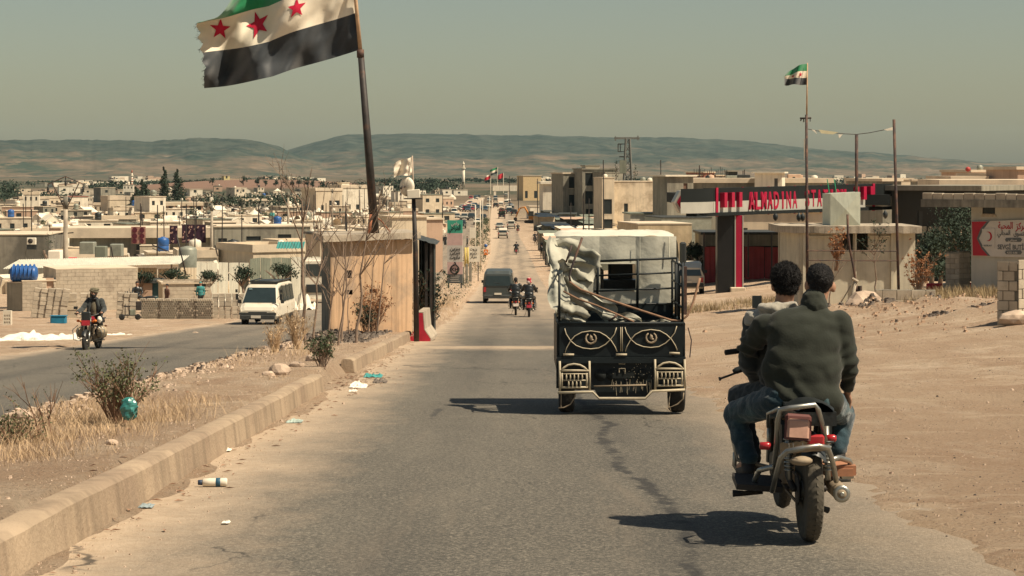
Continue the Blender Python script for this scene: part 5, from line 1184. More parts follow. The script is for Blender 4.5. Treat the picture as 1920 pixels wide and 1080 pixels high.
def rider(label, loc, rz, top, leg, head, vox=.016, detail=False, group=None, ry=0, shirt=None, scarf=None):
    t = thing('person', label, 'person', loc, rz, group, ry=ry)
    pr = [('e',(0,.40,1.58),(.078,.098,.115),(R(6),0,0),0), ('e',(0,.46,1.53),(.055,.055,.06),(0,0,0),0), ('e',(0,.505,1.575),(.016,.022,.026),(0,0,0),0), ('e',(-.08,.40,1.575),(.014,.025,.034),(0,0,0),0), ('e',(.08,.40,1.575),(.014,.025,.034),(0,0,0),0),
          ('c',(0,.36,1.38),(0,.38,1.50),.06,.055,0), ('e',(0,.32,1.25),(.17,.10,.17),(0,0,0),0), ('e',(0,.28,1.02),(.15,.11,.2),(0,0,0),0)]
    for s in (-1, 1):
        pr += [('c',(s*.19,.33,1.36),(s*.31,.52,1.13),.045,.04,0), ('c',(s*.31,.52,1.13),(s*.345,.88,1.07),.04,.028,0)]
        if detail: hand(pr, (s*.345,.90,1.075), V((0,.9,-.25)), V((-s,.1,0)), 0, 1.1)
        else: pr.append(('e',(s*.345,.96,1.06),(.045,.05,.04),(0,0,0),0))
        pr += [('c',(s*.1,.28,.88),(s*.23,.70,.80),.08,.06,0), ('c',(s*.23,.70,.80),(s*.23,.50,.38),.055,.04,0), ('c',(s*.23,.48,.36),(s*.24,.62,.31),.04,.035,0)]
    addmesh('body', sculpt(pr, vox*.8, 2), M_SKIN, t)
    jk = [('e',(0,.33,1.30),(.225,.135,.13),(0,0,0),0), ('e',(0,.31,1.15),(.215,.155,.2),(0,0,0),0), ('e',(0,.28,.98),(.215,.165,.17),(0,0,0),0)]
    for s in (-1, 1): jk += [('c',(s*.18,.33,1.36),(s*.32,.52,1.13),.088,.074,0), ('c',(s*.32,.52,1.13),(s*.345,.84,1.08),.072,.052,0)]
    if shirt:      # open jacket: two fronts leave the shirt showing
        jm = sculpt(jk, vox, 4, .012, 9, seed=3); addmesh('jacket', jm, top, t)
        addmesh('shirt', sculpt([('e',(0,.42,1.20),(.105,.085,.21),(R(10),0,0),0), ('e',(0,.40,1.02),(.13,.10,.13),(0,0,0),0)], vox, 3), shirt, t)
        for s in (-1, 1): addmesh('lapel', sculpt([('c',(s*.06,.42,1.42),(s*.135,.46,1.22),.045,.05,0), ('c',(s*.135,.46,1.22),(s*.16,.44,1.0),.05,.055,0)], vox, 2), top, t)
    else: addmesh('jacket', sculpt(jk, vox, 4, .012, 9, seed=3), top, t)
    tr = [('e',(0,.27,.89),(.19,.16,.11),(0,0,0),0)]
    for s in (-1, 1): tr += [('c',(s*.1,.28,.88),(s*.23,.70,.80),.11,.09,0), ('c',(s*.23,.70,.80),(s*.23,.51,.42),.085,.07,0)]
    addmesh('trousers', sculpt(tr, vox, 3, .01, 10), leg, t)
    for s in (-1, 1): addmesh('shoe', sculpt([('c',(s*.23,.46,.345),(s*.25,.66,.30),.045,.038,0)], vox, 2), M_SHOE, t)
    head(t); return t
def head_hair(t): addmesh('hair', sculpt([('e',(0,.385,1.61),(.09,.105,.105),(0,0,0),0), ('e',(0,.33,1.56),(.07,.06,.07),(0,0,0),0)], .012, 2, .006, 50), M_HAIR, t)
M_TURB = mat('olive_turban', (.17,.15,.10), .95, var=.3, scale=9, bump=.4, bscale=18)
def head_turban(t):
    mb = MB()
    for i, (z, r, dx) in enumerate(((1.625,.098,0),(1.65,.106,.01),(1.678,.100,-.01),(1.70,.082,.005))): mb.tube([(dx+r*math.cos(a), .395+r*1.08*math.sin(a), z+.012*math.sin(a*2+i)) for a in [R(j*24) for j in range(16)]], .026, 8, caps=False)
    mb.ball((0,.395,1.69), (.08,.09,.05), 12); mb.tube([(.085,.36,1.63),(.12,.33,1.55),(.13,.31,1.44)], [.03,.035,.02], 8); mb.build('turban', M_TURB, t)
    addmesh('beard', sculpt([('e',(0,.475,1.505),(.062,.045,.065),(0,0,0),0), ('e',(-.05,.44,1.54),(.022,.04,.045),(0,0,0),0), ('e',(.05,.44,1.54),(.022,.04,.045),(0,0,0),0), ('e',(0,.505,1.535),(.032,.014,.010),(0,0,0),0)], .007, 1, .004, 60), M_HAIR, t)
    addmesh('scarf', sculpt([('e',(0,.40,1.42),(.115,.10,.06),(0,0,0),0)], .012, 2, .01, 20), M_BLKL, t)
    for s in (-1, 1): MB().ball((s*.03,.492,1.585), (.014,.008,.007), 8).build('eye', M_DARK, t)
M_KEFF = mat('red_white_scarf', (.62,.54,.47), .95, var=.1, scale=4, col2=(.35,.03,.05), thr=.52, soft=.05)
_m = M_KEFF.node_tree.nodes
def head_keffiyeh(t): addmesh('headscarf', sculpt([('e',(0,.385,1.62),(.115,.125,.11),(0,0,0),0), ('e',(0,.34,1.52),(.12,.10,.09),(0,0,0),0)], .014, 3, .012, 16), M_KEFF, t)
def bag(t, c, s, m, nm='side_bag'): addmesh(nm, sculpt([('e', c, s, (0,0,0), 0)], .02, 2, .02, 14), m, t)

# oncoming motorcycle on the far carriageway
lp_ = road_pt(184, 60)
mo = motorcycle('dark motorcycle with beige side bags coming along the far carriageway', lp_, rz=R(176))
MB().bbox(-.13,.13,1.24,1.30,.78,1.12,.03).build('fairing', M_BLACK, mo)
MB().box(-.115,.115,1.305,1.315,.74,.88).build('red_front_plate', M_RED, mo)
MB().tube([(-.2,1.02,.3),(-.42,1.0,.32),(-.45,1.0,.6),(-.3,1.0,.72)], .013, 6).tube([(.2,1.02,.3),(.42,1.0,.32),(.45,1.0,.6),(.3,1.0,.72)], .013, 6).build('crash_frame', M_CHROME, mo)
M_BAG = mat('beige_bag', (.34,.27,.18), .9, var=.25, scale=6)
bag(mo, (-.30,.70,.52), (.15,.22,.17), M_BAG); bag(mo, (.30,.70,.52), (.13,.22,.17), M_BAG); bag(mo, (-.30,.98,.88), (.07,.06,.10), M_WHITE, 'white_bag')
for s in (-1, 1): MB().ball((s*.24,1.2,.86), (.05,.04,.04), 8).build('front_signal', M_ORL, mo)
rider('bearded man in olive turban and dark jacket riding toward the camera', lp_, R(176), M_GREYJ, M_BLKL, head_turban, .016, True, shirt=mat('olive_shirt', (.14,.12,.08), .9, var=.2))
# two motorcycles ahead
for px, D, lab, top, hd, lab2, pl in ((967, 97, 'motorcycle keeping beside the grey van', M_BLKL, head_hair, 'bareheaded rider in black beside the grey van', (.6,.5,.42)),
                           (992, 94, 'motorcycle with red tail light next to the van side motorcycle', M_BLKL, head_keffiyeh, 'rider in black leather with a red and white headscarf', (.35,.03,.05))):
    q = road_pt(px, D); m2 = motorcycle(lab, q, plate=pl, group='motorcycles riding ahead'); rider(lab2, q, 0, top, M_BLKL, hd, .024)
# vans and cars
def van_cargo(t):
    MB().tube([(-.2,-2.26,1.25),(.15,-2.28,1.2)], .012, 5).build('wiper', M_BLACK, t)
vehicle('parked_van', 'dark grey dusty van driving ahead beside two motorcycles', 'van', 'van', M_VDARK, road_pt(935.5, 122), R(-1), cargo=van_cargo).name = 'grey_van'
mv = vehicle('minibus', 'white dusty minibus with roof rack coming on the far carriageway', 'minibus', 'van', M_VWHITE, road_pt(502, 94), R(180-5), plate=False, scale=.96)
MB().box(-.62,.62,-1.9,.9,1.93,1.96).tube([(-.66,-1.9,2.0),(-.66,.95,2.0),(.66,.95,2.0),(.66,-1.9,2.0)], .03, 6).build('roof_rack', M_BLACK, mv)
MB().box(-.16,.28,2.35,2.37,.42,.54).build('front_plate', M_WPAINT, mv)
MB().box(-.84,.84,2.2,2.31,.56,.66).build('bumper_strip', M_TRIMB, mv)
MB().box(.42,.56,1.43,1.45,1.66,1.70).build('sticker', mat('pale_blue', (.4,.6,.65), .5), mv)
for s in (-1, 1): MB().tube([(s*.78,1.75,1.25),(s*.98,1.95,1.45)], .012, 5).ob((s*1.0,1.95,1.35), (.12,.06,.26)).ob((s*1.02,1.98,1.62), (.10,.05,.14)).build('side_mirror', M_BLACK, mv)
CARS = [(867,435,'suv',M_VSILV,0,'silver estate car waiting third from the totem sign on the far carriageway',180)]
fc = [ # px, y of the wheels, kind, material, heading, label
 (943,446.5,'suv',M_VPALE,0,'pale silver car nearest behind the lone motorcycle rider'),
 (937,430.5,'sedan',M_VSILV,0,'small silver car following the pale silver one'),
 (958.5,428.5,'pickup',M_VPALE,0,'whitish pickup abreast of the small silver car'),
 (1004,418,'suv',M_VPALE,0,'white car stopped by the excavator'),
 (941,410,'pickup',M_VBLK,0,'dark pickup piled high with brushwood'),
 (964,404,'pickup',M_VBLK,0,'dark loaded pickup beyond the brushwood pickup'),
 (957,392,'suv',M_VBLUE,0,'small dark car far along the near carriageway'),
 (857,412,'pickup',M_VSILV,180,'greyish pickup at the outer edge of the oncoming jam'),
 (871,413,'suv',M_VSILV,180,'silver car in the oncoming jam beside the black one'),
 (884,413,'suv',M_VBLK,180,'black car second from the centre in the oncoming jam'),
 (895,421,'sedan',M_VPALE,180,'whitish car leading the oncoming jam by the lamp post'),
 (906,412,'sedan',M_VBLK,180,'black car closest to the median in the oncoming jam'),
 (909,397,'suv',M_VBLUE,180,'dark blue car behind the black median side car'),
 (916,390,'sedan',M_VPALE,180,'white car far back in the oncoming jam'),
 (898,394,'pickup',M_VBLUE,180,'teal loaded pickup in the second rank of the jam'),
 (880,393,'van',M_VPALE,180,'white van in the second rank of the jam'),
 (917,379,'suv',M_VSILV,180,'tiny silver car at the head of the distant road'),
 (866,428,'suv',M_VBLK,180,'black car half hidden behind the totem sign'),
 (852,403,'van',M_VPALE,180,'pale van parked past the oncoming jam'),
]
for i_ in range(26):
    near_ = i_ % 2; y_ = rnd.uniform(368, 402); D_ = 12.1*F/(y_-320); x_ = cx(D_)+(rnd.choice((-1.2,.6,2.6,3.6)) if near_ else rnd.uniform(-12.2, -7.6)); m_ = rnd.choice(((M_VPALE,'pale'),(M_VSILV,'silver'),(M_VBLK,'black'),(M_VBLUE,'dark blue'),(M_VRED,'red')))
    kd_ = rnd.choice(('sedan','suv','van','pickup')); fc.append((960+x_*F/D_, y_, kd_, m_[0], 0 if near_ else 180, f"{m_[1]} {dict(sedan='saloon', suv='estate car', van='van', pickup='pickup')[kd_]} {'going away' if near_ else 'coming'} in the {'nearer' if y_ > 392 else 'middle' if y_ > 380 else 'farthest'} distant traffic"))
def brush(t):
    b = MB(); leafcloud(b, (0,-1.4,1.9), (1.2,1.3,.95), 260, .16); b.build('brushwood', M_LEAFD, t)['kind'] = 'stuff'
protos = {}
for px, py, kd, m, hd, lab in fc:
    D = 12.0*F/(py-320)
    for _ in range(6): D = -gbase((px-960)/F*D, D)*F/(py-320)
    q = road_pt(px, D); key = (kd, m.name); cg_ = brush if 'brushwood pickup' not in lab and 'brushwood' in lab else None
    if key in protos and not cg_: copy_tree(protos[key], q, R(hd), lab, 'cars on the distant road')
    else:
        v_ = vehicle('car', lab, 'car' if kd != 'pickup' else 'pickup', kd, m, q, R(hd), 'cars on the distant road', cargo=cg_)
        if not cg_: protos[key] = v_
# parked cars by the station
vehicle('parked_car', 'silver car with red rear window trim parked behind the tricycle', 'car', 'suv', M_VPALE, at_ground(1289, 551), R(-4)).rotation_euler = (0,0,R(-4))
vehicle('parked_car', 'black car under the station roof beside the dark column', 'car', 'suv', M_VBLK, at_ground(1336, 521), R(150), 'cars parked at the station')
# riders and walkers far along the road
for px, py, lab, top in ((968,477.5,'lone dark motorcyclist in the middle of the distant road',M_BLKL),(971,436,'smaller motorcyclist beside the whitish pickup',M_GREYJ),(1003,455,'motorcycle rider in grey near the roadside walkers',M_GREYJ)):
    D = 280.
    for _ in range(8): D = -gbase((px-960)/F*D, D)*F/(py-320)
    q = road_pt(px, D); m3 = m2; copy_tree(m3, q, 0 if px != 1003 else R(180), 'motorcycle under the ' + lab.split(' near')[0].split(' in the')[0].split(' beside')[0], 'distant motorcycles'); 
    rider(lab, q, 0 if px != 1003 else R(180), top, M_BLKL, head_hair, .045)
person('walker in black jacket and pale trousers beside the road', at_ground(1015.5, 485), R(10), 'stand', M_BLKL, mat('khaki_trousers', (.20,.17,.12), .9), group='people by the road', seed=2)
person('walker dressed all in black talking to the pale trousered one', at_ground(1022.5, 485), R(40), 'walk', M_BLKL, M_BLKL, group='people by the road', seed=3, h=1.66)
for px, py, sk, lab, h in ((815,458,True,'woman in a black robe at the edge of the walking family',1.6),(824,459,True,'tallest woman in a long black robe among the walking family',1.72),(831,458,False,'child in dark clothes walking between the black robes',1.35),(835,460,True,'woman in black partly behind the totem sign',1.6)):
    person(lab, at_ground(px, py), R(170), 'walk', M_BLKL, M_BLKL, M_BLKL, h, 'family walking by the far carriageway', seed=px, skirt=sk)
person('man in black stooping on the road behind the white sign', at_ground(876, 465), R(100), 'walk', M_BLKL, M_BLKL, seed=9)
# excavator
ex = thing('excavator', 'orange excavator with lowered arm working by the distant road', 'excavator', at_ground(1000, 418), R(70))
M_EXC = mat('excavator_orange', (.50,.20,.04), .6, var=.2, scale=3)
for s in (-1, 1): MB().prism([(-1.6,.0),(1.6,.0),(1.85,.3),(1.6,.65),(-1.6,.65),(-1.85,.3)], s*.95-.25, s*.95+.25, 'yz').build('track', M_STEELD, ex)
MB().bbox(-1.1,1.1,-1.5,.8,.75,1.6,.08).build('upper_body', M_EXC, ex); MB().bbox(-1.05,-.2,-.2,.85,1.6,2.7,.06).build('cab', M_GLASS, ex)
MB().tube([(.3,.8,1.3),(.3,2.2,3.6),(.3,3.4,3.3)], [.25,.22,.18], 6).build('boom', M_EXC, ex); MB().tube([(.3,3.4,3.3),(.3,4.4,1.2)], [.18,.12], 6).build('dipper_arm', M_EXC, ex); MB().bbox(0,.6,4.1,4.8,.4,1.2,.1).build('bucket', M_STEELD, ex)
# auto rickshaw truck
rk = thing('covered_tricycle', 'dark covered three wheeler waiting at the roadside stalls', 'three-wheeler', at_ground(1017, 448), R(8))
MB().bbox(-.8,.8,-1.0,1.0,.6,1.0,.04).build('bed', M_BLKD, rk); mb = MB(); mb.grid(lambda a, b: (lerp(-.85,.85,a), lerp(-1.1,1.2,b), 2.05+.25*math.sin(a*3.14)), 8, 4); mb.build('canopy', M_TARP, rk)
for s in (-1, 1):
    for y in (-1.0, 1.1): MB().tube([(s*.78,y,1.0),(s*.8,y,2.1)], .03, 5).build('post', M_BLKD, rk)
    MB().lathe([(.1,-.06),(.28,-.07),(.3,0),(.28,.07),(.1,.06)], 14, axis='x', c=(s*.7,-.5,.3)).build('wheel', M_RUB, rk)
MB().box(-.7,.7,-.9,.9,1.0,1.8).build('load', M_BLKD, rk); MB().lathe([(.1,-.06),(.28,-.07),(.3,0),(.28,.07),(.1,.06)], 14, axis='x', c=(0,1.6,.3)).build('front_wheel', M_RUB, rk)
# ---------------------------------------------------------------- buildings
W_CREAM = mat('wall_cream', (.66,.55,.40), .92, var=.16, scale=.5, col2=(.52,.42,.30), thr=.64, streak=.3, rndv=.3)
W_WHITE = mat('wall_whitewash', (.80,.72,.57), .92, var=.12, scale=.6, col2=(.46,.38,.28), thr=.66, streak=.3, rndv=.25)
W_GREY = mat('wall_grey_render', (.30,.28,.22), .93, var=.2, scale=.5, col2=(.20,.185,.15), thr=.56, streak=.6, rndv=.3)
W_BLK = mat('wall_blockwork', (.58,.50,.38), .93, var=.18, scale=.9, bump=.4, bscale=8, col2=(.31,.26,.20), thr=.56, rndv=.4)
W_TAN = mat('wall_pink_tan', (.55,.38,.27), .93, var=.16, scale=.5, streak=.3, rndv=.3)
W_ROOF = mat('roof_dusty', (.60,.50,.37), .95, var=.2, scale=.5, col2=(.45,.38,.29), thr=.6)
M_TENT = mat('tent_canvas', (.78,.70,.55), .9, var=.12, scale=1, rndv=.3, col2=(.46,.42,.34), thr=.62)
M_SHEETG = mat('sheet_green_grey', (.20,.215,.165), .6, metal=.1, var=.15, scale=1, streak=.4)
M_SHEETW = mat('sheet_white', (.52,.50,.41), .6, var=.12, scale=1, streak=.4)
M_PANE = mat('window_pane', (.022,.028,.028), .35, spec=.5)
M_TANKG = mat('grey_tank', (.26,.27,.22), .5, metal=.2, var=.2)
LABELS = {}
def uniq(label, group):
    """a label met twice belongs to a group of look-alikes"""
    LABELS[label] = LABELS.get(label, 0)+1
    return group
def building(label, px0, px1, ytop, D, depth=6, th=0, m=W_CREAM, roof=W_ROOF, wins=(), doors=(), par=.0, over=.15, slab=.16, cat='house', name='house', group=None, zbase=None, rail=False, pitched=0, winm=None, extra=.0):
    """front wall between two bearings; th turns it (radians) about its first corner; wins: (f0,f1,z0,z1) with f along the wall, z in metres above the base"""
    xa = (px0-960)/F*D; k = (px1-960)/F; L = (k*D-xa)/(math.cos(th)-k*math.sin(th))
    zb = min(gz(xa, D), gz(xa+L*math.cos(th), D+L*math.sin(th))) if zbase is None else zbase
    H = (320-ytop)/F*D - zb
    t = thing(name, label, cat, (xa, D, zb), rz=th, group=group)
    holes = [(a*L, b*L, c, d) for a, b, c, d in list(wins)+list(doors)]
    mb = MB(); jwall(mb, 0, L, -1.0, H, 0, .2, holes); mb.box(0, .2, .203, depth, -1.0, H); mb.box(L-.2, L, .203, depth, -1.0, H); mb.box(.203, L-.203, depth-.2, depth, -1.0, H); mb.build('wall', m, t)
    for a, b, c, d in wins:
        w = MB().box(a*L-.02, b*L+.02, .10, .13, c-.02, d+.02).build('window', winm or M_PANE, t)
        if (b-a)*L*F/D > 9: MB().box(a*L-.05, b*L+.05, -.03, .05, c-.08, c-.003).build('sill', roof, w)
    for a, b, c, d in doors: MB().box(a*L, b*L, .12, .17, c, d).build('door', mat('door_'+str(int(a*100) % 3), ((.10,.10,.09),(.05,.12,.13),(.16,.09,.06))[int(a*100) % 3], .7), t)
    rf = MB()
    if pitched:
        rf.prism([(-over,H),(L+over,H),(L/2,H+pitched)], -over, depth+over, 'xz')
    else:
        rf.box(-over, L+over, -over, depth+over, H+.002, H+slab)
        if par: 
            rf.box(-over, L+over, -over, -over+.14, H+slab, H+slab+par); rf.box(-over, -over+.14, -over+.14, depth+over, H+slab, H+slab+par); rf.box(L+over-.14, L+over, -over+.14, depth+over, H+slab, H+slab+par); rf.box(-over+.14, L+over-.14, depth+over-.14, depth+over, H+slab, H+slab+par)
    rf.build('roof', roof, t); return t, L, H

def water_tank(loc, s, m, label, group=None, vert=True):
    t = MB()
    if vert:
        t.lathe([(s*.45,0),(s*.5,.05*s),(s*.5,s*.4),(s*.48,s*.42),(s*.5,s*.44),(s*.5,s*.95),(s*.4,s*1.1),(s*.15,s*1.15),(s*.15,s*1.2)], 12)
    else: t.lathe([(s*.2,-s*.85),(s*.42,-s*.8),(s*.5,-s*.7),(s*.5,s*.7),(s*.42,s*.8),(s*.2,s*.85)], 14, axis='x', c=(0,0,s*.5))
    o = t.build('water_tank', m); o.location = loc; return tag(o, label, 'water tank', group)

ANCH = [(20,'the air conditioned wall'),(92,'the thick leaning tree'),(124,'the nearest power pole'),(180,'the grey covered crate'),(262,'the twin dark firs'),(320,'the conifer pair'),(362,'the purple carpets'),(398,'the second power pole'),(455,'the white peaked tent'),(500,'the cream tent'),(541,'the third power pole'),(585,'the pale truck windscreen'),(623,'the fourth power pole'),(690,'the big flagpole'),(735,'the white flag'),(800,'the totem sign'),(860,'the far minaret'),
        (1020,'the roadside walkers'),(1080,'the unfinished block'),(1130,'the three storey shell'),(1170,'the lattice pylon'),(1230,'the tall blockwork house'),(1300,'the gate canopy end'),(1360,'the red column'),(1440,'the big letters'),(1512,'the small flag mast'),(1605,'the centre steel post'),(1680,'the last steel post'),(1750,'the shaded flats'),(1850,'the crescent sign')]
ROWS = ['front row','second row','middle row','upper row','last row']
def where(px, fr):
    a = min(ANCH, key=lambda q: abs(q[0]-px)); off = px-a[0]
    return ('behind ' if abs(off) < 9 else 'shy of ' if off < 0 else 'past ') + a[1] + ', ' + ROWS[min(4, int(fr*5))]
# ---- the block yard on the near left
def courses(t, L, H, bl, bh, y, m, x0=0., z0=0., name='block', proud=.012, skip=(), limit=None, stuff=True, th=.02):
    """separate blocks laid in courses with recessed joints, standing proud of the wall core"""
    mb = MB(); n = 0; zz = z0; r = 0
    while zz+bh*.6 < H:
        xx = x0 - (bl/2 if r % 2 else 0)
        while xx < L:
            a, b = max(x0, xx), min(L, xx+bl)-.012
            if b-a > .05 and not any(s[0] < (a+b)/2 < s[1] and s[2] < zz+bh/2 < s[3] for s in skip):
                j = rnd.uniform(0, .008)
                if stuff: mb.box(a, b, y-proud-j, y, zz, min(H, zz+bh)-.012)
                else:
                    o = MB().bbox(-(b-a)/2, (b-a)/2, -.0-th-j, 0, 0, bh-.012, .012).build(name, m, t); o.location = ((a+b)/2, y, zz)
            xx += bl
        zz += bh; r += 1
    if stuff: o = mb.build('blockwork', m, t); o['kind'] = 'stuff'
TH3 = R(30)
t, L, H = building('long low hut of pale cement blocks behind the stacked blocks', 105, 258, 506, 116, 4, R(22), W_BLK, W_ROOF, over=.02, slab=.05, cat='block hut', name='block_hut')
courses(t, L, H, .42, .21, 0, M_BLOCK)
t, L, H = building('small block room carrying the blue water tank', 42, 105, 528, 115, 2.2, R(20), W_BLK, W_ROOF, doors=(), wins=((.72,.93,.9,1.75),), over=.03, slab=.06, cat='block hut', name='block_hut', winm=W_TAN)
courses(t, L, H, .42, .21, 0, M_BLOCK, skip=((.70*L,.95*L,.8,1.85),))
t2, L2, H2 = building('shaded side wing of the block room below the blue tank', 13, 42, 530, 115.5, 2, R(-25), W_GREY, W_ROOF, over=.02, slab=.05, cat='block hut', name='block_hut')
wt = water_tank(P(45, 528, 115.6), .86, M_BLUE, 'big ribbed blue water tank lying on the small block room', vert=False)
for i in range(6): MB().lathe([(.475,-.015),(.50,0),(.475,.015)], 14, axis='x', c=(-.55+.22*i,0,.475)).build('rib', M_BLUE, wt)
t = thing('sheet_roof', 'long pale corrugated sheet roof reaching over the block hut', 'roof', (0,0,0)); mb = MB()
a_, b_ = P(5, 504, 119), P(336, 495, 126); mb.grid(lambda a, b: tuple(a_.lerp(b_, a)+V((0, b*4, b*.35+.018*math.sin(a*520)))), 420, 2, smooth=False); mb.build('roof_sheet', M_SHEETW, t)
for f in (.05,.35,.65,.95): q = a_.lerp(b_, f); MB().tube([q+V((0,.3,0)), V((q.x, q.y+.3, gz(q.x, q.y)))], .05, 5).build('post', M_WOOD, t)
t, L, H = building('small block office with a dark window hole in the yard', 305, 395, 533, 119, 3, R(14), W_BLK, W_ROOF, wins=((.66,.90,.95,1.65),), over=.08, slab=.1, cat='shed', name='block_office')
courses(t, L, H, .42, .21, 0, M_BLOCK, skip=((.64*L,.92*L,.9,1.7),)); courses(t, L, H+.28, .3, .16, -.08, M_BLOCK, z0=H+.13)
building('pinkish low shed between the block hut and the office', 258, 308, 531, 123, 3, R(10), W_TAN, M_SHEETD, doors=((.55,.9,0,1.5),), cat='shed', name='shed')
person('person in a teal headscarf leaning at the office window', G(376, 117.2), R(10), 'stand', mat('teal_cloth', (.05,.22,.22), .9), M_BLKL, mat('teal_cloth', ()), 1.55, seed=4)
person('man in black sitting on the honeycomb block stack', G(257, 106, .45), R(20), 'sit', M_BLKL, M_GREYJ, seed=5)
person('man in brown resting his arm on the block stack', G(313, 112), R(-50), 'stand', mat('brown_shirt', (.14,.08,.06), .9), M_GREYJ, seed=6, h=1.5)
copy_tree(mo, G(281, 112), R(100), 'dusty red motorcycle parked sideways behind the block stacks')
def block_stack(px, D, w, h, rz, label, lean=0, group='stacks of cement blocks in the yard', hollow=False, dep=.4):
    t = thing('block_stack', label, 'block stack', G(px, D), rz, group, ry=lean)
    bh = .2; n = round(h/bh); 
    if hollow:
        mb = MB(); c_ = .105; rr = int(h/c_)
        for r in range(rr):
            xx = -w/2 + (c_*.5 if r % 2 else 0)
            while xx < w/2:
                mb.box(xx, xx+c_*.32, -.04, dep, r*c_, (r+1)*c_-.01); mb.box(xx+c_*.32, xx+c_, .06+.02*rnd.random(), dep, r*c_, (r+1)*c_*1.0-.004) if rnd.random() < .8 else None; mb.box(xx, xx+c_, -.035, dep, r*c_, r*c_+.022)
                xx += c_
        o = mb.build('hollow_block', M_BLOCK, t); o['kind'] = 'stuff'
    else:
        me = None
        for r in range(n):
            o = MB().bbox(-w/2, w/2, 0, dep, 0, bh-.012, .01).build('block', M_BLOCK, t) if me is None else bpy.data.objects.new('block', me)
            if me is None: me = o.data
            else: COL.objects.link(o); o.parent = t
            o.location = (rnd.uniform(-.012, .012), rnd.uniform(-.015, .015), r*bh)
    return t
names_ = ['first','second','third','fourth','fifth','sixth']
for i in range(5): block_stack(64+i*13.3, 100.5, .325, 1.4, R(12), names_[i]+' leaning block stack counted from the perforated pillar', R(8))
for i, px in enumerate((134, 158, 172, 224, 236, 247)): block_stack(px, 101, .34 if i else .5, 1.25, R(10), ('wide block stack beside the blue tub','block stack just behind the oncoming rider','second block stack behind the oncoming rider','tilted grey block stack by the mixing machine','middle tilted block stack by the mixing machine','last tilted block stack against the mixing machine')[i], R(5) if i > 2 else 0)
for i in range(5): block_stack(404+i*12.3, 101, .28, 1.15, R(8), names_[i]+' dark edged block stack between the honeycomb stack and the minibus')
for i, (a, b) in enumerate(((262,300),(300,338),(338,368),(368,398))): block_stack((a+b)/2, 100, (b-a)/F*100-.02, .95+.02*i, R(4), names_[i]+' honeycomb stack of hollow blocks from the mixing machine', hollow=True)
t = thing('perforated_block', 'white upright block pierced with rows of holes at the yard corner', 'block', G(14, 88)); mb = MB()
jwall(mb, -.17, .17, 0, .60, -.1, .1, [(-.11+i*.09, -.05+i*.09, .08+j*.14, .16+j*.14) for i in range(3) for j in range(3)]); mb.build('block_body', W_WHITE, t)
t = thing('plastic_tub', 'bright blue plastic tub in front of the leaning block stacks', 'tub', G(110, 92)); MB().bbox(-.33,.33,-.2,.2,0,.30,.05).build('tub_body', mat('tub_blue', (.02,.17,.28), .5, var=.2), t); MB().box(-.35,.35,-.22,.22,.30,.33).build('rim', mat('tub_blue', ()), t)
t = thing('block_machine', 'small wheeled concrete block making machine beside the honeycomb stacks', 'machine', G(247, 97), R(8)); t.scale = (.62,.62,.62)
MB().box(-.9,.5,-.25,.25,.30,.36).box(-.5,-.44,-.2,-.14,.36,1.15).box(-.2,-.14,-.2,-.14,.36,1.0).box(-.55,-.1,-.2,.2,.95,1.02).build('machine_frame', M_STEELD, t)
MB().bbox(-.15,.25,-.2,.2,.36,.75,.04).build('motor', M_SHEETG, t); MB().bbox(.3,.7,-.2,.2,.7,1.35,.05).build('hopper', M_STEELD, t)
for x in (-.7, .45): MB().lathe([(.08,-.04),(.20,-.05),(.22,0),(.20,.05),(.08,.04)], 14, axis='y', c=(x+.0,-.3,.22)).build('wheel', M_RUB, t)
def heap(px, D, w, h, m, label, seed, name='cloth_heap', cat='heap'):
    o = crumple(MB(), (0,0,-.05), w, w*1.1, h, seed, 30, 22).build(name, m); o.location = G(px, D); return tag(o, label, cat)
heap(55, 68, 2.0, .30, M_WHITE, 'heap of white torn sacks spilling beside the far carriageway', 3.2)
heap(108, 69, 1.7, .22, M_WHITE, 'second spread of white sacks next to the heap behind the rider', 5.7)
heap(218, 74, 1.0, .12, M_WHITE, 'thin trail of white scraps near the far carriageway', 8.7)
heap(432, 124, 1.9, .7, M_WHITE, 'white draped mound behind the acacia trees', 6.1, 'draped_mound')
heap(566, 118, 1.5, .9, M_WHITE, 'white draped mound beside the minibus roof', 6.9, 'draped_mound')
rock(366, 78, .10, 'grey lump on the dirt by the far carriageway'); rock(437, 86, .08, 'dark lump on the dirt before the minibus', m=M_STONED)

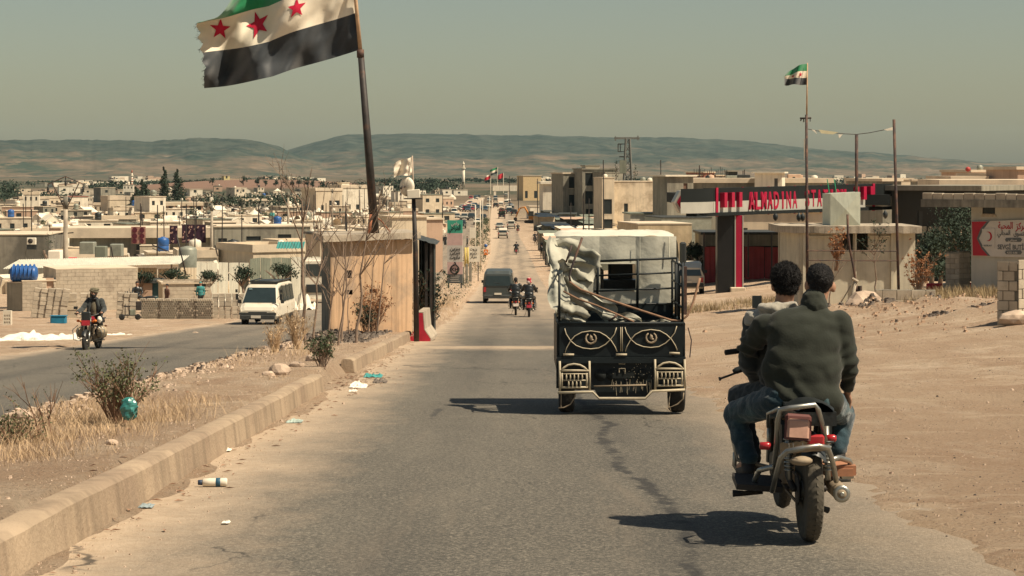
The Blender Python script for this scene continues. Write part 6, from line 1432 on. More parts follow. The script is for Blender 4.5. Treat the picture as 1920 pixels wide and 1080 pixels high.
def tree(px, D, h, r, label, kind='round', m=M_LEAFD, group=None, seed=1, n=700, ls=None, trunk=.10, name='tree', dz=0.0, cat='tree'):
    rg = random.Random(seed); t = thing(name, label, cat, G(px, D, dz), group=group); ls = ls or max(.03, D*(1.9 if kind in ('cypress','fir') else 1.3)/F); r *= 1.3 if kind in ('cypress','fir') else 1
    tr = MB(); cr = MB()
    if kind == 'acacia':
        tr.tube([(0,0,-.2),(.05*h,0,h*.35),(.0,0,h*.6)], [trunk,trunk*.8,trunk*.6], 6)
        for i in range(7):
            a = i*.9+rg.random(); tr.tube([(0,0,h*.5),(math.cos(a)*r*.4,math.sin(a)*r*.4,h*.7),(math.cos(a)*r*.75,math.sin(a)*r*.75,h*.82)], [trunk*.45,trunk*.3,trunk*.1], 5)
        for i in range(9):
            a = rg.random()*6.28; q = rg.uniform(.0, .62); leafcloud(cr, (math.cos(a)*r*q, math.sin(a)*r*q, h*(.84-.12*q)+rg.uniform(-.05,.05)*h), (r*.46, r*.46, h*.13), n//9, ls, rg=rg, shell=.3)
    elif kind == 'cypress':
        tr.tube([(0,0,-.2),(0,0,h*.9)], [trunk,trunk*.2], 5)
        for i in range(12):
            f = (i+.5)/12; w = r*(math.sin(min(1, f*1.5+.25)*1.57)**.6)*(1-f)**.55; leafcloud(cr, (rg.uniform(-.08,.08)*r, 0, h*(.08+.9*f)), (w, w, h*.07), int(n/12*(1.3-f)), ls, rg=rg, shell=.4)
    elif kind == 'fir':
        tr.tube([(0,0,-.2),(0,0,h*.9)], [trunk,trunk*.2], 5)
        for i in range(14):
            f = (i+.5)/14; w = r*(1-f)**.8*rg.uniform(.8,1.15); leafcloud(cr, (rg.uniform(-.12,.12)*r, 0, h*(.05+.93*f)), (w, w, h*.05), int(n/14*(1.5-f)), ls, rg=rg, shell=.4)
    else:
        tr.tube([(0,0,-.2),(.03*h,0,h*.3),(0,0,h*.6)], [trunk,trunk*.8,trunk*.5], 6)
        for i in range(5): a = i*1.3; tr.tube([(0,0,h*.4),(math.cos(a)*r*.5,math.sin(a)*r*.5,h*.7)], [trunk*.5,trunk*.15], 5)
        for i in range(10):
            a = rg.random()*6.28; q = rg.uniform(0,.6); leafcloud(cr, (math.cos(a)*r*q, math.sin(a)*r*q, h*rg.uniform(.34,.85)), (r*.55, r*.55, h*.2), n//10, ls, rg=rg, shell=.3)
    tr.build('trunk', M_WOOD, t); cr.build('crown', m, t); return t
for i, (px, w, yt, D) in enumerate(((263,38,503,131),(325,46,500,129),(391,42,502,128),(453,44,495,126),(526,56,490,125))):
    h = (320-yt)/F*D - gz((px-960)/F*D, D)
    D -= 8; h = (320-yt)/F*D - gz((px-960)/F*D, D); tree(px, D, h, w/F*D*.78, ('dark flat crowned tree half hidden by the block hut','flat crowned tree standing between the silo and the block office','flat crowned tree directly over the block office roof','umbrella shaped tree with a clear slim trunk before the white fence','widest flat crowned tree right behind the minibus')[i], 'acacia', M_LEAFD, 'flat crowned trees along the yard', 40+i, 800, .07)
# corrugated fences, silo
def fence(px0, D0, px1, D1, yt, label, m, pitch=.25, name='sheet_fence'):
    a, b = V(((px0-960)/F*D0, D0)), V(((px1-960)/F*D1, D1)); z1a, z1b = (320-yt)/F*D0, (320-yt)/F*D1; t = thing(name, label, 'fence', (0,0,0))
    zz = min(gz(a.x, a.y), gz(b.x, b.y))-.3; n = max(1, int((b-a).length/1.2))
    for i in range(n):
        p, q = a.lerp(b, i/n), a.lerp(b, (i+1)/n-.008); corr(MB(), p, q, zz, lerp(z1a, z1b, i/n)+rnd.uniform(-.05,.05), .025, pitch, zb=lerp(z1a, z1b, (i+1)/n)+rnd.uniform(-.05,.05)).build('sheet_panel', m, t)
    return t
fence(368, 128, 468, 134, 492, 'white corrugated sheet fence behind the flat crowned trees', M_SHEETW)
fence(468, 133, 546, 138, 484, 'grey green corrugated sheet fence next to the white one', M_SHEETG)
fence(546, 137, 604, 141, 481, 'pale corrugated sheet fence ending behind the saplings', M_SHEETW)
fence(258, 127, 370, 130, 503, 'cream block wall and sheeting behind the yard office', W_CREAM)
t = thing('silo', 'short grey green cylindrical silo beside the leaning pole', 'silo', G(352, 134)); MB().lathe([(.58,0),(.58,3.3),(.50,3.45),(.1,3.55)], 20).build('silo_body', M_TANKG, t)
MB().lathe([(.59,1.6),(.60,1.65),(.59,1.7)], 20).build('band', M_STEELD, t)
o = MB().tube([P(349, 516, 126), P(331, 440, 126)], .045, 6).build('leaning_pole', M_STEELD); tag(o, 'dark pole leaning across the silo', 'pole')
for px, y0, y1, D, lab in ((213,492,462,150,'short dark stake near the tent with blue barrels'),(408,480,460,152,'short leaning stake by the white peaked tent')):
    tag(MB().tube([P(px,y0,D), P(px-5,y1,D)], .05, 5).build('stake', M_STEELD), lab, 'stake')

# ---- concrete power poles
def power_pole(px, D, ytop, ybase, label, sc=1.0):
    zb = gz((px-960)/F*D, D); H = (320-ytop)/F*D - zb; t = thing('power_pole', label, 'power pole', V(((px-960)/F*D, D, zb)), group='concrete power poles with forked arms')
    MB().tube([(0,0,-.5),(0,0,H-.9)], [.20,.13], 10).build('pole', M_CONC, t); MB().tube([(0,0,H-1.0),(0,0,H-.2)], [.15,.14], 10).build('pole_cap', M_CONCD, t)
    w = 1.15*sc; a = MB()
    for s in (-1, 1):
        a.tube([(s*.1,0,H-.9),(s*w*.75,0,H+.65)], .035, 5); a.tube([(0,0,H+1.05),(s*w,0,H+.55)], .03, 5)
    a.build('forked_arm', M_STEEL, t)
    for x, z in ((-w*.97,.05),(0,.45),(w*.97,.05)): MB().tube([(x,0,H+z+.5 if x else H+z+.6),(x,0,H+z)], .035, 5).lathe([(.04,0),(.09,.06),(.05,.12),(.09,.18),(.05,.24),(.09,.3),(.04,.36)], 8, c=(x,0,H+z)).build('insulator', M_BLACK, t)
    MB().tube([(-.45,0,H-2.6),(.5,0,H-2.5)], .035, 5).build('cross_bar', M_STEELD, t); return t, H
for px, D, yt, lab in ((123,135,362,'nearest concrete power pole above the air conditioned wall'),(397,225,378,'second concrete power pole beside the dark patterned carpet'),(540.5,300,357,'third concrete power pole before the low white walls'),(623,395,352,'fourth concrete power pole in front of the two storey cream house'),(675,430,345,'fifth power pole next to the big flagpole'),(712,520,350,'sixth power pole between the flagpole and the dish'),(740,480,352,'seventh power pole right beside the dish')):
    power_pole(px, D, yt, 0, lab)
def thin_pole(px, D, yt, label, r=.07, group='thin wooden poles over the camp', m=M_STEELD, yb=None):
    q = G(px, D); o = MB().tube([(0,0,-.3),(rnd.uniform(-.1,.1),0,(320-yt)/F*D-q.z)], [r,r*.7], 5).build('utility_pole', m); o.location = q; return tag(o, label, 'pole', group)

# ---- specific buildings on the left
t, L, H = building('rough grey building with an air conditioner at the edge of the photo', -60, 92, 441, 178, 9, R(4), mat('mottled_grey', (.22,.20,.16), .93, var=.3, scale=.45, col2=(.13,.12,.10), thr=.52, streak=.5), W_ROOF, over=.05, slab=.08, name='house')
ac = thing('air_conditioner', 'white air conditioner unit on the rough grey wall', 'air conditioner', P(60, 458, 177.8)); MB().bbox(-.38,.38,-.3,0,0,.55,.04).build('casing', M_WPAINT, ac)
MB().lathe([(.20,-.01),(.21,.01),(.19,.02)], 18, axis='y', c=(-.07,-.31,.28)).build('fan_ring', M_STEELD, ac); MB().lathe([(.03,0),(.17,.01),(.17,.02)], 6, axis='y', c=(-.07,-.315,.28)).build('fan', M_TANKG, ac); MB().box(-.38,.38,-.25,-.02,-.42,-.05).build('bracket', M_BLACK, ac)
MB().tube([(-.2,-.05,0),(-.55,-.05,-.6),(-.45,-.05,-1.4),(-.2,-.05,-2.1)], .035, 5).build('pipe', W_GREY, ac)
t = tree(92, 165, 4.6, 1.0, 'dark tree with a thick leaning trunk beside the rough grey building', 'round', M_LEAFD, seed=51, n=500, trunk=.34)
tree(34, 190, 5.4, 1.6, 'dark leafy tree rising behind the rough grey building', 'round', M_LEAFD, seed=52, n=500, trunk=.12)
t, L, H = building('long low concrete building with a deep roof band and hanging rugs', 130, 402, 446, 248, 9, R(6), W_GREY, W_ROOF, wins=((.10,.16,1.4,2.1),(.27,.31,1.5,2.1),(.46,.5,1.5,2.1)), doors=((.60,.62,0,2),), over=.9, slab=1.15, name='long_building', cat='building')
t3, L3, H3 = building('grey rendered wall building with two dark slots behind the tents', 402, 582, 426, 235, 8, R(10), W_GREY, W_ROOF, wins=((.04,.13,1.5,3.2),(.33,.48,2.9,3.4),(.66,.80,2.9,3.6)), over=.1, slab=.15, name='long_building', cat='building')
building('cream front room under the long concrete roof', 262, 315, 461, 244, 3, R(6), W_CREAM, W_ROOF, over=.05, slab=.05, name='house')
def carpet(px0, px1, y0, y1, D, label, m1, m2, motif, name='hanging_carpet'):
    t = thing(name, label, 'carpet', P((px0+px1)/2, y1, D)); w = (px1-px0)/F*D; h = (y1-y0)/F*D
    MB().grid(lambda a, b: ((a-.5)*w, .05*math.sin(a*9)*(1-b), b*h), 12, 8).build('carpet_cloth', m1, t)
    mb = MB(); motif(mb, w, h); mb.build('woven_pattern', m2, t)
def mot1(mb, w, h):
    for x in (-.25, .25):
        for z, s in ((.15,.10),(.45,.13),(.8,.12)):
            r_ = min(w*.18, h*s*1.3); mb.prism([(x*w+math.cos(R(a))*r_, z*h+math.sin(R(a))*r_*1.1) for a in range(15, 375, 45)], -.11, -.08, 'xz')
def mot2(mb, w, h):
    rg = random.Random(4)
    for i in range(int(w*9)): x, z, s = rg.uniform(-.46,.46)*w, rg.uniform(.05,.95)*h, rg.uniform(.06,.17); mb.ob((x,-.09,z), (s,.03,s*rg.uniform(1,1.8)), (0,rg.uniform(0,.6),0))
carpet(246, 273, 425, 457, 242, 'pink and maroon carpet hung over the roof edge', mat('carpet_pink', (.40,.20,.16), .95), mat('carpet_maroon', (.10,.02,.03), .95), mot1)
carpet(318, 333, 423, 457, 242, 'narrow dark purple patterned carpet beside the larger one', mat('carpet_purple', (.045,.02,.035), .95), mat('carpet_spots', (.45,.27,.22), .95), mot2)
carpet(341, 386, 421, 455, 242, 'large dark purple carpet with pale squares on the roof edge', mat('carpet_purple', ()), mat('carpet_spots', ()), mot2)
for i, px in enumerate((241.5, 247.5, 253.5)): water_tank(G(px, 168, 1.9), .40, mat('barrel_blue', (.02,.14,.26), .5), ('outer blue barrel on the barrel shaped tent','middle blue barrel on the barrel shaped tent','inner blue barrel on the barrel shaped tent')[i], 'row of blue barrels')
def tent(px, D, w, h, label, seed, kind='gable', m=M_TENT, rz=0., group='white shelter tents'):
    t = thing('tent', label, 'tent', G(px, D), rz, group); L = w*1.15
    if kind == 'barrel': MB().grid(lambda a, b: (lerp(-w/2,w/2,a), L*(.5-.5*math.cos(b*3.14)), h*math.sin(b*3.14)**.6+.05*ns(a*9,b*4,seed)), 18, 10).build('canvas', m, t)
    elif kind == 'peak': MB().grid(lambda a, b: (w/2*math.cos(a*6.283)*(1-b)*(1+.06*math.sin(a*50)), w/2*math.sin(a*6.283)*(1-b), h*(.35+.65*b**1.3)), 28, 5).build('canvas', m, t); MB().grid(lambda a, b: (w/2*math.cos(a*6.283), w/2*math.sin(a*6.283), h*.36*b), 20, 2).build('tent_wall', m, t)
    else:
        MB().prism([(-w/2,h*.5),(0,h),(w/2,h*.5),(w/2,h*.46),(0,h*.95),(-w/2,h*.46)], 0, L, 'xz').build('canvas', m, t); MB().prism([(-w*.47,0),(w*.47,0),(w*.47,h*.48),(0,h*.93),(-w*.47,h*.48)], .05, L-.05, 'xz').build('tent_wall', m, t)
    return t
tent(285, 165, 5.0, 2.2, 'long white barrel shaped tent with blue barrels on it', 1, 'barrel', rz=R(4)); tent(160, 200, 6, 2.6, 'long pale barrel shaped tent beyond the first power pole', 2, 'barrel')
tent(458, 168, 2.7, 2.1, 'small white peaked tent with radiating folds', 3, 'peak'); tent(500, 190, 2.6, 2.2, 'cream tent roof beside the teal sheet', 4, 'peak')
tent(360, 180, 3.4, 2.3, 'white ridge tent below the purple carpets', 5); tent(400, 158, 1.4, 2.5, 'white box like tent with crossed ropes', 6, 'gable')
o = MB().grid(lambda a, b: (lerp(-1.1,1.1,a), b*1.6, .5*b+.03*math.sin(a*60)), 40, 2, smooth=False).build('awning_sheet', mat('teal_sheet', (.05,.22,.20), .6)); o.location = P(543, 466, 172); tag(o, 'teal corrugated awning sheet among the tents', 'awning')
for px, yt, D, w, h, m, lab in ((165,476,160,1.1,.9,M_TANKG,'grey covered crate by the first power pole'),(190,482,155,.8,.8,M_SHEETG,'green grey metal cabinet among the tents'),(219,480,158,.9,.9,M_TANKG,'grey wrapped box beside the cabinet'),(104,488,150,.9,.7,M_WHITE,'white cloth bundle at the foot of the first power pole'),(136,492,150,.6,.35,M_RED,'red bundle next to the first power pole')):
    o = MB().bbox(-w/2,w/2,-w/2,w/2,0,h,.06).build('crate' if m is not M_RED else 'bundle', m); q = P(px, yt, D); o.location = q; MBz = q.z; tag(o, lab, 'crate')
building('low white storage wall among the crates and tents', 95, 335, 497, 150, 2.5, R(4), W_WHITE, W_ROOF, over=.1, slab=.1, name='storage_shed', cat='shed')
# truck behind the saplings
tk = thing('parked_truck', 'truck with a big pale framed windscreen parked beside the booth', 'truck', G(596, 132), R(190))
MB().bbox(-.95,.95,-1.6,1.1,.5,2.75,.08).build('body', M_VWHITE, tk); MB().box(-.82,.82,1.10,1.13,1.75,2.5).build('windscreen', M_GLASS, tk); MB().box(-.8,.8,1.10,1.16,.75,1.25).build('grille', M_BLACK, tk)
for s in (-1, 1): MB().lathe([(.1,-.1),(.4,-.12),(.42,0),(.4,.12),(.1,.1)], 16, axis='x', c=(s*.82,.5,.42)).build('wheel', M_RUB, tk)
for px0, px1, yt, D, lab in ((600,690,441,150,'dark roofed stall just behind the booth roof'),(690,735,432,170,'cream hut behind the flagpole foot'),(735,800,408,200,'stone coloured hut behind the dish pole'),(800,830,412,215,'tan shack by the walking family')):
    building(lab, px0, px1, yt, D, 4, R(20), W_CREAM if px0 != 800 else W_TAN, M_SHEETD if px0 == 600 else W_ROOF, wins=((.3,.5,1,1.9),), name='hut', cat='hut')
# landmarks far off
def minaret(px, yt, yb, w, label, m, band=None):
    D = 12.6*F/(yb-320); q = G(px, D); H = (320-yt)/F*D - q.z; r = w/F*D/2; t = thing('minaret', label, 'minaret', q)
    MB().tube([(0,0,-1),(0,0,H*.72)], [r*1.05,r*.9], 12).build('shaft', m, t); MB().lathe([(r,0),(r*1.5,.3),(r*1.5,.9),(r*1.4,.9)], 12, c=(0,0,H*.70)).build('balcony', m, t)
    MB().tube([(0,0,H*.72),(0,0,H*.86)], [r*.75,r*.7], 10).build('upper_shaft', m, t); MB().lathe([(r*.9,0),(r*.8,H*.04),(r*.3,H*.10),(.02,H*.14)], 12, c=(0,0,H*.86)).build('spire', band or m, t)
    if band:
        for i in range(6): MB().lathe([(r*1.1,0),(r*1.1,H*.035)], 12, c=(0,0,H*(.1+.1*i))).build('painted_band', band, t)
    return t
minaret(247.5, 317, 368, 3.6, 'slender red banded minaret far beyond the twin dark firs', W_WHITE, mat('brick_red', (.40,.13,.08), .9))
minaret(869, 302, 352, 5.5, 'pale stone minaret rising over the end of the road', W_WHITE)
for px, D, h, r, lab, kd, sd in ((256,560,7.5,2.5,'smaller of the twin dark firs on the cream rooftop row','fir',61),(268,570,9.5,2.8,'taller of the twin dark firs on the cream rooftop row','fir',62),(308,640,13.0,2.4,'tall pointed dark cypress of the hilltop pair','fir',63),(333,650,12.4,3.3,'broader dark fir of the hilltop pair','fir',64)):
    tree(px, D, h, r, lab, kd, M_LEAFD, 'dark conifers among the houses', sd, 2600, .30, .2, )
building('long cream building with arched openings below the twin firs', 203, 246, 375, 560, 8, R(25), W_CREAM, W_ROOF, wins=[(.1+i*.14,.2+i*.14,.3,2.2) for i in range(6)], over=.1, slab=.2, par=.9)
building('cream colonnaded school like building under the conifer pair', 281, 381, 386, 560, 10, R(12), W_TAN, W_CREAM, wins=[(.22+i*.13,.31+i*.13,.2,2.3) for i in range(6)], over=.3, slab=.9, name='long_building', cat='building')
building('white gabled house with a small dark window', 128, 165, 369, 620, 8, R(20), W_WHITE, mat('roof_reddish', (.30,.12,.09), .9), wins=((.3,.6,1.8,2.8),), name='house')
building('long white rooftop house at the foot of the tree belt', 37, 92, 373, 640, 8, R(15), W_WHITE, W_ROOF, wins=[(.1+i*.2,.2+i*.2,.6,1.8) for i in range(4)], par=.5, name='house')
building('two storey cream house with open loggia behind the fourth pole', 592, 642, 358, 560, 9, R(30), W_CREAM, W_ROOF, wins=((.2,.3,.8,2.6),(.5,.65,.8,3.8),(.72,.9,.8,3.8)), par=.6, name='house')
building('adjoining white upper house with roof turret', 640, 690, 353, 600, 9, R(30), W_WHITE, W_ROOF, wins=((.2,.35,.8,2.2),(.55,.7,.8,2.2)), par=.8, name='house')
building('small turret room on the white upper house', 641, 655, 343, 604, 3, R(30), W_WHITE, W_ROOF, zbase=-5.2, name='roof_room', cat='roof room')
building('pale yellow house standing on top of the red hill', 420, 431, 330, 1480, 8, R(20), mat('wall_yellow', (.55,.48,.24), .9), W_ROOF, wins=((.3,.6,1,3),), name='house')
building('low pale wall and huts along the crest of the red hill', 431, 456, 335, 1490, 5, R(10), W_CREAM, W_ROOF, name='house')
for i, (px, h) in enumerate(((398,5),(456,6),(482,4),(498,3.6),(517,4),(536,7),(548,4.5),(560,7.5),(576,6),(586,4.5),(606,9),(622,9),(632,8))): tree(px, 1280 if px < 590 else 900, h, h*.5, f'skyline tree on the red hill, {where(px, .9)}', 'round', M_LEAFD, 'dark trees along the red hill', 70+i, 160, .5, .3)
building('block of grey flats far off behind the tree belt', 62, 84, 343, 1700, 12, 0, W_GREY, W_ROOF, name='apartment_block', cat='building')
# far hamlet strips and tree belts: nobody could count these
mb = MB()
for px0, px1, y0, y1, n in ((212,305,346,339,46),(100,220,352,348,26),(490,600,346,340,40),(1000,1060,345,340,10),(1270,1500,343,338,22),(1560,1700,345,335,26),(1870,1915,332,326,10)):
    for _ in range(n):
        px = rnd.uniform(px0, px1); py = lerp(y0, y1, rnd.random()); D = min(5200, 12.9*F/max(9.5, py-320)); x = (px-960)/F*D; w = rnd.uniform(5, 13)
        mb.T = Matrix.Translation((x, D, gz(x, D) if py > 325 else (320-py)/F*D-5)) @ Matrix.Rotation(R(rnd.uniform(0, 60)), 4, 'Z'); mb.box(-w/2, w/2, -4, 4, -6, rnd.uniform(2, 6)*D/2200, rnd.choice((0,0,1,2)))
tag(mb.build('distant_hamlets', [W_WHITE, W_CREAM, W_TAN]), 'specks of distant pale houses strung across the plain', None, None, 'stuff')
mb = MB()
for px0, px1, yb, hh, dens, D0 in ((0,30,372,9,30,820),(0,150,372,4.5,60,800),(165,235,356,5,30,1150),(375,600,382,5,120,650),(728,860,352,8.5,110,1150),(640,740,352,7,40,1150),(1430,1700,347,7,130,1350),(1560,1900,335,5,80,2300),(1175,1260,352,8,24,900),(0,600,349,5,130,1750),(700,1700,343,5,200,2300)):
    for _ in range(dens):
        px = rnd.uniform(px0, px1); D = D0*rnd.uniform(.95,1.1); x = (px-960)/F*D; r = rnd.uniform(2.2, 5)*D/1000+1
        leafcloud(mb, (x, D, gz(x, D)+hh*.45), (r, r, hh*.55*rnd.uniform(.6,1.15)), 26, D*2.6/F*rnd.uniform(.7,1.3), shell=.2)
tag(mb.build('far_woods', M_LEAFD), 'dark belts of trees between the town and the hills', None, None, 'stuff')

# ---- the camp and town spread over the valley floor, row by row
placed = []
def free(px, D, w):
    for a, b, c in placed:
        if abs(D-b) < 6+D*.01 and abs((px-960)/F*D-(a-960)/F*b) < (w+c)/2+.6: return False
    placed.append((px, D, w)); return True
COLS = [(W_CREAM,'cream'),(W_WHITE,'whitewashed'),(W_GREY,'grey rendered'),(W_BLK,'bare blockwork'),(W_TAN,'pinkish'),(W_WHITE,'pale')]
seen_l = {}
def add_labeled(label, group):
    seen_l.setdefault(label, 0); seen_l[label] += 1; return group
def low_house(px, D, fr, right=False):
    m, cn = rnd.choice(COLS); w = (rnd.uniform(3.5, 8) if D > 260 else rnd.uniform(3, 5.5)) * (1.4 if right else 1); h = rnd.uniform(2.1, 2.9) + (.6 if right else 0); 
    if rnd.random() < (.07 if not right else .3) and D > 350: h += 2.8
    if not free(px, D, w): return
    th = R(rnd.uniform(5, 48)); x = (px-960)/F*D; zb = gz(x, D); pw = w*F/D*math.cos(th)
    kind = rnd.choice(('parapet','flat','tank','sheet','flat'))
    lab = f"{'two storey' if h > 4 else 'low'} {cn} house with {dict(parapet='parapet', flat='bare roof', tank='roof tank', sheet='sheet roof')[kind]} {where(px, fr)}"
    nw = rnd.randint(1, 3); wins = [((i+.3)/nw, (i+.3)/nw+min(.35/nw, 1.2/w), 1.0, 1.9) for i in range(nw)]
    if h > 4: wins += [(a, b, 3.7, 4.7) for a, b, _, _ in wins]
    t, L, H = building(lab, px-pw/2, px+pw/2, 320-(zb+h)*F/D, D, rnd.uniform(4, 7), th, m, M_SHEETG if kind == 'sheet' else W_ROOF, wins=wins, par=.5 if kind == 'parapet' else 0, over=.12, slab=.14, group='houses spread over the valley', zbase=zb)
    if rnd.random() < .35:
        rb = MB()
        for q_ in range(5): rb.tube([(rnd.uniform(.2, L-.2), .3, H), (rnd.uniform(.2, L-.2) if False else rb.v[-1][0] if rb.v else .4, .3, H+rnd.uniform(.4,.9))], .03, 3)
        rb.build('rebar', M_STEELD, t)['kind'] = 'stuff'
    if rnd.random() < .3:
        fx = L*rnd.uniform(.2,.8); MB().lathe([(.02,0),(.3,.06),(.42,.16)], 10, axis='y', c=(fx,-.05,H+.6)).tube([(fx,.3,H),(fx,.0,H+.62)], .04, 4).build('satellite_dish', M_WPAINT, t)
    if kind == 'tank':
        c = Matrix.Rotation(th, 3, 'Z') @ V((L*.5, 2, H+.14)); col = rnd.choice(((M_BLUE,'blue'),(M_TANKG,'grey'),(M_WPAINT,'white'),(M_BLACK,'black')))
        water_tank(V((x-pw/2*D/F, D, zb))+c, 1.2, col[0], f"{col[1]} roof tank {where(px, fr)}", 'roof tanks of the valley')
NL = 0
for row, (D0, D1, n, a, b) in enumerate(((165,215,16,120,700),(215,300,40,0,770),(300,400,54,0,800),(400,540,62,0,830),(540,780,64,0,850),(790,1150,70,0,870))):
    for i in range(n):
        px = lerp(a, b, (i+rnd.random())/n); D = rnd.uniform(D0, D1); fr = min(.99, row/6)
        if (130 < px < 590 and 222 < D < 275) or (D < 215 and px < 590 and rnd.random() < .3) or (px < 100 and D < 190): continue
        if D < 420 and px > 905-90*(420/D-.6): continue
        if rnd.random() < (.55 if row in (1, 2, 3) else .15):
            w = rnd.uniform(2.6, 5); kd = rnd.choice(('gable','barrel','gable','peak'))
            if free(px, D, w): tent(px, D, w, rnd.uniform(1.9, 2.6), f"white {dict(gable='ridged',barrel='rounded',peak='pointed')[kd]} tent {where(px, fr)}", i+row*50, kd, rz=R(rnd.uniform(-30, 40)))
        else: low_house(px, D, fr)
for i in range(56):
    D = rnd.uniform(190, 640); px = rnd.uniform(5, 860)
    if px > 905-90*(420/D-.6)-20: continue
    h = rnd.uniform(4.5, 7.5); zb = gz((px-960)/F*D, D); thin_pole(px, D, 320-(zb+h)*F/D, f"thin dark pole {where(px, (D-190)/460)}", .05+D*.00012)
for i in range(26):
    D = rnd.uniform(200, 620); px = rnd.uniform(5, 800)
    if free(px, D, 1.5): tree(px, D, rnd.uniform(2, 4.5), rnd.uniform(1, 2), f"small dark tree {where(px, (D-190)/460)}", 'round', rnd.choice((M_LEAF, M_LEAFD)), 'small trees among the houses', i, 110, D*1.6/F, .08)
# clutter between the shelters
CL = [M_WHITE, W_CREAM, M_STONED, M_SHEETG, W_TAN, M_TEAL, M_TENT, M_BLKL]
mb = MB()
for _ in range(13000):
    D = 150*math.exp(rnd.random()*1.5); px = rnd.uniform(-10, 860)
    if px > 900-90*(420/D-.6)-35 or (px < 600 and D < 160) : continue
    x = (px-960)/F*D; w = rnd.uniform(.25, 2.0); h = rnd.uniform(.1, 1.3); mb.T = Matrix.Translation((x, D, gz(x, D))) @ Matrix.Rotation(rnd.random()*3, 4, 'Z') @ Matrix.Rotation(rnd.uniform(-.3,.3), 4, 'X')
    mb.box(-w/2, w/2, -w*.4, w*.4, -.2, h, rnd.choices(range(8), (20,22,16,6,10,1,20,12))[0])
tag(mb.build('camp_clutter', CL), 'countless scraps sacks and sheeting lying between the shelters', None, None, 'stuff')
mb = MB()
for _ in range(500):
    D = 170*math.exp(rnd.random()*1.4); px = rnd.uniform(-10, 840)
    if px > 900-90*(420/D-.6)-35: continue
    x = (px-960)/F*D; leafcloud(mb, (x, D, gz(x, D)+.4), (rnd.uniform(.5,1.6),)*2+(.6,), 14, D*1.5/F)
tag(mb.build('undergrowth', M_LEAF), 'low scrub and weeds scattered between the houses', None, None, 'stuff')
# ---------------------------------------------------------------- writing
def word(txt, size, m, name, parent, loc, xdir, ext=.01, width=None, bold=0.0, up=V((0,0,1)), dy=0.0):
    """raised lettering turned into a mesh; its baseline starts at loc and runs along xdir"""
    cu = bpy.data.curves.new('lettering', 'FONT'); cu.body = txt; cu.size = size; cu.extrude = ext; cu.offset = bold; cu.resolution_u = 3
    o = bpy.data.objects.new('lettering_tmp', cu); WORKSHOP.collection.objects.link(o); WORKSHOP.view_layers[0].update()
    me = bpy.data.meshes.new_from_object(o.evaluated_get(WORKSHOP.view_layers[0].depsgraph)); bpy.data.objects.remove(o)
    if len(me.vertices) == 0: return None
    xs = [v.co.x for v in me.vertices]; x0, x1 = min(xs), max(xs); k = (width/(x1-x0)) if width else 1
    xd = V(xdir).normalized(); zd = xd.cross(up).normalized() ; zd = -zd if zd.y > 0 else zd; ud = zd.cross(xd).normalized()
    for v in me.vertices:
        c = v.co; v.co = xd*((c.x-x0)*k) + ud*c.y + zd*c.z
    me.materials.clear(); me.materials.append(m); b = bpy.data.objects.new(name, me); COL.objects.link(b); b.location = loc
    if parent is not None: b.parent = parent
    return b
def ar(*c): return ''.join(chr(x) for x in c)
AR_LOVE = ar(0xFE94,0xFE92,0xFEA4,0xFEE4,0xFEDF,0xFE8D); AR_CENTRE = ar(0xFEB0,0xFEDB,0xFEAE,0xFEE3)
AR_FREE = ar(0xFEF2,0xFEE7,0xFE8E,0xFEA0,0xFEE4,0xFEDF,0xFE8D); AR_SHOP = ar(0xFED5,0xFEEE,0xFEB4,0xFE98,0xFEE0,0xFEDF)
AR_HAR = ar(0xFEF2,0xFE9F,0xFE8D,0xFEAE,0xFEA4,0xFEDF,0xFE8D); AR_BENZ = ar(0xFEE6,0xFEF3,0xFEB0,0xFEE8,0xFE91); AR_MAZ = ar(0xFE95,0xFEED,0xFEAF,0xFE8E,0xFEE3)

# ---------------------------------------------------------------- fuel station canopy
M_CDARK = mat('canopy_dark_grey', (.012,.015,.015), .8, var=.12, scale=1, spec=.15)
M_CLIGHT = mat('canopy_silver', (.40,.39,.34), .45, metal=.1, var=.12, scale=1)
M_CRED = mat('sign_red', (.33,.007,.038), .5, var=.08, scale=2)
M_CREDD = mat('sign_red_dark', (.26,.006,.03), .5, var=.1)
def CP(px, f, dy=0.0):    # f 0 bottom .. 1 top of the beam
    s = (px-1340)/297.; D = 1/lerp(1/110., 1/127., s) if False else 110+17*s
    yb, yt = lerp(405, 394, s), lerp(353, 345, s); q = P(px, lerp(yb, yt, f), D); return q
ct_ = thing('station_canopy', 'grey fuel station canopy beam with big red lettering on a red column', 'canopy', (0,0,0))
CD = (CP(1637,0)-CP(1340,0)); CD.z = 0; CD.normalize(); CN = V((CD.y, -CD.x, 0))
def strip(pxa, pxb, fa, fb, o0, o1, name, m, n=1):
    mb = MB()
    for i in range(n):
        a, b = lerp(pxa, pxb, i/n), lerp(pxa, pxb, (i+1)/n); q = []
        for o in (o0, o1): q += [CP(a,fa)+CN*o, CP(b,fa)+CN*o, CP(b,fb)+CN*o, CP(a,fb)+CN*o]
        mb.add(q, [(0,1,2,3),(7,6,5,4),(0,4,5,1),(1,5,6,2),(2,6,7,3),(3,7,4,0)])
    return mb.build(name, m, ct_)
strip(1306, 1672, .0, .12, -.6, .02, 'lower_lip', M_CDARK); strip(1338, 1640, .12, .52, -.6, .0, 'silver_band', M_CLIGHT); strip(1338, 1640, .52, 1, -.6, -.02, 'dark_band', M_CDARK)
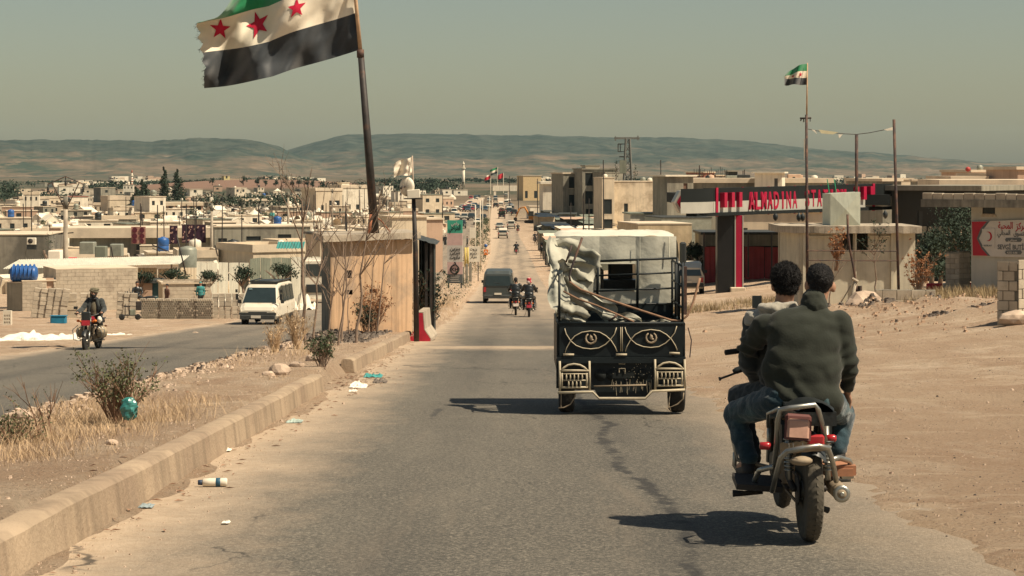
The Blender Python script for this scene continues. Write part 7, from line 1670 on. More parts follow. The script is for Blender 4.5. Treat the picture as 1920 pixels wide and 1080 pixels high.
for i, (a, b) in enumerate(((1290,1338),(1640,1686))):
    n = 8; mb = MB(); mb2 = MB()
    for f0, f1, tgt in ((.12,.52,mb),(.52,1.0,mb2)):
        vs = []
        for j in range(n+1):
            px = lerp(a, b, j/n); e = (j/n if i else 1-j/n); of = -.02+.25*math.sin(j/n*3.14) - .4*e*e; vs += [CP(px,f0)+CN*of, CP(px,f1)+CN*of]
        tgt.add(vs, [(2*j, 2*j+2, 2*j+3, 2*j+1) for j in range(n)], 0, True)
    mb.build('curved_end', M_CLIGHT, ct_); mb2.build('curved_end', M_CDARK, ct_)
hx = P(1287, 379, 108.5); hh = 44/F*108.5; hw = 42/F*108.5
MB().prism([(hx.x+math.cos(R(a))*hw*.55, hx.z+math.sin(R(a))*hh*.56) for a in range(0, 360, 60)], 108.6, 110.5, 'xz').build('hexagon_end', M_CLIGHT, ct_)
MB().prism([(hx.x+math.cos(R(a))*hw*.42, hx.z+math.sin(R(a))*hh*.43) for a in range(0, 360, 60)], 108.52, 108.59, 'xz').build('hexagon_panel', M_CREDD, ct_)
for dx in (-.16, .16): MB().prism([(hx.x+dx+math.cos(R(a))*.09, hx.z+math.sin(R(a))*.34) for a in range(0, 360, 45)], 108.44, 108.515, 'xz').build('leaf_emblem', M_CLIGHT, ct_)
for px, w in ((1341,4),(1390,2),(1439,2),(1488,2),(1537,2),(1586,2),(1635,4)): strip(px, px+w, -.02, 1.02, -.0, .06, 'red_strip', M_CRED)
for px in (1349,1363,1377,1597,1611,1624): strip(px, px+5.5, .30 if px < 1400 else .42, .84 if px < 1400 else .92, .0, .30, 'red_bar', M_CRED)
for i, ch in enumerate('ALMADINA'): word(ch, 1.32, M_CRED, 'letter', ct_, CP(1397+i*11.5+(3.5 if ch == 'I' else 0), .20)+CN*.16, CD, .13, .17 if ch == 'I' else .58, .02)
for i, ch in enumerate('STATION'): word(ch, 1.32, M_CRED, 'letter', ct_, CP(1501+i*11.6+(3.5 if ch == 'I' else 0), .24)+CN*.16, CD, .13, .17 if ch == 'I' else .58, .02)
cl_ = P(1361, 530, 112); zb = gz(cl_.x, 112); zt = P(0, 404, 112).z
MB().box(P(1345,0,112).x, P(1377,0,112).x, 112, 113, zb-.3, zt).build('column', mat('column_black', (.012,.013,.014), .4), ct_)
MB().box(P(1378,0,112).x, P(1394,0,112).x, 112.05, 113, zb-.3, zt).box(P(1377.5,0,112).x, P(1379.5,0,112).x, 111.95, 112.05, zb, zt).box(P(1392,0,112).x, P(1394,0,112).x, 111.95, 112.05, zb, zt).build('column_side', M_CLIGHT, ct_)
MB().box(P(1379.8,0,112).x, P(1391.8,0,112).x, 111.97, 112.045, zb+.2, zt).build('red_column_face', M_CRED, ct_)
MB().bbox(P(1370,0,111.6).x, P(1398,0,111.6).x, 111.5, 112.4, zb-.3, zb+.28, .03).build('column_base', W_CREAM, ct_)
x0_, x1_ = P(1310,0,116).x, P(1670,0,126).x
MB().box(x0_, x1_, 126, 140, CP(1637,.2).z, CP(1637,.6).z).build('canopy_roof', M_CDARK, ct_)

building('cream station office with dark windows under the canopy', 1388, 1560, 398, 150, 8, R(-4), W_CREAM, W_ROOF, wins=((.02,.08,2.6,3.3),(.40,.50,1.9,3.4),(.63,.85,1.6,3.3)), name='station_office', cat='building')
building('dark open workshop behind the red sheet fence', 1318, 1475, 440, 140, 6, R(0), W_GREY, M_SHEETD, wins=((.04,.5,.0,2.3),(.53,.97,0,2.3)), name='workshop', cat='building', winm=M_DARK)  # near-black sheets in the open bays stand in for the shade inside
fence(1320, 134, 1472, 134, 463, 'dull red corrugated sheeting behind the red column', mat('red_sheet', (.30,.045,.045), .7, var=.25, scale=1, streak=.4), .3)
for px in (1403, 1447, 1320): tag(MB().tube([P(px, 520, 131), P(px, 436, 131)], .05, 5).build('utility_pole', M_STEELD), {1403:'thin steel post beside the red column',1447:'thin steel post before the red sheeting',1320:'white thin post beside the parked black car'}[px], 'post')
for px, y in ((1454,408),(1498,409),(1505,409),(1660,404)): t = thing('wall_lantern', {1454:'lone black lantern on the station wall before the close pair',1498:'black lantern of the close pair nearer the red column',1505:'black lantern of the close pair nearer the metal box',1660:'black lantern below the canopy tail past the metal box'}[px], 'lantern', P(px, y+6, 146), group='black lanterns above the station wall'); MB().lathe([(.05,0),(.16,.15),(.18,.35),(.05,.55),(.02,.6)], 8).build('lamp_head', M_BLACK, t)
MB_ = MB().box(P(1452,0,145).x, P(1545,0,145).x, 145, 145.3, P(0,432,145).z, P(0,418,145).z).build('wall', M_DARK); tag(MB_, 'black parapet wall in front of the station office', 'wall', kind=None)
MB_.name = 'parapet_wall'
building('long flat roofed concrete hall behind the canopy', 1262, 1560, 343, 225, 14, R(3), W_GREY, W_ROOF, wins=[(.04+i*.12,.10+i*.12,5.0,6.6) for i in range(8)], over=.2, slab=.5, name='long_building', cat='building')
building('white sheeted roof hut with a dark doorway at the canopy end', 1251, 1300, 331, 220, 4, R(18), W_GREY, W_WHITE, doors=((.62,.78,6,7.9),), zbase=-9.2, name='roof_hut', cat='hut', over=.3)
building('small white roof hut above the big red letters', 1415, 1466, 325, 222, 4, R(-12), W_WHITE, W_WHITE, doors=((.72,.85,6,8),), zbase=-8.8, name='roof_hut', cat='hut', over=.3)
for i, (px, yt, w) in enumerate(((1310,322,14),(1330,316,20),(1352,322,18))): building(('half built reddish roof storey with rusty bars','tallest half built reddish roof storey','half built roof storey with grey pillars')[i], px-w/2, px+w/2, yt+8, 300, 6, R(20), mat('red_brick', (.36,.16,.11), .9, var=.3, scale=1) if i < 2 else W_BLK, W_CREAM, wins=((.3,.6,9,10.2),), name='unfinished_storey', cat='building', zbase=-11)
o = MB()
for i in range(16): px = 1302+i*4; o.tube([P(px, 335, 299), P(px+rnd.uniform(-1,1), rnd.uniform(312,322), 299)], .035, 4)
tag(o.build('rebar', M_STEELD), 'rusty reinforcement bars standing out of the half built storeys', 'rebar', kind='stuff')
building('big dark grey tank house on the roofs', 1366, 1383, 322, 260, 4, 0, mat('wall_dark', (.05,.055,.05), .8), W_GREY, zbase=-8, name='roof_tank_house', cat='hut')

# ---- kiosk in front of the station
KD = 75.0; KZ = gz(P(1600,0,KD).x, KD)-.25; kx = lambda px: P(px,0,KD).x; kz = lambda y: P(0,y,KD).z
M_KIOSK = mat('kiosk_render', (.55,.50,.385), .92, var=.15, scale=1.4, col2=(.44,.40,.31), thr=.6, streak=.3, bump=.3)
t = thing('guard_kiosk', 'flat roofed rendered kiosk with dark window openings below the metal box', 'kiosk', (0,0,0))
mb = MB(); jwall(mb, kx(1497), kx(1716), KZ, kz(437), KD, KD+.16, [(kx(1579), kx(1600), kz(469), kz(438)), (kx(1605), kx(1628), kz(469), kz(436)), (kx(1580), kx(1599), kz(468), kz(436))]); mb.build('front_wall', M_KIOSK, t)
mb = MB(); mb.add([(kx(1497),KD,KZ),(kx(1497),KD,kz(437)),(kx(1474)+.05,KD+2.2,kz(437)),(kx(1474)+.05,KD+2.2,KZ),(kx(1497),KD+.16,KZ),(kx(1497),KD+.16,kz(437)),(kx(1474)+.25,KD+2.3,kz(437)),(kx(1474)+.25,KD+2.3,KZ)], [(0,3,2,1),(4,5,6,7),(1,2,6,5),(0,4,7,3),(2,3,7,6)])
mb.box(kx(1716)-.16, kx(1716)-.001, KD+.162, KD+3, KZ, kz(437)); mb.box(kx(1480), kx(1716), KD+3, KD+3.15, KZ, kz(437)); mb.build('side_wall', M_KIOSK, t)
for a, b in ((1505,1511),(1602,1605.5),(1670,1675)): MB().box(kx(a), kx(b), KD-.10, KD-.002, KZ, kz(437)).build('pilaster', M_KIOSK, t)
for a, b, y in ((1513,1577,444),(1630,1669,444)): MB().box(kx(a), kx(b), KD-.07, KD-.002, kz(y+2), kz(y-2)).build('ledge', M_KIOSK, t)
for px in (1584.5,1589,1594): MB().box(kx(px), kx(px)+.02, KD+.04, KD+.07, kz(469), kz(438)).build('window_bar', M_STEELD, t)
mb = MB()
def kslab(a, b, top):
    x = lerp(kx(1463), kx(1724), a); y = lerp(KD-.45 if True else 0, KD+3.5, b); return (x+.03*ns(b*9,a), y+.05*ns(a*18,b)+(.8*(1-a)**8 if b < .5 else 0), kz(437)+.005+(.25 if top else 0)+.03*ns(a*14,b*5,top))
mb.grid(lambda a, b: kslab(a,b,True), 30, 5, smooth=False); mb.grid(lambda a, b: kslab(1-a,b,False), 30, 5, smooth=False); mb.grid(lambda a, c: tuple(V(kslab(a,0,False)).lerp(V(kslab(a,0,True)), c)), 30, 1, smooth=False); mb.grid(lambda a, c: tuple(V(kslab(0,1-a,False)).lerp(V(kslab(0,1-a,True)), c)), 5, 1, smooth=False); mb.grid(lambda a, c: tuple(V(kslab(1,a,False)).lerp(V(kslab(1,a,True)), c)), 5, 1, smooth=False)
mb.build('roof_slab', M_CONC, t)
t = thing('metal_box', 'square pale sheet metal box with crossed creases on the kiosk roof', 'metal box', (0,0,0)); D_ = KD+.6
a, b, c_, d_ = P(1557,363,D_), P(1613,360,D_), P(1613,423,D_), P(1557,424,D_); m_ = (a+b+c_+d_)/4+V((0,-.09,0)); e_ = V((-.12,1.1,0)); M_TIN = mat('tin_sheet', (.52,.54,.44), .5, metal=.25, var=.12, scale=3, streak=.2)
MB().add([a,b,c_,d_,m_], [(0,1,4),(1,2,4),(2,3,4),(3,0,4)][::1]).build('front_panel', M_TIN, t)
MB().add([a,d_,d_+e_,a+e_,b,c_,c_+V((0,1.1,0)),b+V((0,1.1,0))], [(0,3,2,1),(4,5,6,7),(0,4,7,3)]).build('side_panel', M_TIN, t)
# steel posts, mast, flag
def post(pts_, D, r, label, m=M_STEEL, name='steel_post'): return tag(MB().tube([P(a, b, D) for a, b in pts_], r, 7).build(name, m), label, 'post')
t = thing('flag_mast', 'rusty mast with wooden top carrying the small flag before the kiosk', 'flagpole', (0,0,0)); MD = 72.0
MB().tube([P(1514,592,MD), P(1513,400,MD), P(1512,215,MD)], [.055,.05,.045], 8).build('mast', M_STEEL, t); MB().tube([P(1512.5,218,MD), P(1514,118,MD)], [.03,.02], 6).build('wooden_top', mat('pale_wood', ()), t)
MB().tube([P(1500,222,MD), P(1521,221,MD)], .035, 6).tube([P(1503,222,MD), P(1501,227,MD)], .02, 4).tube([P(1507,222,MD), P(1507,229,MD)], .02, 4).tube([P(1519,222,MD), P(1519,228,MD)], .015, 4).build('cross_piece', M_STEELD, t)
MB().tube([P(1509,260,MD), P(1508,300,MD)], [.03,.015], 4).build('rag', M_WHITE, t)
post(((1606,430),(1606,252)), KD+1.2, .06, 'steel post behind the metal box joined by torn banner strings'); post(((1686,592),(1681,400),(1676,224)), MD, .05, 'outer steel post at the end of the torn banner')
for y, lab in ((470,'upper steel rail running across the kiosk front'),(488,'lower steel rail running across the kiosk front')): tag(MB().tube([P(1514,y,MD-.1), P(1682,y+1,MD-.1)], .018, 5).build('steel_rail', M_STEEL), lab, 'rail')
t = thing('torn_banner', 'torn pale cloth strips strung between the posts over the kiosk', 'banner', (0,0,0)); bp_ = [(1515,242),(1530,245),(1560,249),(1585,251),(1605,252),(1630,249),(1655,244),(1678,239)]
MB().tube([P(a,b,72.6) for a, b in bp_], .012, 4).build('string', M_STEELD, t)
cl = mat('yellowed_cloth', (.60,.55,.36), .9, var=.15)
for pts_, m in ((((1535,243),(1572,248),(1562,252),(1540,250)), cl),(((1522,243),(1528,244),(1532,251),(1527,247)), M_WHITE),(((1572,252),(1580,252),(1574,259),(1573,257)), M_WHITE),(((1658,243),(1679,237),(1678,244),(1664,245)), M_WHITE)):
    q = [P(a,b,72.5) for a, b in pts_]; MB().add(q+[p+V((0,.04,0)) for p in q], [(0,1,2,3),(7,6,5,4),(0,4,5,1),(1,5,6,2),(2,6,7,3),(3,7,4,0)]).build('cloth_strip', m, t)
sf = lambda a, v: P(1514-43*a**.9, lerp(159, 120, v) + (0 if v < .3 else 24*a*(v-.3)/.7*a) + 2*math.sin(a*9+v*3)*a, MD+.16*math.sin(a*9+v*2))
t = thing('small_flag', 'small green white and black flag with red stars on the wooden topped mast', 'flag', (0,0,0)); mb = MB(); mb.grid(lambda a, b: sf(a, b), 24, 18); mb.mi = [(0 if i//24 < 6 else 1 if i//24 < 12 else 2) for i in range(24*18)]; mb.build('flag_cloth', [M_FBLACK, M_FWHITE, M_GREEN], t)
for sa in (.27, .62):
    q = [sf(sa+.09*(1 if i % 2 == 0 else .4)*math.cos(R(90+36*i))*.9, .50+.13*(1 if i % 2 == 0 else .4)*math.sin(R(90+36*i)))+V((0,-.05,0)) for i in range(10)]; MB().add(q+[sf(sa,.5)+V((0,-.06,0))], [(i,(i+1)%10,10) for i in range(10)]).build('star', M_FRED, t)
t = thing('leaning_poles', 'bundle of bent steel poles lashed together and propped on a boulder', 'poles', (0,0,0)); PD = 68.5
MB().tube([P(a,b,PD) for a, b in ((1589,402),(1590,440),(1594,470),(1602,510),(1606,540),(1608,562))], .04, 6).build('bent_pole', M_STEEL, t)
MB().tube([P(1605,525,PD-.1), P(1596,570,PD-.1), P(1588,604,PD-.1)], .055, 6).build('prop_leg', M_CONC, t); MB().tube([P(1612,536,PD), P(1613,562,PD), P(1637,593,PD)], .07, 4).build('bent_beam', M_STEELD, t)
MB().tube([P(1605,515,PD), P(1590,545,PD), P(1572,575,PD+.1)], .02, 4).tube([P(1598,522,PD-.1),P(1609,528,PD-.15)], .05, 5).build('rope', M_CONC, t)
sapling(1643, 73, 1.9, -.02, 71, 'thin stemmed sapling with a sparse fan crown before the kiosk', .035, kids=4, leaf=.8, bare=.75); sapling(1555, 74, 2.0, .10, 73, 'sapling with drying reddish leaves behind the riders', .03, kids=4, leaf=0, bare=.5)
shrub(G(1722, 69), 1.3, .45, 'dead rust leaved shrub beside the corner of the kiosk', M_WOOD, mat('rust_leaf', ()), 300, 77, .04, 16)
shrub(G(1568, 73.5, 1.2), .9, .4, 'dry leafy branch tangle sticking out beside the second rider', M_TWIG, mat('rust_leaf', ()), 240, 78, .045, 12)
# ---- masonry on the verge
def masonry(px0, px1, D, h, th, label, bl=.42, bh=.2, dep=.22, name='block_wall', back=False, zoff=0.0):
    xa = (px0-960)/F*D; k = (px1-960)/F; L = (k*D-xa)/(math.cos(th)-k*math.sin(th)); zb = gz(xa, D)-.08+zoff
    t = thing(name, label, 'wall', (xa, D, zb), rz=th); MB().box(.02, L-.02, .015, dep, -.3, h-.02).build('core', M_CONCD, t)
    courses(t, L, h, bl, bh, 0.0, M_BLOCK, stuff=False, th=.012); return t
masonry(1641, 1755, 67, .62, R(-3), 'low wall of big pale blocks in front of the kiosk', .45, .30)
masonry(1773, 1799, 86, 1.75, R(-38), 'shaded face of the grey block pier beside the hedge', .42, .21, name='block_pier'); masonry(1798, 1819, 85.6, 1.75, R(22), 'sunlit face of the block pier beside the crescent sign', .42, .21, name='block_pier')
masonry(1870, 1909, 43.4, 1.32, R(-24), 'shaded face of the block pillar at the photo edge', .24, .20, name='block_pillar'); masonry(1909, 1950, 43.2, 1.32, R(35), 'sunlit face of the block pillar at the photo edge', .24, .20, name='block_pillar')
for i, (a, b, m) in enumerate(((1738,1768,M_RED),(1769,1797,M_WPAINT),(1798,1823,M_RED))):
    q = P(a, 557, 88); MB_ = MB().bbox(0, (b-a)/F*88-.02, 0, .2, -.3, .26, .03).build('painted_kerb_stone', m); MB_.location = V((q.x, 88, gz(q.x, 88)+.12)); tag(MB_, ('outer red painted kerb stone by the dead shrub','white painted kerb stone between the red ones','red painted kerb stone touching the white wall')[i], 'kerb stone')
# ---- building with the crescent sign
KB = 84.0
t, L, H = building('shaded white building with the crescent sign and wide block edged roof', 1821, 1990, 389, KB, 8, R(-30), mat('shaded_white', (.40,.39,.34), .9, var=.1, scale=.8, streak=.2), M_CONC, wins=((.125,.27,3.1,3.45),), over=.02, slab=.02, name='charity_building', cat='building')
ry_ = H+.02; x_l = -1.75
MB().box(x_l, L+1, -.9, 8, ry_, ry_+.30).build('roof_slab', M_CONCD, t)
for i in range(28):
    a = x_l+.05+i*.42
    if a > L+.6: break
    o = MB().bbox(0, .40, -.86, -.60, ry_+.302, ry_+.302+.24+rnd.uniform(-.02,.02), .015).build('block', M_BLOCK, t); o.location.x = a
MB().box(.125*L+.0, .27*L, -.02, .09, 3.1, 3.14).build('sill', M_CONC, t)
def kpt(px, py, off=.05):    # point on the rotated front wall
    k = (px-960)/F; th = R(-30); xa = (1821-960)/F*KB; s = (k*KB-xa)/(math.cos(th)-k*math.sin(th)); D = KB+s*math.sin(th)
    return V((xa+s*math.cos(th), D, (320-py)/F*D)) + V((math.sin(th)*1, -math.cos(th), 0))*off
KX = V((math.cos(R(-30)), math.sin(R(-30)), 0)); sg = thing('sign_board', 'sign board with red crescent badge and Arabic and Latin lettering', 'sign', (0,0,0))
def plate(pts_, o0, o1, name, m):
    q = [kpt(a, b, o0) for a, b in pts_]+[kpt(a, b, o1) for a, b in pts_]; n = len(pts_)
    MB().add(q, [tuple(range(n)), tuple(range(2*n-1, n-1, -1))]+[(i, n+i, n+(i+1)%n, (i+1)%n) for i in range(n)]).build(name, m, sg)
M_SIGNW = mat('sign_white', (.50,.47,.42), .5, var=.06); M_SIGNR = mat('sign_deep_red', (.36,.02,.035), .5, var=.08); M_SIGNG = mat('sign_grey', (.10,.11,.11), .5, var=.08)
plate(((1823,415),(1990,410),(1990,484),(1824,480)), .10, .02, 'board', M_SIGNW)
plate(((1824,415.6),(1852,415),(1840,429),(1833,447),(1842,466),(1854,479.4),(1825.5,479)), .115, .101, 'red_field', M_SIGNR)
plate(((1852,415),(1857,415),(1845,430),(1837,447),(1846,465),(1858,479.5),(1854,479.4),(1842,466),(1833,447),(1840,429)), .113, .101, 'grey_chevron', M_SIGNG)
plate(((1843,429),(1867,428),(1867,464),(1844,463)), .13, .116, 'badge', M_SIGNW)
cc = kpt(1855, 443, .135); UZ = V((0,0,1)); mb = MB(); vs = []; r1_ = .19
for i in range(21):
    a = R(60+i*12); vs += [cc + KX*math.cos(a)*r1_*.8 + UZ*math.sin(a)*r1_]
for i in range(21):
    a = R(60+i*12); w = .15*math.sin(i/20*3.1416)*.62; vs += [cc + KX*(math.cos(a)*(r1_-w)*.8) + UZ*math.sin(a)*(r1_-w)]
mb.add([v for v in vs], [(i, i+1, 22+i, 21+i) for i in range(20)]); mb.T = Matrix.Identity(4)
for i, v in enumerate(mb.v): pass
o = mb.build('crescent', M_SIGNR, sg)
ctr = cc.copy()
for v in o.data.vertices:      # the badge crescent opens to the left
    d = v.co-ctr; k_ = d.dot(KX); v.co = v.co - KX*2*k_
word('KIZILAY', .085, M_SIGNG, 'badge_text', sg, kpt(1846.5, 461.5, .137), KX, .002, .33, .003)
word(AR_LOVE, .36, M_SIGNR, 'arabic_word', sg, kpt(1873, 428.5, .112), KX, .004, .58, .006); word(AR_CENTRE, .36, M_SIGNR, 'arabic_word', sg, kpt(1906, 429.5, .112), KX, .004, .42, .006)
word(AR_FREE, .27, M_SIGNG, 'arabic_word', sg, kpt(1872, 440.5, .112), KX, .004, .5, .004); word(AR_SHOP, .27, M_SIGNG, 'arabic_word', sg, kpt(1902, 441.5, .112), KX, .004, .5, .004)
word('SEVG\u0130 BUT\u0130K', .26, M_SIGNG, 'sign_text', sg, kpt(1872, 467, .112), KX, .004, 1.18, .006)
for y in (449.5, 473): plate(((1888,y-3.5),(1915,y-4),(1918,y),(1915,y+4),(1888,y+3.5),(1886,y)), .118, .103, 'dark_pill', M_SIGNG)
word(AR_FREE[:5], .12, M_SIGNW, 'pill_text', sg, kpt(1892, 451.5, .122), KX, .002, .36, .002); word('AZEZ SUBE', .10, M_SIGNW, 'pill_text', sg, kpt(1889.5, 475, .122), KX, .002, .42, .002)
# ---- shaded flats, trees and roofs behind
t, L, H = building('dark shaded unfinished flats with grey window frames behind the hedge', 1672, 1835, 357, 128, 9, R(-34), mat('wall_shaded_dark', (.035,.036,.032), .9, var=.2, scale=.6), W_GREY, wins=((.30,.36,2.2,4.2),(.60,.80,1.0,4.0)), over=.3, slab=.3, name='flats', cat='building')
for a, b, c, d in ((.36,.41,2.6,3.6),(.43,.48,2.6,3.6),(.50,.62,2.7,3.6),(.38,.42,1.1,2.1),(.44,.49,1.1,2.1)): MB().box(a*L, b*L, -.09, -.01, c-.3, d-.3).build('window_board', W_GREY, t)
building('concrete roof storey beyond the shaded flats', 1768, 1990, 357, 150, 12, R(-4), W_CREAM, W_ROOF, over=.3, slab=.75, name='long_building', cat='building')
for i, (px0, px1, yt, D, m, th) in enumerate(((1785,1850,336,175,W_GREY,5),(1822,1862,323,215,W_TAN,14),(1852,1912,330,190,W_WHITE,10),(1908,1990,318,170,W_TAN,8),(1712,1780,340,260,W_GREY,-8),(1616,1712,337,330,W_CREAM,12),(1655,1690,340,200,W_GREY,20))):
    building(('sloping sheet roofed storey beside the tan rooftop','tan roof storey carrying a red round tank','white roof storey near the photo edge','tall tan building cut by the photo edge','grey green roof storey beyond the outer steel post','long cream house row below the two leaning cypresses','grey hut at the canopy tail')[i], px0, px1, yt, D, 7, R(th), m, W_ROOF, wins=((.2,.34,6,7.2),(.6,.74,6,7.2)), over=.15, slab=.25, name='house')
o = MB().lathe([(.05,0),(.22,.08),(.28,.25),(.22,.4),(.05,.5)], 14).build('water_tank', mat('tank_red', (.42,.06,.05), .5)); o.location = P(1815, 322, 212); tag(o, 'round red water tank on the tan rooftop', 'water tank')
o = MB().lathe([(.3,0),(.3,.6),(.1,.7)], 12).build('water_tank', M_TANKG); o.location = P(1837, 322, 216); tag(o, 'grey upright water tank beside the red one', 'water tank')
for px, D, h, r, lab, kd, sd in ((1641,240,7.4,.85,'leaning narrow cypress beyond the metal box','cypress',81),(1662,240,8.4,1.0,'taller narrow cypress beyond the metal box','cypress',82),(1745,300,9.6,2.4,'rounded dark treetop above the cream house row','round',83),(1745,104,2.9,1.9,'dense dark bush in front of the shaded flats','round',84),(1762,108,2.4,1.5,'second dense dark bush touching the block pier','round',86),(1800,100,4.2,1.9,'dark leafy tree between the flats and the white building','round',85),(1782,106,4.2,2.1,'dark tree filling the corner of the shaded flats','round',87),(1306,135,2.6,1.1,'green bush at the corner of the workshop','round',88),
          (1155,310,13.2,1.1,'narrow cypress immediately beside the lattice pylon','cypress',89),(1189,320,12.4,2.0,'dark fir partly behind the lattice pylon','fir',90),(1200,330,10.6,2.2,'broad dark fir past the lattice pylon','fir',91),(1228,420,11.5,2.6,'rounded dark tree under the white mast','round',92),(1560,430,11.2,1.6,'dark tree beside the green scaffold','round',93)):
    tree(px, D, h, r, lab, kd, M_LEAFD, None, sd, 900 if D > 200 else 2600, D*1.25/F if D > 200 else .075, .14)
for i, px in enumerate((1551, 1564)): tag(MB().tube([P(px+4, 362, 90), P(px, 336, 90)], .02, 4).build('green_rod', mat('green_rod', (.03,.30,.15), .6)), ('green thin rod by the metal box','second green thin rod by the metal box')[i], 'rod')
# ---- town to the right of the road
t, L, H = building('tall pale blockwork house behind the lattice pylon', 1149, 1254, 341, 290, 9, R(6), mat('pale_brick', (.66,.55,.40), .92, var=.14, scale=.8, bump=.4, bscale=5, col2=(.42,.34,.24), thr=.55, streak=.25), W_ROOF, wins=((.20,.27,5.0,6.6),(.0,.001,1,2)), over=.05, slab=.12, name='tall_house', cat='house')
building('narrow side wing of the blockwork house with big dark openings', 1129, 1152, 334, 288, 8, R(6), W_CREAM, W_ROOF, wins=((.1,.8,5.2,7.2),(.15,.85,1.0,4.5)), over=.05, slab=.12, name='tall_house', cat='house')
building('grey corrugated warehouse wall beside the yellow wall', 1240, 1334, 409, 205, 8, R(8), M_TANKG, M_SHEETD, wins=((.15,.3,.5,1.8),), over=.05, slab=.1, name='warehouse', cat='building')
building('yellowish plaster wall building right behind the tricycle', 1196, 1297, 421, 142, 6, R(10), mat('wall_sand', (.60,.47,.30), .92, var=.14, scale=.6, col2=(.36,.27,.17), thr=.6, streak=.35), W_ROOF, over=.03, slab=.08, name='plaster_building', cat='building')
building('white low shop hall between the pylon and the yellow wall', 1182, 1252, 402, 230, 6, R(4), W_WHITE, M_SHEETG, wins=((.3,.5,.3,2),), name='shop', cat='shop')
ts, L, H = building('grey concrete three storey shell with large empty window openings', 1092, 1158, 318, 470, 10, R(10), W_GREY, W_GREY, wins=((.08,.30,8.6,11.4),(.42,.64,8.6,11.4),(.08,.30,4.6,7.4),(.42,.64,4.6,7.4),(.1,.6,1,3.5)), over=.2, slab=.3, name='unfinished_block', cat='building', winm=M_DARK)  # empty openings here and on the wing are backed near-black for inner shade
building('side wing of the concrete shell with a stepped roof', 1056, 1092, 326, 478, 10, R(14), W_GREY, W_CREAM, wins=((.3,.6,8,10.5),(.3,.6,4,6.5)), over=.2, slab=.3, name='unfinished_block', cat='building', winm=M_DARK)
building('stair tower room topping the concrete shell', 1098, 1124, 311, 476, 5, R(10), W_CREAM, W_GREY, zbase=-3, name='stair_tower', cat='building'); building('grey side flank of the concrete shell with pitted wall', 1135, 1170, 324, 466, 8, R(30), W_GREY, W_GREY, over=.1, name='unfinished_block', cat='building')
building('white walled hall with awning at the stalls', 1018, 1062, 345, 500, 10, R(4), W_WHITE, W_WHITE, over=.6, slab=.6, wins=((.7,.95,5,8),), name='hall', cat='building')
building('sand yellow cubic building at the end of the road', 981, 1015, 330, 880, 12, R(12), mat('wall_yellow2', (.58,.43,.24), .9), W_ROOF, wins=((.1,.25,1,4),(.6,.8,1,4)), name='house')
gt = thing('road_gate', 'white gantry arch crossing the far end of the road', 'gate', at_ground(968, 372)); D_ = gt.location.y; k_ = D_/F
for s in (-40, -14, 14, 42): MB().box(s*k_-.5, s*k_+.5, -.5, .5, -.5, 14*k_).build('pillar', W_WHITE, gt)
MB().box(-44*k_, 46*k_, -.6, .6, 14*k_, 24*k_).build('beam', W_WHITE, gt)
for px, y0, y1, c3, lab in ((933,344,313,(M_FBLACK,M_FWHITE,M_GREEN),'larger three striped flag over the road end'),(944,348,324,(M_RED,M_RED,M_RED),'red flag beside the striped one at the road end'),(920,350,326,(M_RED,M_RED,M_FWHITE),'reddish flag before the striped one at the road end')):
    D_ = 860; t = thing('distant_flag', lab, 'flag', (0,0,0)); MB().tube([P(px,y0+14,D_), P(px,y1,D_)], .12, 5).build('pole', W_WHITE, t); h_ = (y0-y1)*.36; mb = MB(); mb.grid(lambda a, b: P(px-h_*1.3*a, lerp(y1+h_, y1, b)+h_*.55*a, D_+.4*math.sin(a*7)), 9, 6); mb.mi = [min(2, (i//9)//2) for i in range(54)]; mb.build('flag_cloth', list(c3), t)
# lattice pylon
pl_ = at_ground(1177, 448, 340, gz); t = thing('lattice_pylon', 'steel lattice pylon with a wide top arm over the town', 'pylon', pl_); PDD = pl_.y; k_ = PDD/F; Ht = (450-262)*k_
M_GALV = mat('galvanised', (.17,.175,.16), .5, metal=.3, var=.2)
cn = [(-1,-1),(1,-1),(1,1),(-1,1)]
def leg_pt(c, z): w = lerp(13, 3.6, z/Ht)*k_; return V((c[0]*w, c[1]*w, z))
for c in cn: MB().tube([leg_pt(c, 0), leg_pt(c, Ht)], .17, 4).build('leg', M_GALV, t)
mb = MB(); zs_ = [Ht*q for q in (0,.12,.23,.33,.42,.50,.58,.65,.72,.79,.86,.93,1)]
for a, b in zip(zs_, zs_[1:]):
    for i in range(4): c, d = cn[i], cn[(i+1) % 4]; mb.tube([leg_pt(c, a), leg_pt(d, b)], .07, 3); mb.tube([leg_pt(d, a), leg_pt(c, b)], .07, 3); mb.tube([leg_pt(c, b), leg_pt(d, b)], .07, 3)
mb.build('lattice', M_GALV, t)['kind'] = 'stuff'
MB().box(-25*k_, 22*k_, -.25, .25, Ht-.1, Ht+.25).box(-24*k_, -22*k_, -.3, .3, Ht-.4, Ht+.4).box(18*k_, 20*k_, -.3, .3, Ht-.3, Ht+.5).build('top_arm', M_GALV, t)
MB().tube([(-18*k_,0,Ht-10*k_),(-4*k_,0,Ht-10*k_),(-4*k_,0,Ht-24*k_),(-18*k_,0,Ht-24*k_),(-18*k_,0,Ht-10*k_)], .09, 4).tube([(-14*k_,0,Ht-10*k_),(-14*k_,0,Ht-24*k_)], .07, 4).tube([(-16*k_,0,Ht-34*k_),(2*k_,0,Ht-34*k_)], .08, 4).build('switch_frame', M_STEELD, t)
MB().box(-15*k_, -3*k_, -.8, .8, Ht*.36+5, Ht*.36+7.2).build('transformer', M_SHEETG, t)
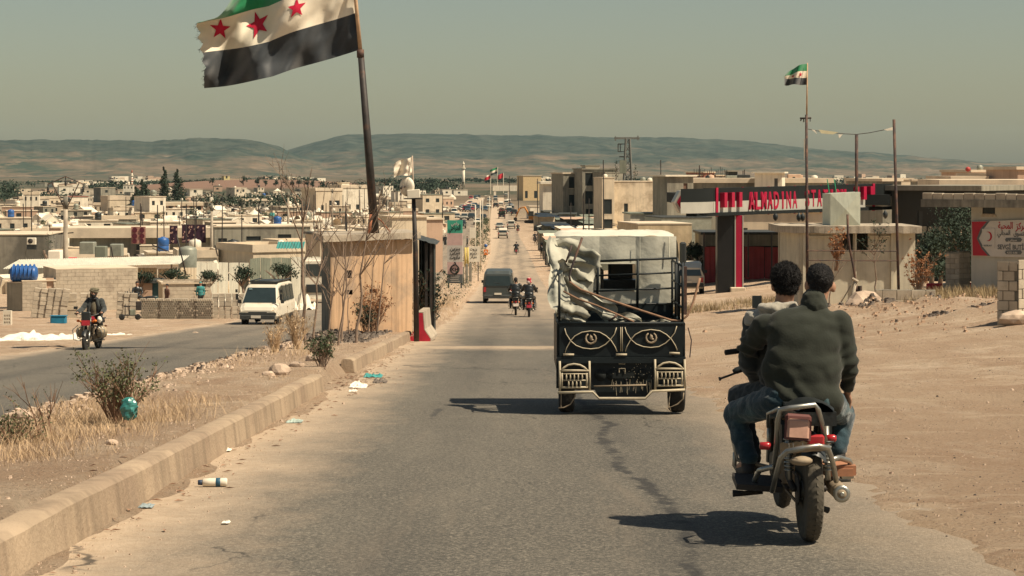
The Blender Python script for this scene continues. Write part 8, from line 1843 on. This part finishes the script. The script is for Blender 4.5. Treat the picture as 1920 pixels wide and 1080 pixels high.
# stalls, signs and sheds along the right verge
SM = [M_SHEETG, M_BLKL, M_TENT, M_TEAL, W_TAN, M_SHEETD]
sn = ['green grey','black','canvas','teal','reddish','dark']
for i in range(90):
    px = rnd.uniform(1018, 1138); D = rnd.uniform(210, 500); 
    if px-960 < 62*(400/D)**.6-4: continue
    w = rnd.uniform(2.5, 5); q = G(px, D); 
    if not free(px, D, w*.5): continue
    k_ = rnd.choice((0,1,1,2,4,5,5,0)); t = thing('market_stall', f"{sn[k_]} roofed roadside stall {where(px, (D-200)/300)}", 'stall', q, R(rnd.uniform(-8, 25)), 'roadside stalls')
    h = rnd.uniform(2.1, 2.8); mb = MB(); mb.grid(lambda a, b: (lerp(-w/2,w/2,a), lerp(0,2.6,b), h+.35*b+.06*ns(a*5,b*4,i)), 6, 4, smooth=False); mb.build('awning', SM[k_], t)
    for s in (-1, 1): MB().tube([(s*w*.47,.1,0),(s*w*.47,.1,h)], .04, 4).build('post', M_STEELD, t)
    MB().box(-w*.45, w*.45, .9, 2.5, 0, 1.0).build('counter', rnd.choice((W_TAN, M_SHEETD, M_BLKL)), t); MB().box(-w*.47, w*.47, 2.4, 2.5, 0, h+.2).build('back_sheet', rnd.choice((M_BLKL, M_SHEETG, W_CREAM)), t)
for i in range(60):
    D = rnd.uniform(230, 700); px = rnd.uniform(1030, 1300) if D > 320 else rnd.uniform(1120, 1330)
    if px-960 < 75*(400/D) : continue
    low_house(px, D, (D-230)/470, True)
for i in range(40): D = rnd.uniform(260, 800); px = rnd.uniform(1290, 1900); low_house(px, D, (D-230)/570, True)
mb = MB()
for _ in range(5200):
    D = 200*math.exp(rnd.random()*1.3); px = rnd.uniform(1012, 1240)
    if px-960 < 62*(400/D)**.6: continue
    x = (px-960)/F*D; w = rnd.uniform(.3, 1.8); mb.T = Matrix.Translation((x, D, gz(x, D))) @ Matrix.Rotation(rnd.random()*3, 4, 'Z'); mb.box(-w/2, w/2, -w*.4, w*.4, -.2, rnd.uniform(.2, 1.6), rnd.choices(range(8), (14,18,18,10,12,4,14,18))[0])
tag(mb.build('market_clutter', CL), 'countless goods crates and bundles between the roadside stalls', None, None, 'stuff')
for i, (px, D, yt) in enumerate(((1094,210,362),(1104,230,372),(1132,270,300),(1008,480,335),(955,640,330),(972,640,332),(1070,330,380),(1240,300,300),(1312,260,310),(1396,330,318),(1392,310,320))): thin_pole(px, D, yt, f"wooden pole standing {where(px, (D-200)/450)}", .06+D*.00012)
for i, (px, D, w, h, m, txt, lab) in enumerate(((1075,212,1.3,1.1,W_CREAM,None,'cream painted board with a round badge at the stalls'),(1103,214,1.6,1.0,M_RED,'OPEN' if False else None,'red banner board next to the cream board'))):
    t = thing('shop_board', lab, 'sign', G(px, D)); MB().box(-w/2, w/2, 0, .05, .9, .9+h).build('board', m, t)
    for s in (-1, 1): MB().tube([(s*w*.4,.05,0),(s*w*.4,.05,1)], .03, 4).build('post', M_STEELD, t)
    if i == 0: MB().lathe([(.36,-.01),(.38,.02)], 18, axis='y', c=(-.3,-.03,1.45)).build('badge', M_SHEETG, t)
# ---- signs on the far median
TDD = 150.0; tq = G(853, TDD); t = thing('totem_sign', 'tall narrow fuel price totem with green top and teardrop logo', 'sign', tq, R(-5)); k_ = TDD/F
zt_, zb_ = (320-413)*k_-tq.z, (320-531)*k_-tq.z
def seg(y0, y1, m, nm, o=0): MB().box(-14.2*k_, 14.2*k_, -.10-o, .10, (320-y1)*k_-tq.z, (320-y0)*k_-tq.z).build(nm, m, t)
seg(413, 437, mat('totem_green', (.05,.32,.22), .5, var=.1), 'header_panel'); seg(437.05, 460, mat('totem_pink', (.52,.36,.33), .5, var=.12), 'pink_panel'); seg(460.05, 491, M_SIGNW, 'price_panel'); seg(491.05, 514, mat('totem_pink', ()), 'logo_panel'); seg(514.05, 531, M_SIGNG, 'footer_panel')
for s in (-12, 12): MB().tube([(s*k_,0,-.3),(s*k_,0,zb_)], .06, 6).build('leg', M_STEELD, t)
TX_ = V((1,0,0)); 
def tw(s, size, m, px, py, w, nm='sign_text'): word(s, size, m, nm, t, V(((px-853)*k_, -.115, (320-py)*k_-tq.z)), TX_, .004, w*k_, .006)
tw(AR_HAR, .55, M_DARK, 842, 431, 22); tw(AR_HAR[:4], .3, M_SIGNW, 846, 421.5, 15); tw(AR_BENZ, .34, M_DARK, 844, 469, 19); tw(AR_BENZ, .34, M_DARK, 844, 476, 19); tw(AR_MAZ, .40, M_DARK, 844, 485, 19)
tw('KH', .34, M_DARK, 847, 508.5, 12)
MB().tube([V((r_*math.sin(a)*k_, -.13, (320-505)*k_-tq.z+(math.cos(a)*8+(6 if abs(a) < .2 else 0))*k_)) for a, r_ in [(R(q), 8) for q in range(0, 361, 20)]], .045, 5).build('teardrop_ring', M_DARK, t)
for i in range(4): MB().box((-9+i%2)*k_, (9-i%3)*k_, -.12, -.102, (320-(518+i*3.2))*k_-tq.z, (320-(519+i*3.2)+1.9)*k_-tq.z-.0).build('footer_line', M_SIGNW, t)
wq = G(889.5, 178); t = thing('notice_board', 'white notice board with dark scribbles on the far median', 'sign', wq); k2 = 178/F; z0_ = (320-491)*k2-wq.z; z1_ = (320-462)*k2-wq.z
MB().box(-10.5*k2, 10.5*k2, -.04, .04, z0_, z1_).build('board', M_WPAINT, t)
for s in (-7, 7): MB().tube([(s*k2,0,-.3),(s*k2,0,z0_)], .04, 5).build('leg', M_STEELD, t)
for i in range(3): word(AR_MAZ[i:i+2]+AR_BENZ[i:i+2], .34, M_DARK, 'scribble', t, V((-8*k2, -.05, z1_-.32-i*.32)), TX_, .003, 13*k2+.0, .004)
for px in (872.5, 877): tag(MB().tube([P(px,500,172), P(px,464,172)], .09, 6).build('marker_post', mat('post_yellow', (.55,.42,.12), .7)), ('outer yellow post before the notice board' if px < 874 else 'inner yellow post before the notice board'), 'post')
for i, (px, y0, y1, D) in enumerate(((868,540,500,160),(875,535,495,165),(882,528,494,168))): tag(MB().bbox(*(P(px-2.5,0,D).x, P(px+2.5,0,D).x), D, D+.3, P(0,y0,D).z, P(0,y1,D).z, .02).build('concrete_post', M_CONCD), ('weedy concrete post nearest the totem','middle weedy concrete post past the totem','weedy concrete post under the notice board')[i], 'post')
t = thing('chevron_sign', 'small orange and white chevron sign with a blue disc on the median', 'sign', G(911, 262)); k3 = 262/F; MB().box(-4*k3,4*k3,-.03,.03,.2,.9).build('board', M_ORL, t); MB().add([(-3*k3,-.05,.35),(0,-.05,.65),(3*k3,-.05,.35),(3*k3,-.05,.5),(0,-.05,.8),(-3*k3,-.05,.5)], [(0,1,4,5),(1,2,3,4)]).build('chevron', M_WPAINT, t); MB().lathe([(3.2*k3,-.02),(3.2*k3,.02)], 14, axis='y', c=(0,0,1.35)).build('blue_disc', M_BLUE, t); MB().tube([(0,.05,-.2),(0,.05,1.4)], .03, 4).build('post', M_STEELD, t)
for i, (px, D, yt, bx) in enumerate(((891.5,205,384,1),(900.5,215,376,0),(918,420,368,0),(905,300,372,0))):
    q = G(px, D); H_ = (320-yt)/F*D-q.z; t = thing('street_lamp', ('lamp post with a white box behind the notice board','slim lamp post next to the boxed one','far lamp post by the median traffic','lamp post between the oncoming jam and the median')[i], 'street lamp', q, group='lamp posts on the median'); MB().tube([(0,0,-.3),(0,0,H_)], [.07,.05], 6).build('post', W_WHITE, t); MB().tube([(0,0,H_),(-.7,0,H_+.12)], .03, 5).ball((-.8,0,H_+.12), (.25,.1,.06), 8).build('lamp_head', M_WPAINT, t)
    if bx: MB().box(-.55,.05,-.2,.2,H_-3.2,H_-2.2).build('box', M_WPAINT, t)
mb = MB()
for _ in range(420):
    D = rnd.uniform(110, 520); x = cx(D)+rnd.uniform(-5.6, -2.9); leafcloud(mb, (x, D, gz(x, D)+.25), (rnd.uniform(.2,.6),)*2+(rnd.uniform(.2,.7),), 14, max(.05, D*1.2/F))
tag(mb.build('median_weeds', M_LEAF), 'dusty green weeds growing down the far median', None, None, 'stuff')
# rubble and clods on the right mound and verge
mb = MB(); q = []
for _ in range(1500):
    t_ = rnd.random()
    if t_ < .6: x, y = rnd.gauss(10.2, 1.7), rnd.gauss(56, 3)
    elif t_ < .8: x, y = rnd.gauss(11, 1.8), rnd.gauss(47, 2)
    else: x, y = rnd.uniform(6, 12), rnd.gauss(84, 2.5)
    if x < 4: continue
    q.append((x, y, gz(x, y), abs(rnd.gauss(0, .028))+.012))
stones(mb, q); tag(mb.build('rubble', mat('clods', (.40,.27,.18), .95, var=.35, scale=4, bump=.4)), 'reddish clods and rubble covering the earth mound', None, None, 'stuff')
mb = MB(); q = []
for _ in range(520):
    k = rnd.choice(((10.9, 50, .6, .5), (9.3, 57, 1.1, .5), (13, 45, .5, .5))); x, y = rnd.gauss(k[0], k[2]), rnd.gauss(k[1], k[3]); q.append((x, y, gz(x, y)+.02, abs(rnd.gauss(0, .05))+.02))
stones(mb, q); tag(mb.build('rubble', M_STONED), 'charred dark debris heaps on the verge', None, None, 'stuff')
mb = MB(); q = []
for _ in range(12000):
    x, y = rnd.uniform(2.5, 14)**1.0, 9+60*rnd.random()**1.4; q.append((x, y, gz(x, y), rnd.uniform(.003, .009) if rnd.random() < .98 else rnd.uniform(.009, .025)))
stones(mb, q, 0); tag(mb.build('gravel', M_STONED), 'dark pebbles and bits over the dirt verge', None, None, 'stuff')
base_p = {}
for i in range(22):
    D = rnd.uniform(215, 430); x = cx(D)+rnd.uniform(4.2, 9); k_ = i % 4; lab = f"person in {('black','grey','brown','dark blue')[k_]} among the stalls {where(960+x*F/D, (D-200)/300)}"
    if k_ in base_p: copy_tree(base_p[k_], V((x, D, gz(x, D))), rnd.random()*6, lab, 'people at the roadside stalls')
    else: base_p[k_] = person(lab, V((x, D, gz(x, D))), rnd.random()*6, 'walk', (M_BLKL, M_GREYJ, mat('brown_shirt', ()), M_VBLUE)[k_], (M_BLKL, mat('khaki_trousers', ()))[i % 2], group='people at the roadside stalls', seed=i, vox=.045)
# roof top odds and ends on the right
for i in range(34):
    px = rnd.choice((rnd.uniform(1262, 1550), rnd.uniform(1775, 1915), rnd.uniform(1060, 1250))); D = 232 if px < 1560 and px > 1255 else 158 if px > 1700 else 296
    yb = 337.5 if 1255 < px < 1560 else 347 if px > 1700 else (340 if px > 1149 else 333)
    if 1240 < px < 1306 or 1408 < px < 1470: continue
    if px < 1129: continue
    m, cn = rnd.choice(((M_WPAINT,'white'),(M_TANKG,'grey'),(M_BLACK,'black'),(W_TAN,'brick coloured')))
    s_ = rnd.uniform(.4, .9) * (.5 if px > 1700 else 1); q = P(px, yb, D); q.z -= .3
    if rnd.random() < .5: water_tank(q, s_, m, f"{cn} rooftop tank {where(px, .4)}", 'rooftop tanks on the far storeys')
    else:
        o = MB().bbox(-s_,s_,-s_*.7,s_*.7,0,s_*1.3,.05).box(-s_*.3,s_*.1,-s_*.72,-s_*.69,.1,s_*.9,1).build('rooftop_hut', [m, M_DARK]); o.location = q; tag(o, f"small {cn} roof room {where(px, .4)}", 'roof room', 'small roof rooms on the far storeys')
# tell look-alikes apart by where they stand
by = {}
for o in list(SC.objects):
    if o.parent is None and o.get('label') and o.get('category'): by.setdefault(o['label'], []).append(o)
for lab, os_ in by.items():
    if 1 < len(os_) <= 3:
        os_.sort(key=lambda o: abs(o.location.x/max(1, o.location.y)))
        for o, w_ in zip(os_, (', road side one', ', outer one') if len(os_) == 2 else (', road side one', ', middle one', ', outer one')): o['label'] = lab + w_
for o in SC.objects:
    l_ = o.get('label')
    if l_ and len(l_.split()) > 16: o['label'] = l_.replace('bare ', '').replace(', road side one', '').replace('grey rendered', 'grey').replace('the air conditioned wall', 'the air conditioner')
bpy.data.scenes.remove(WORKSHOP)
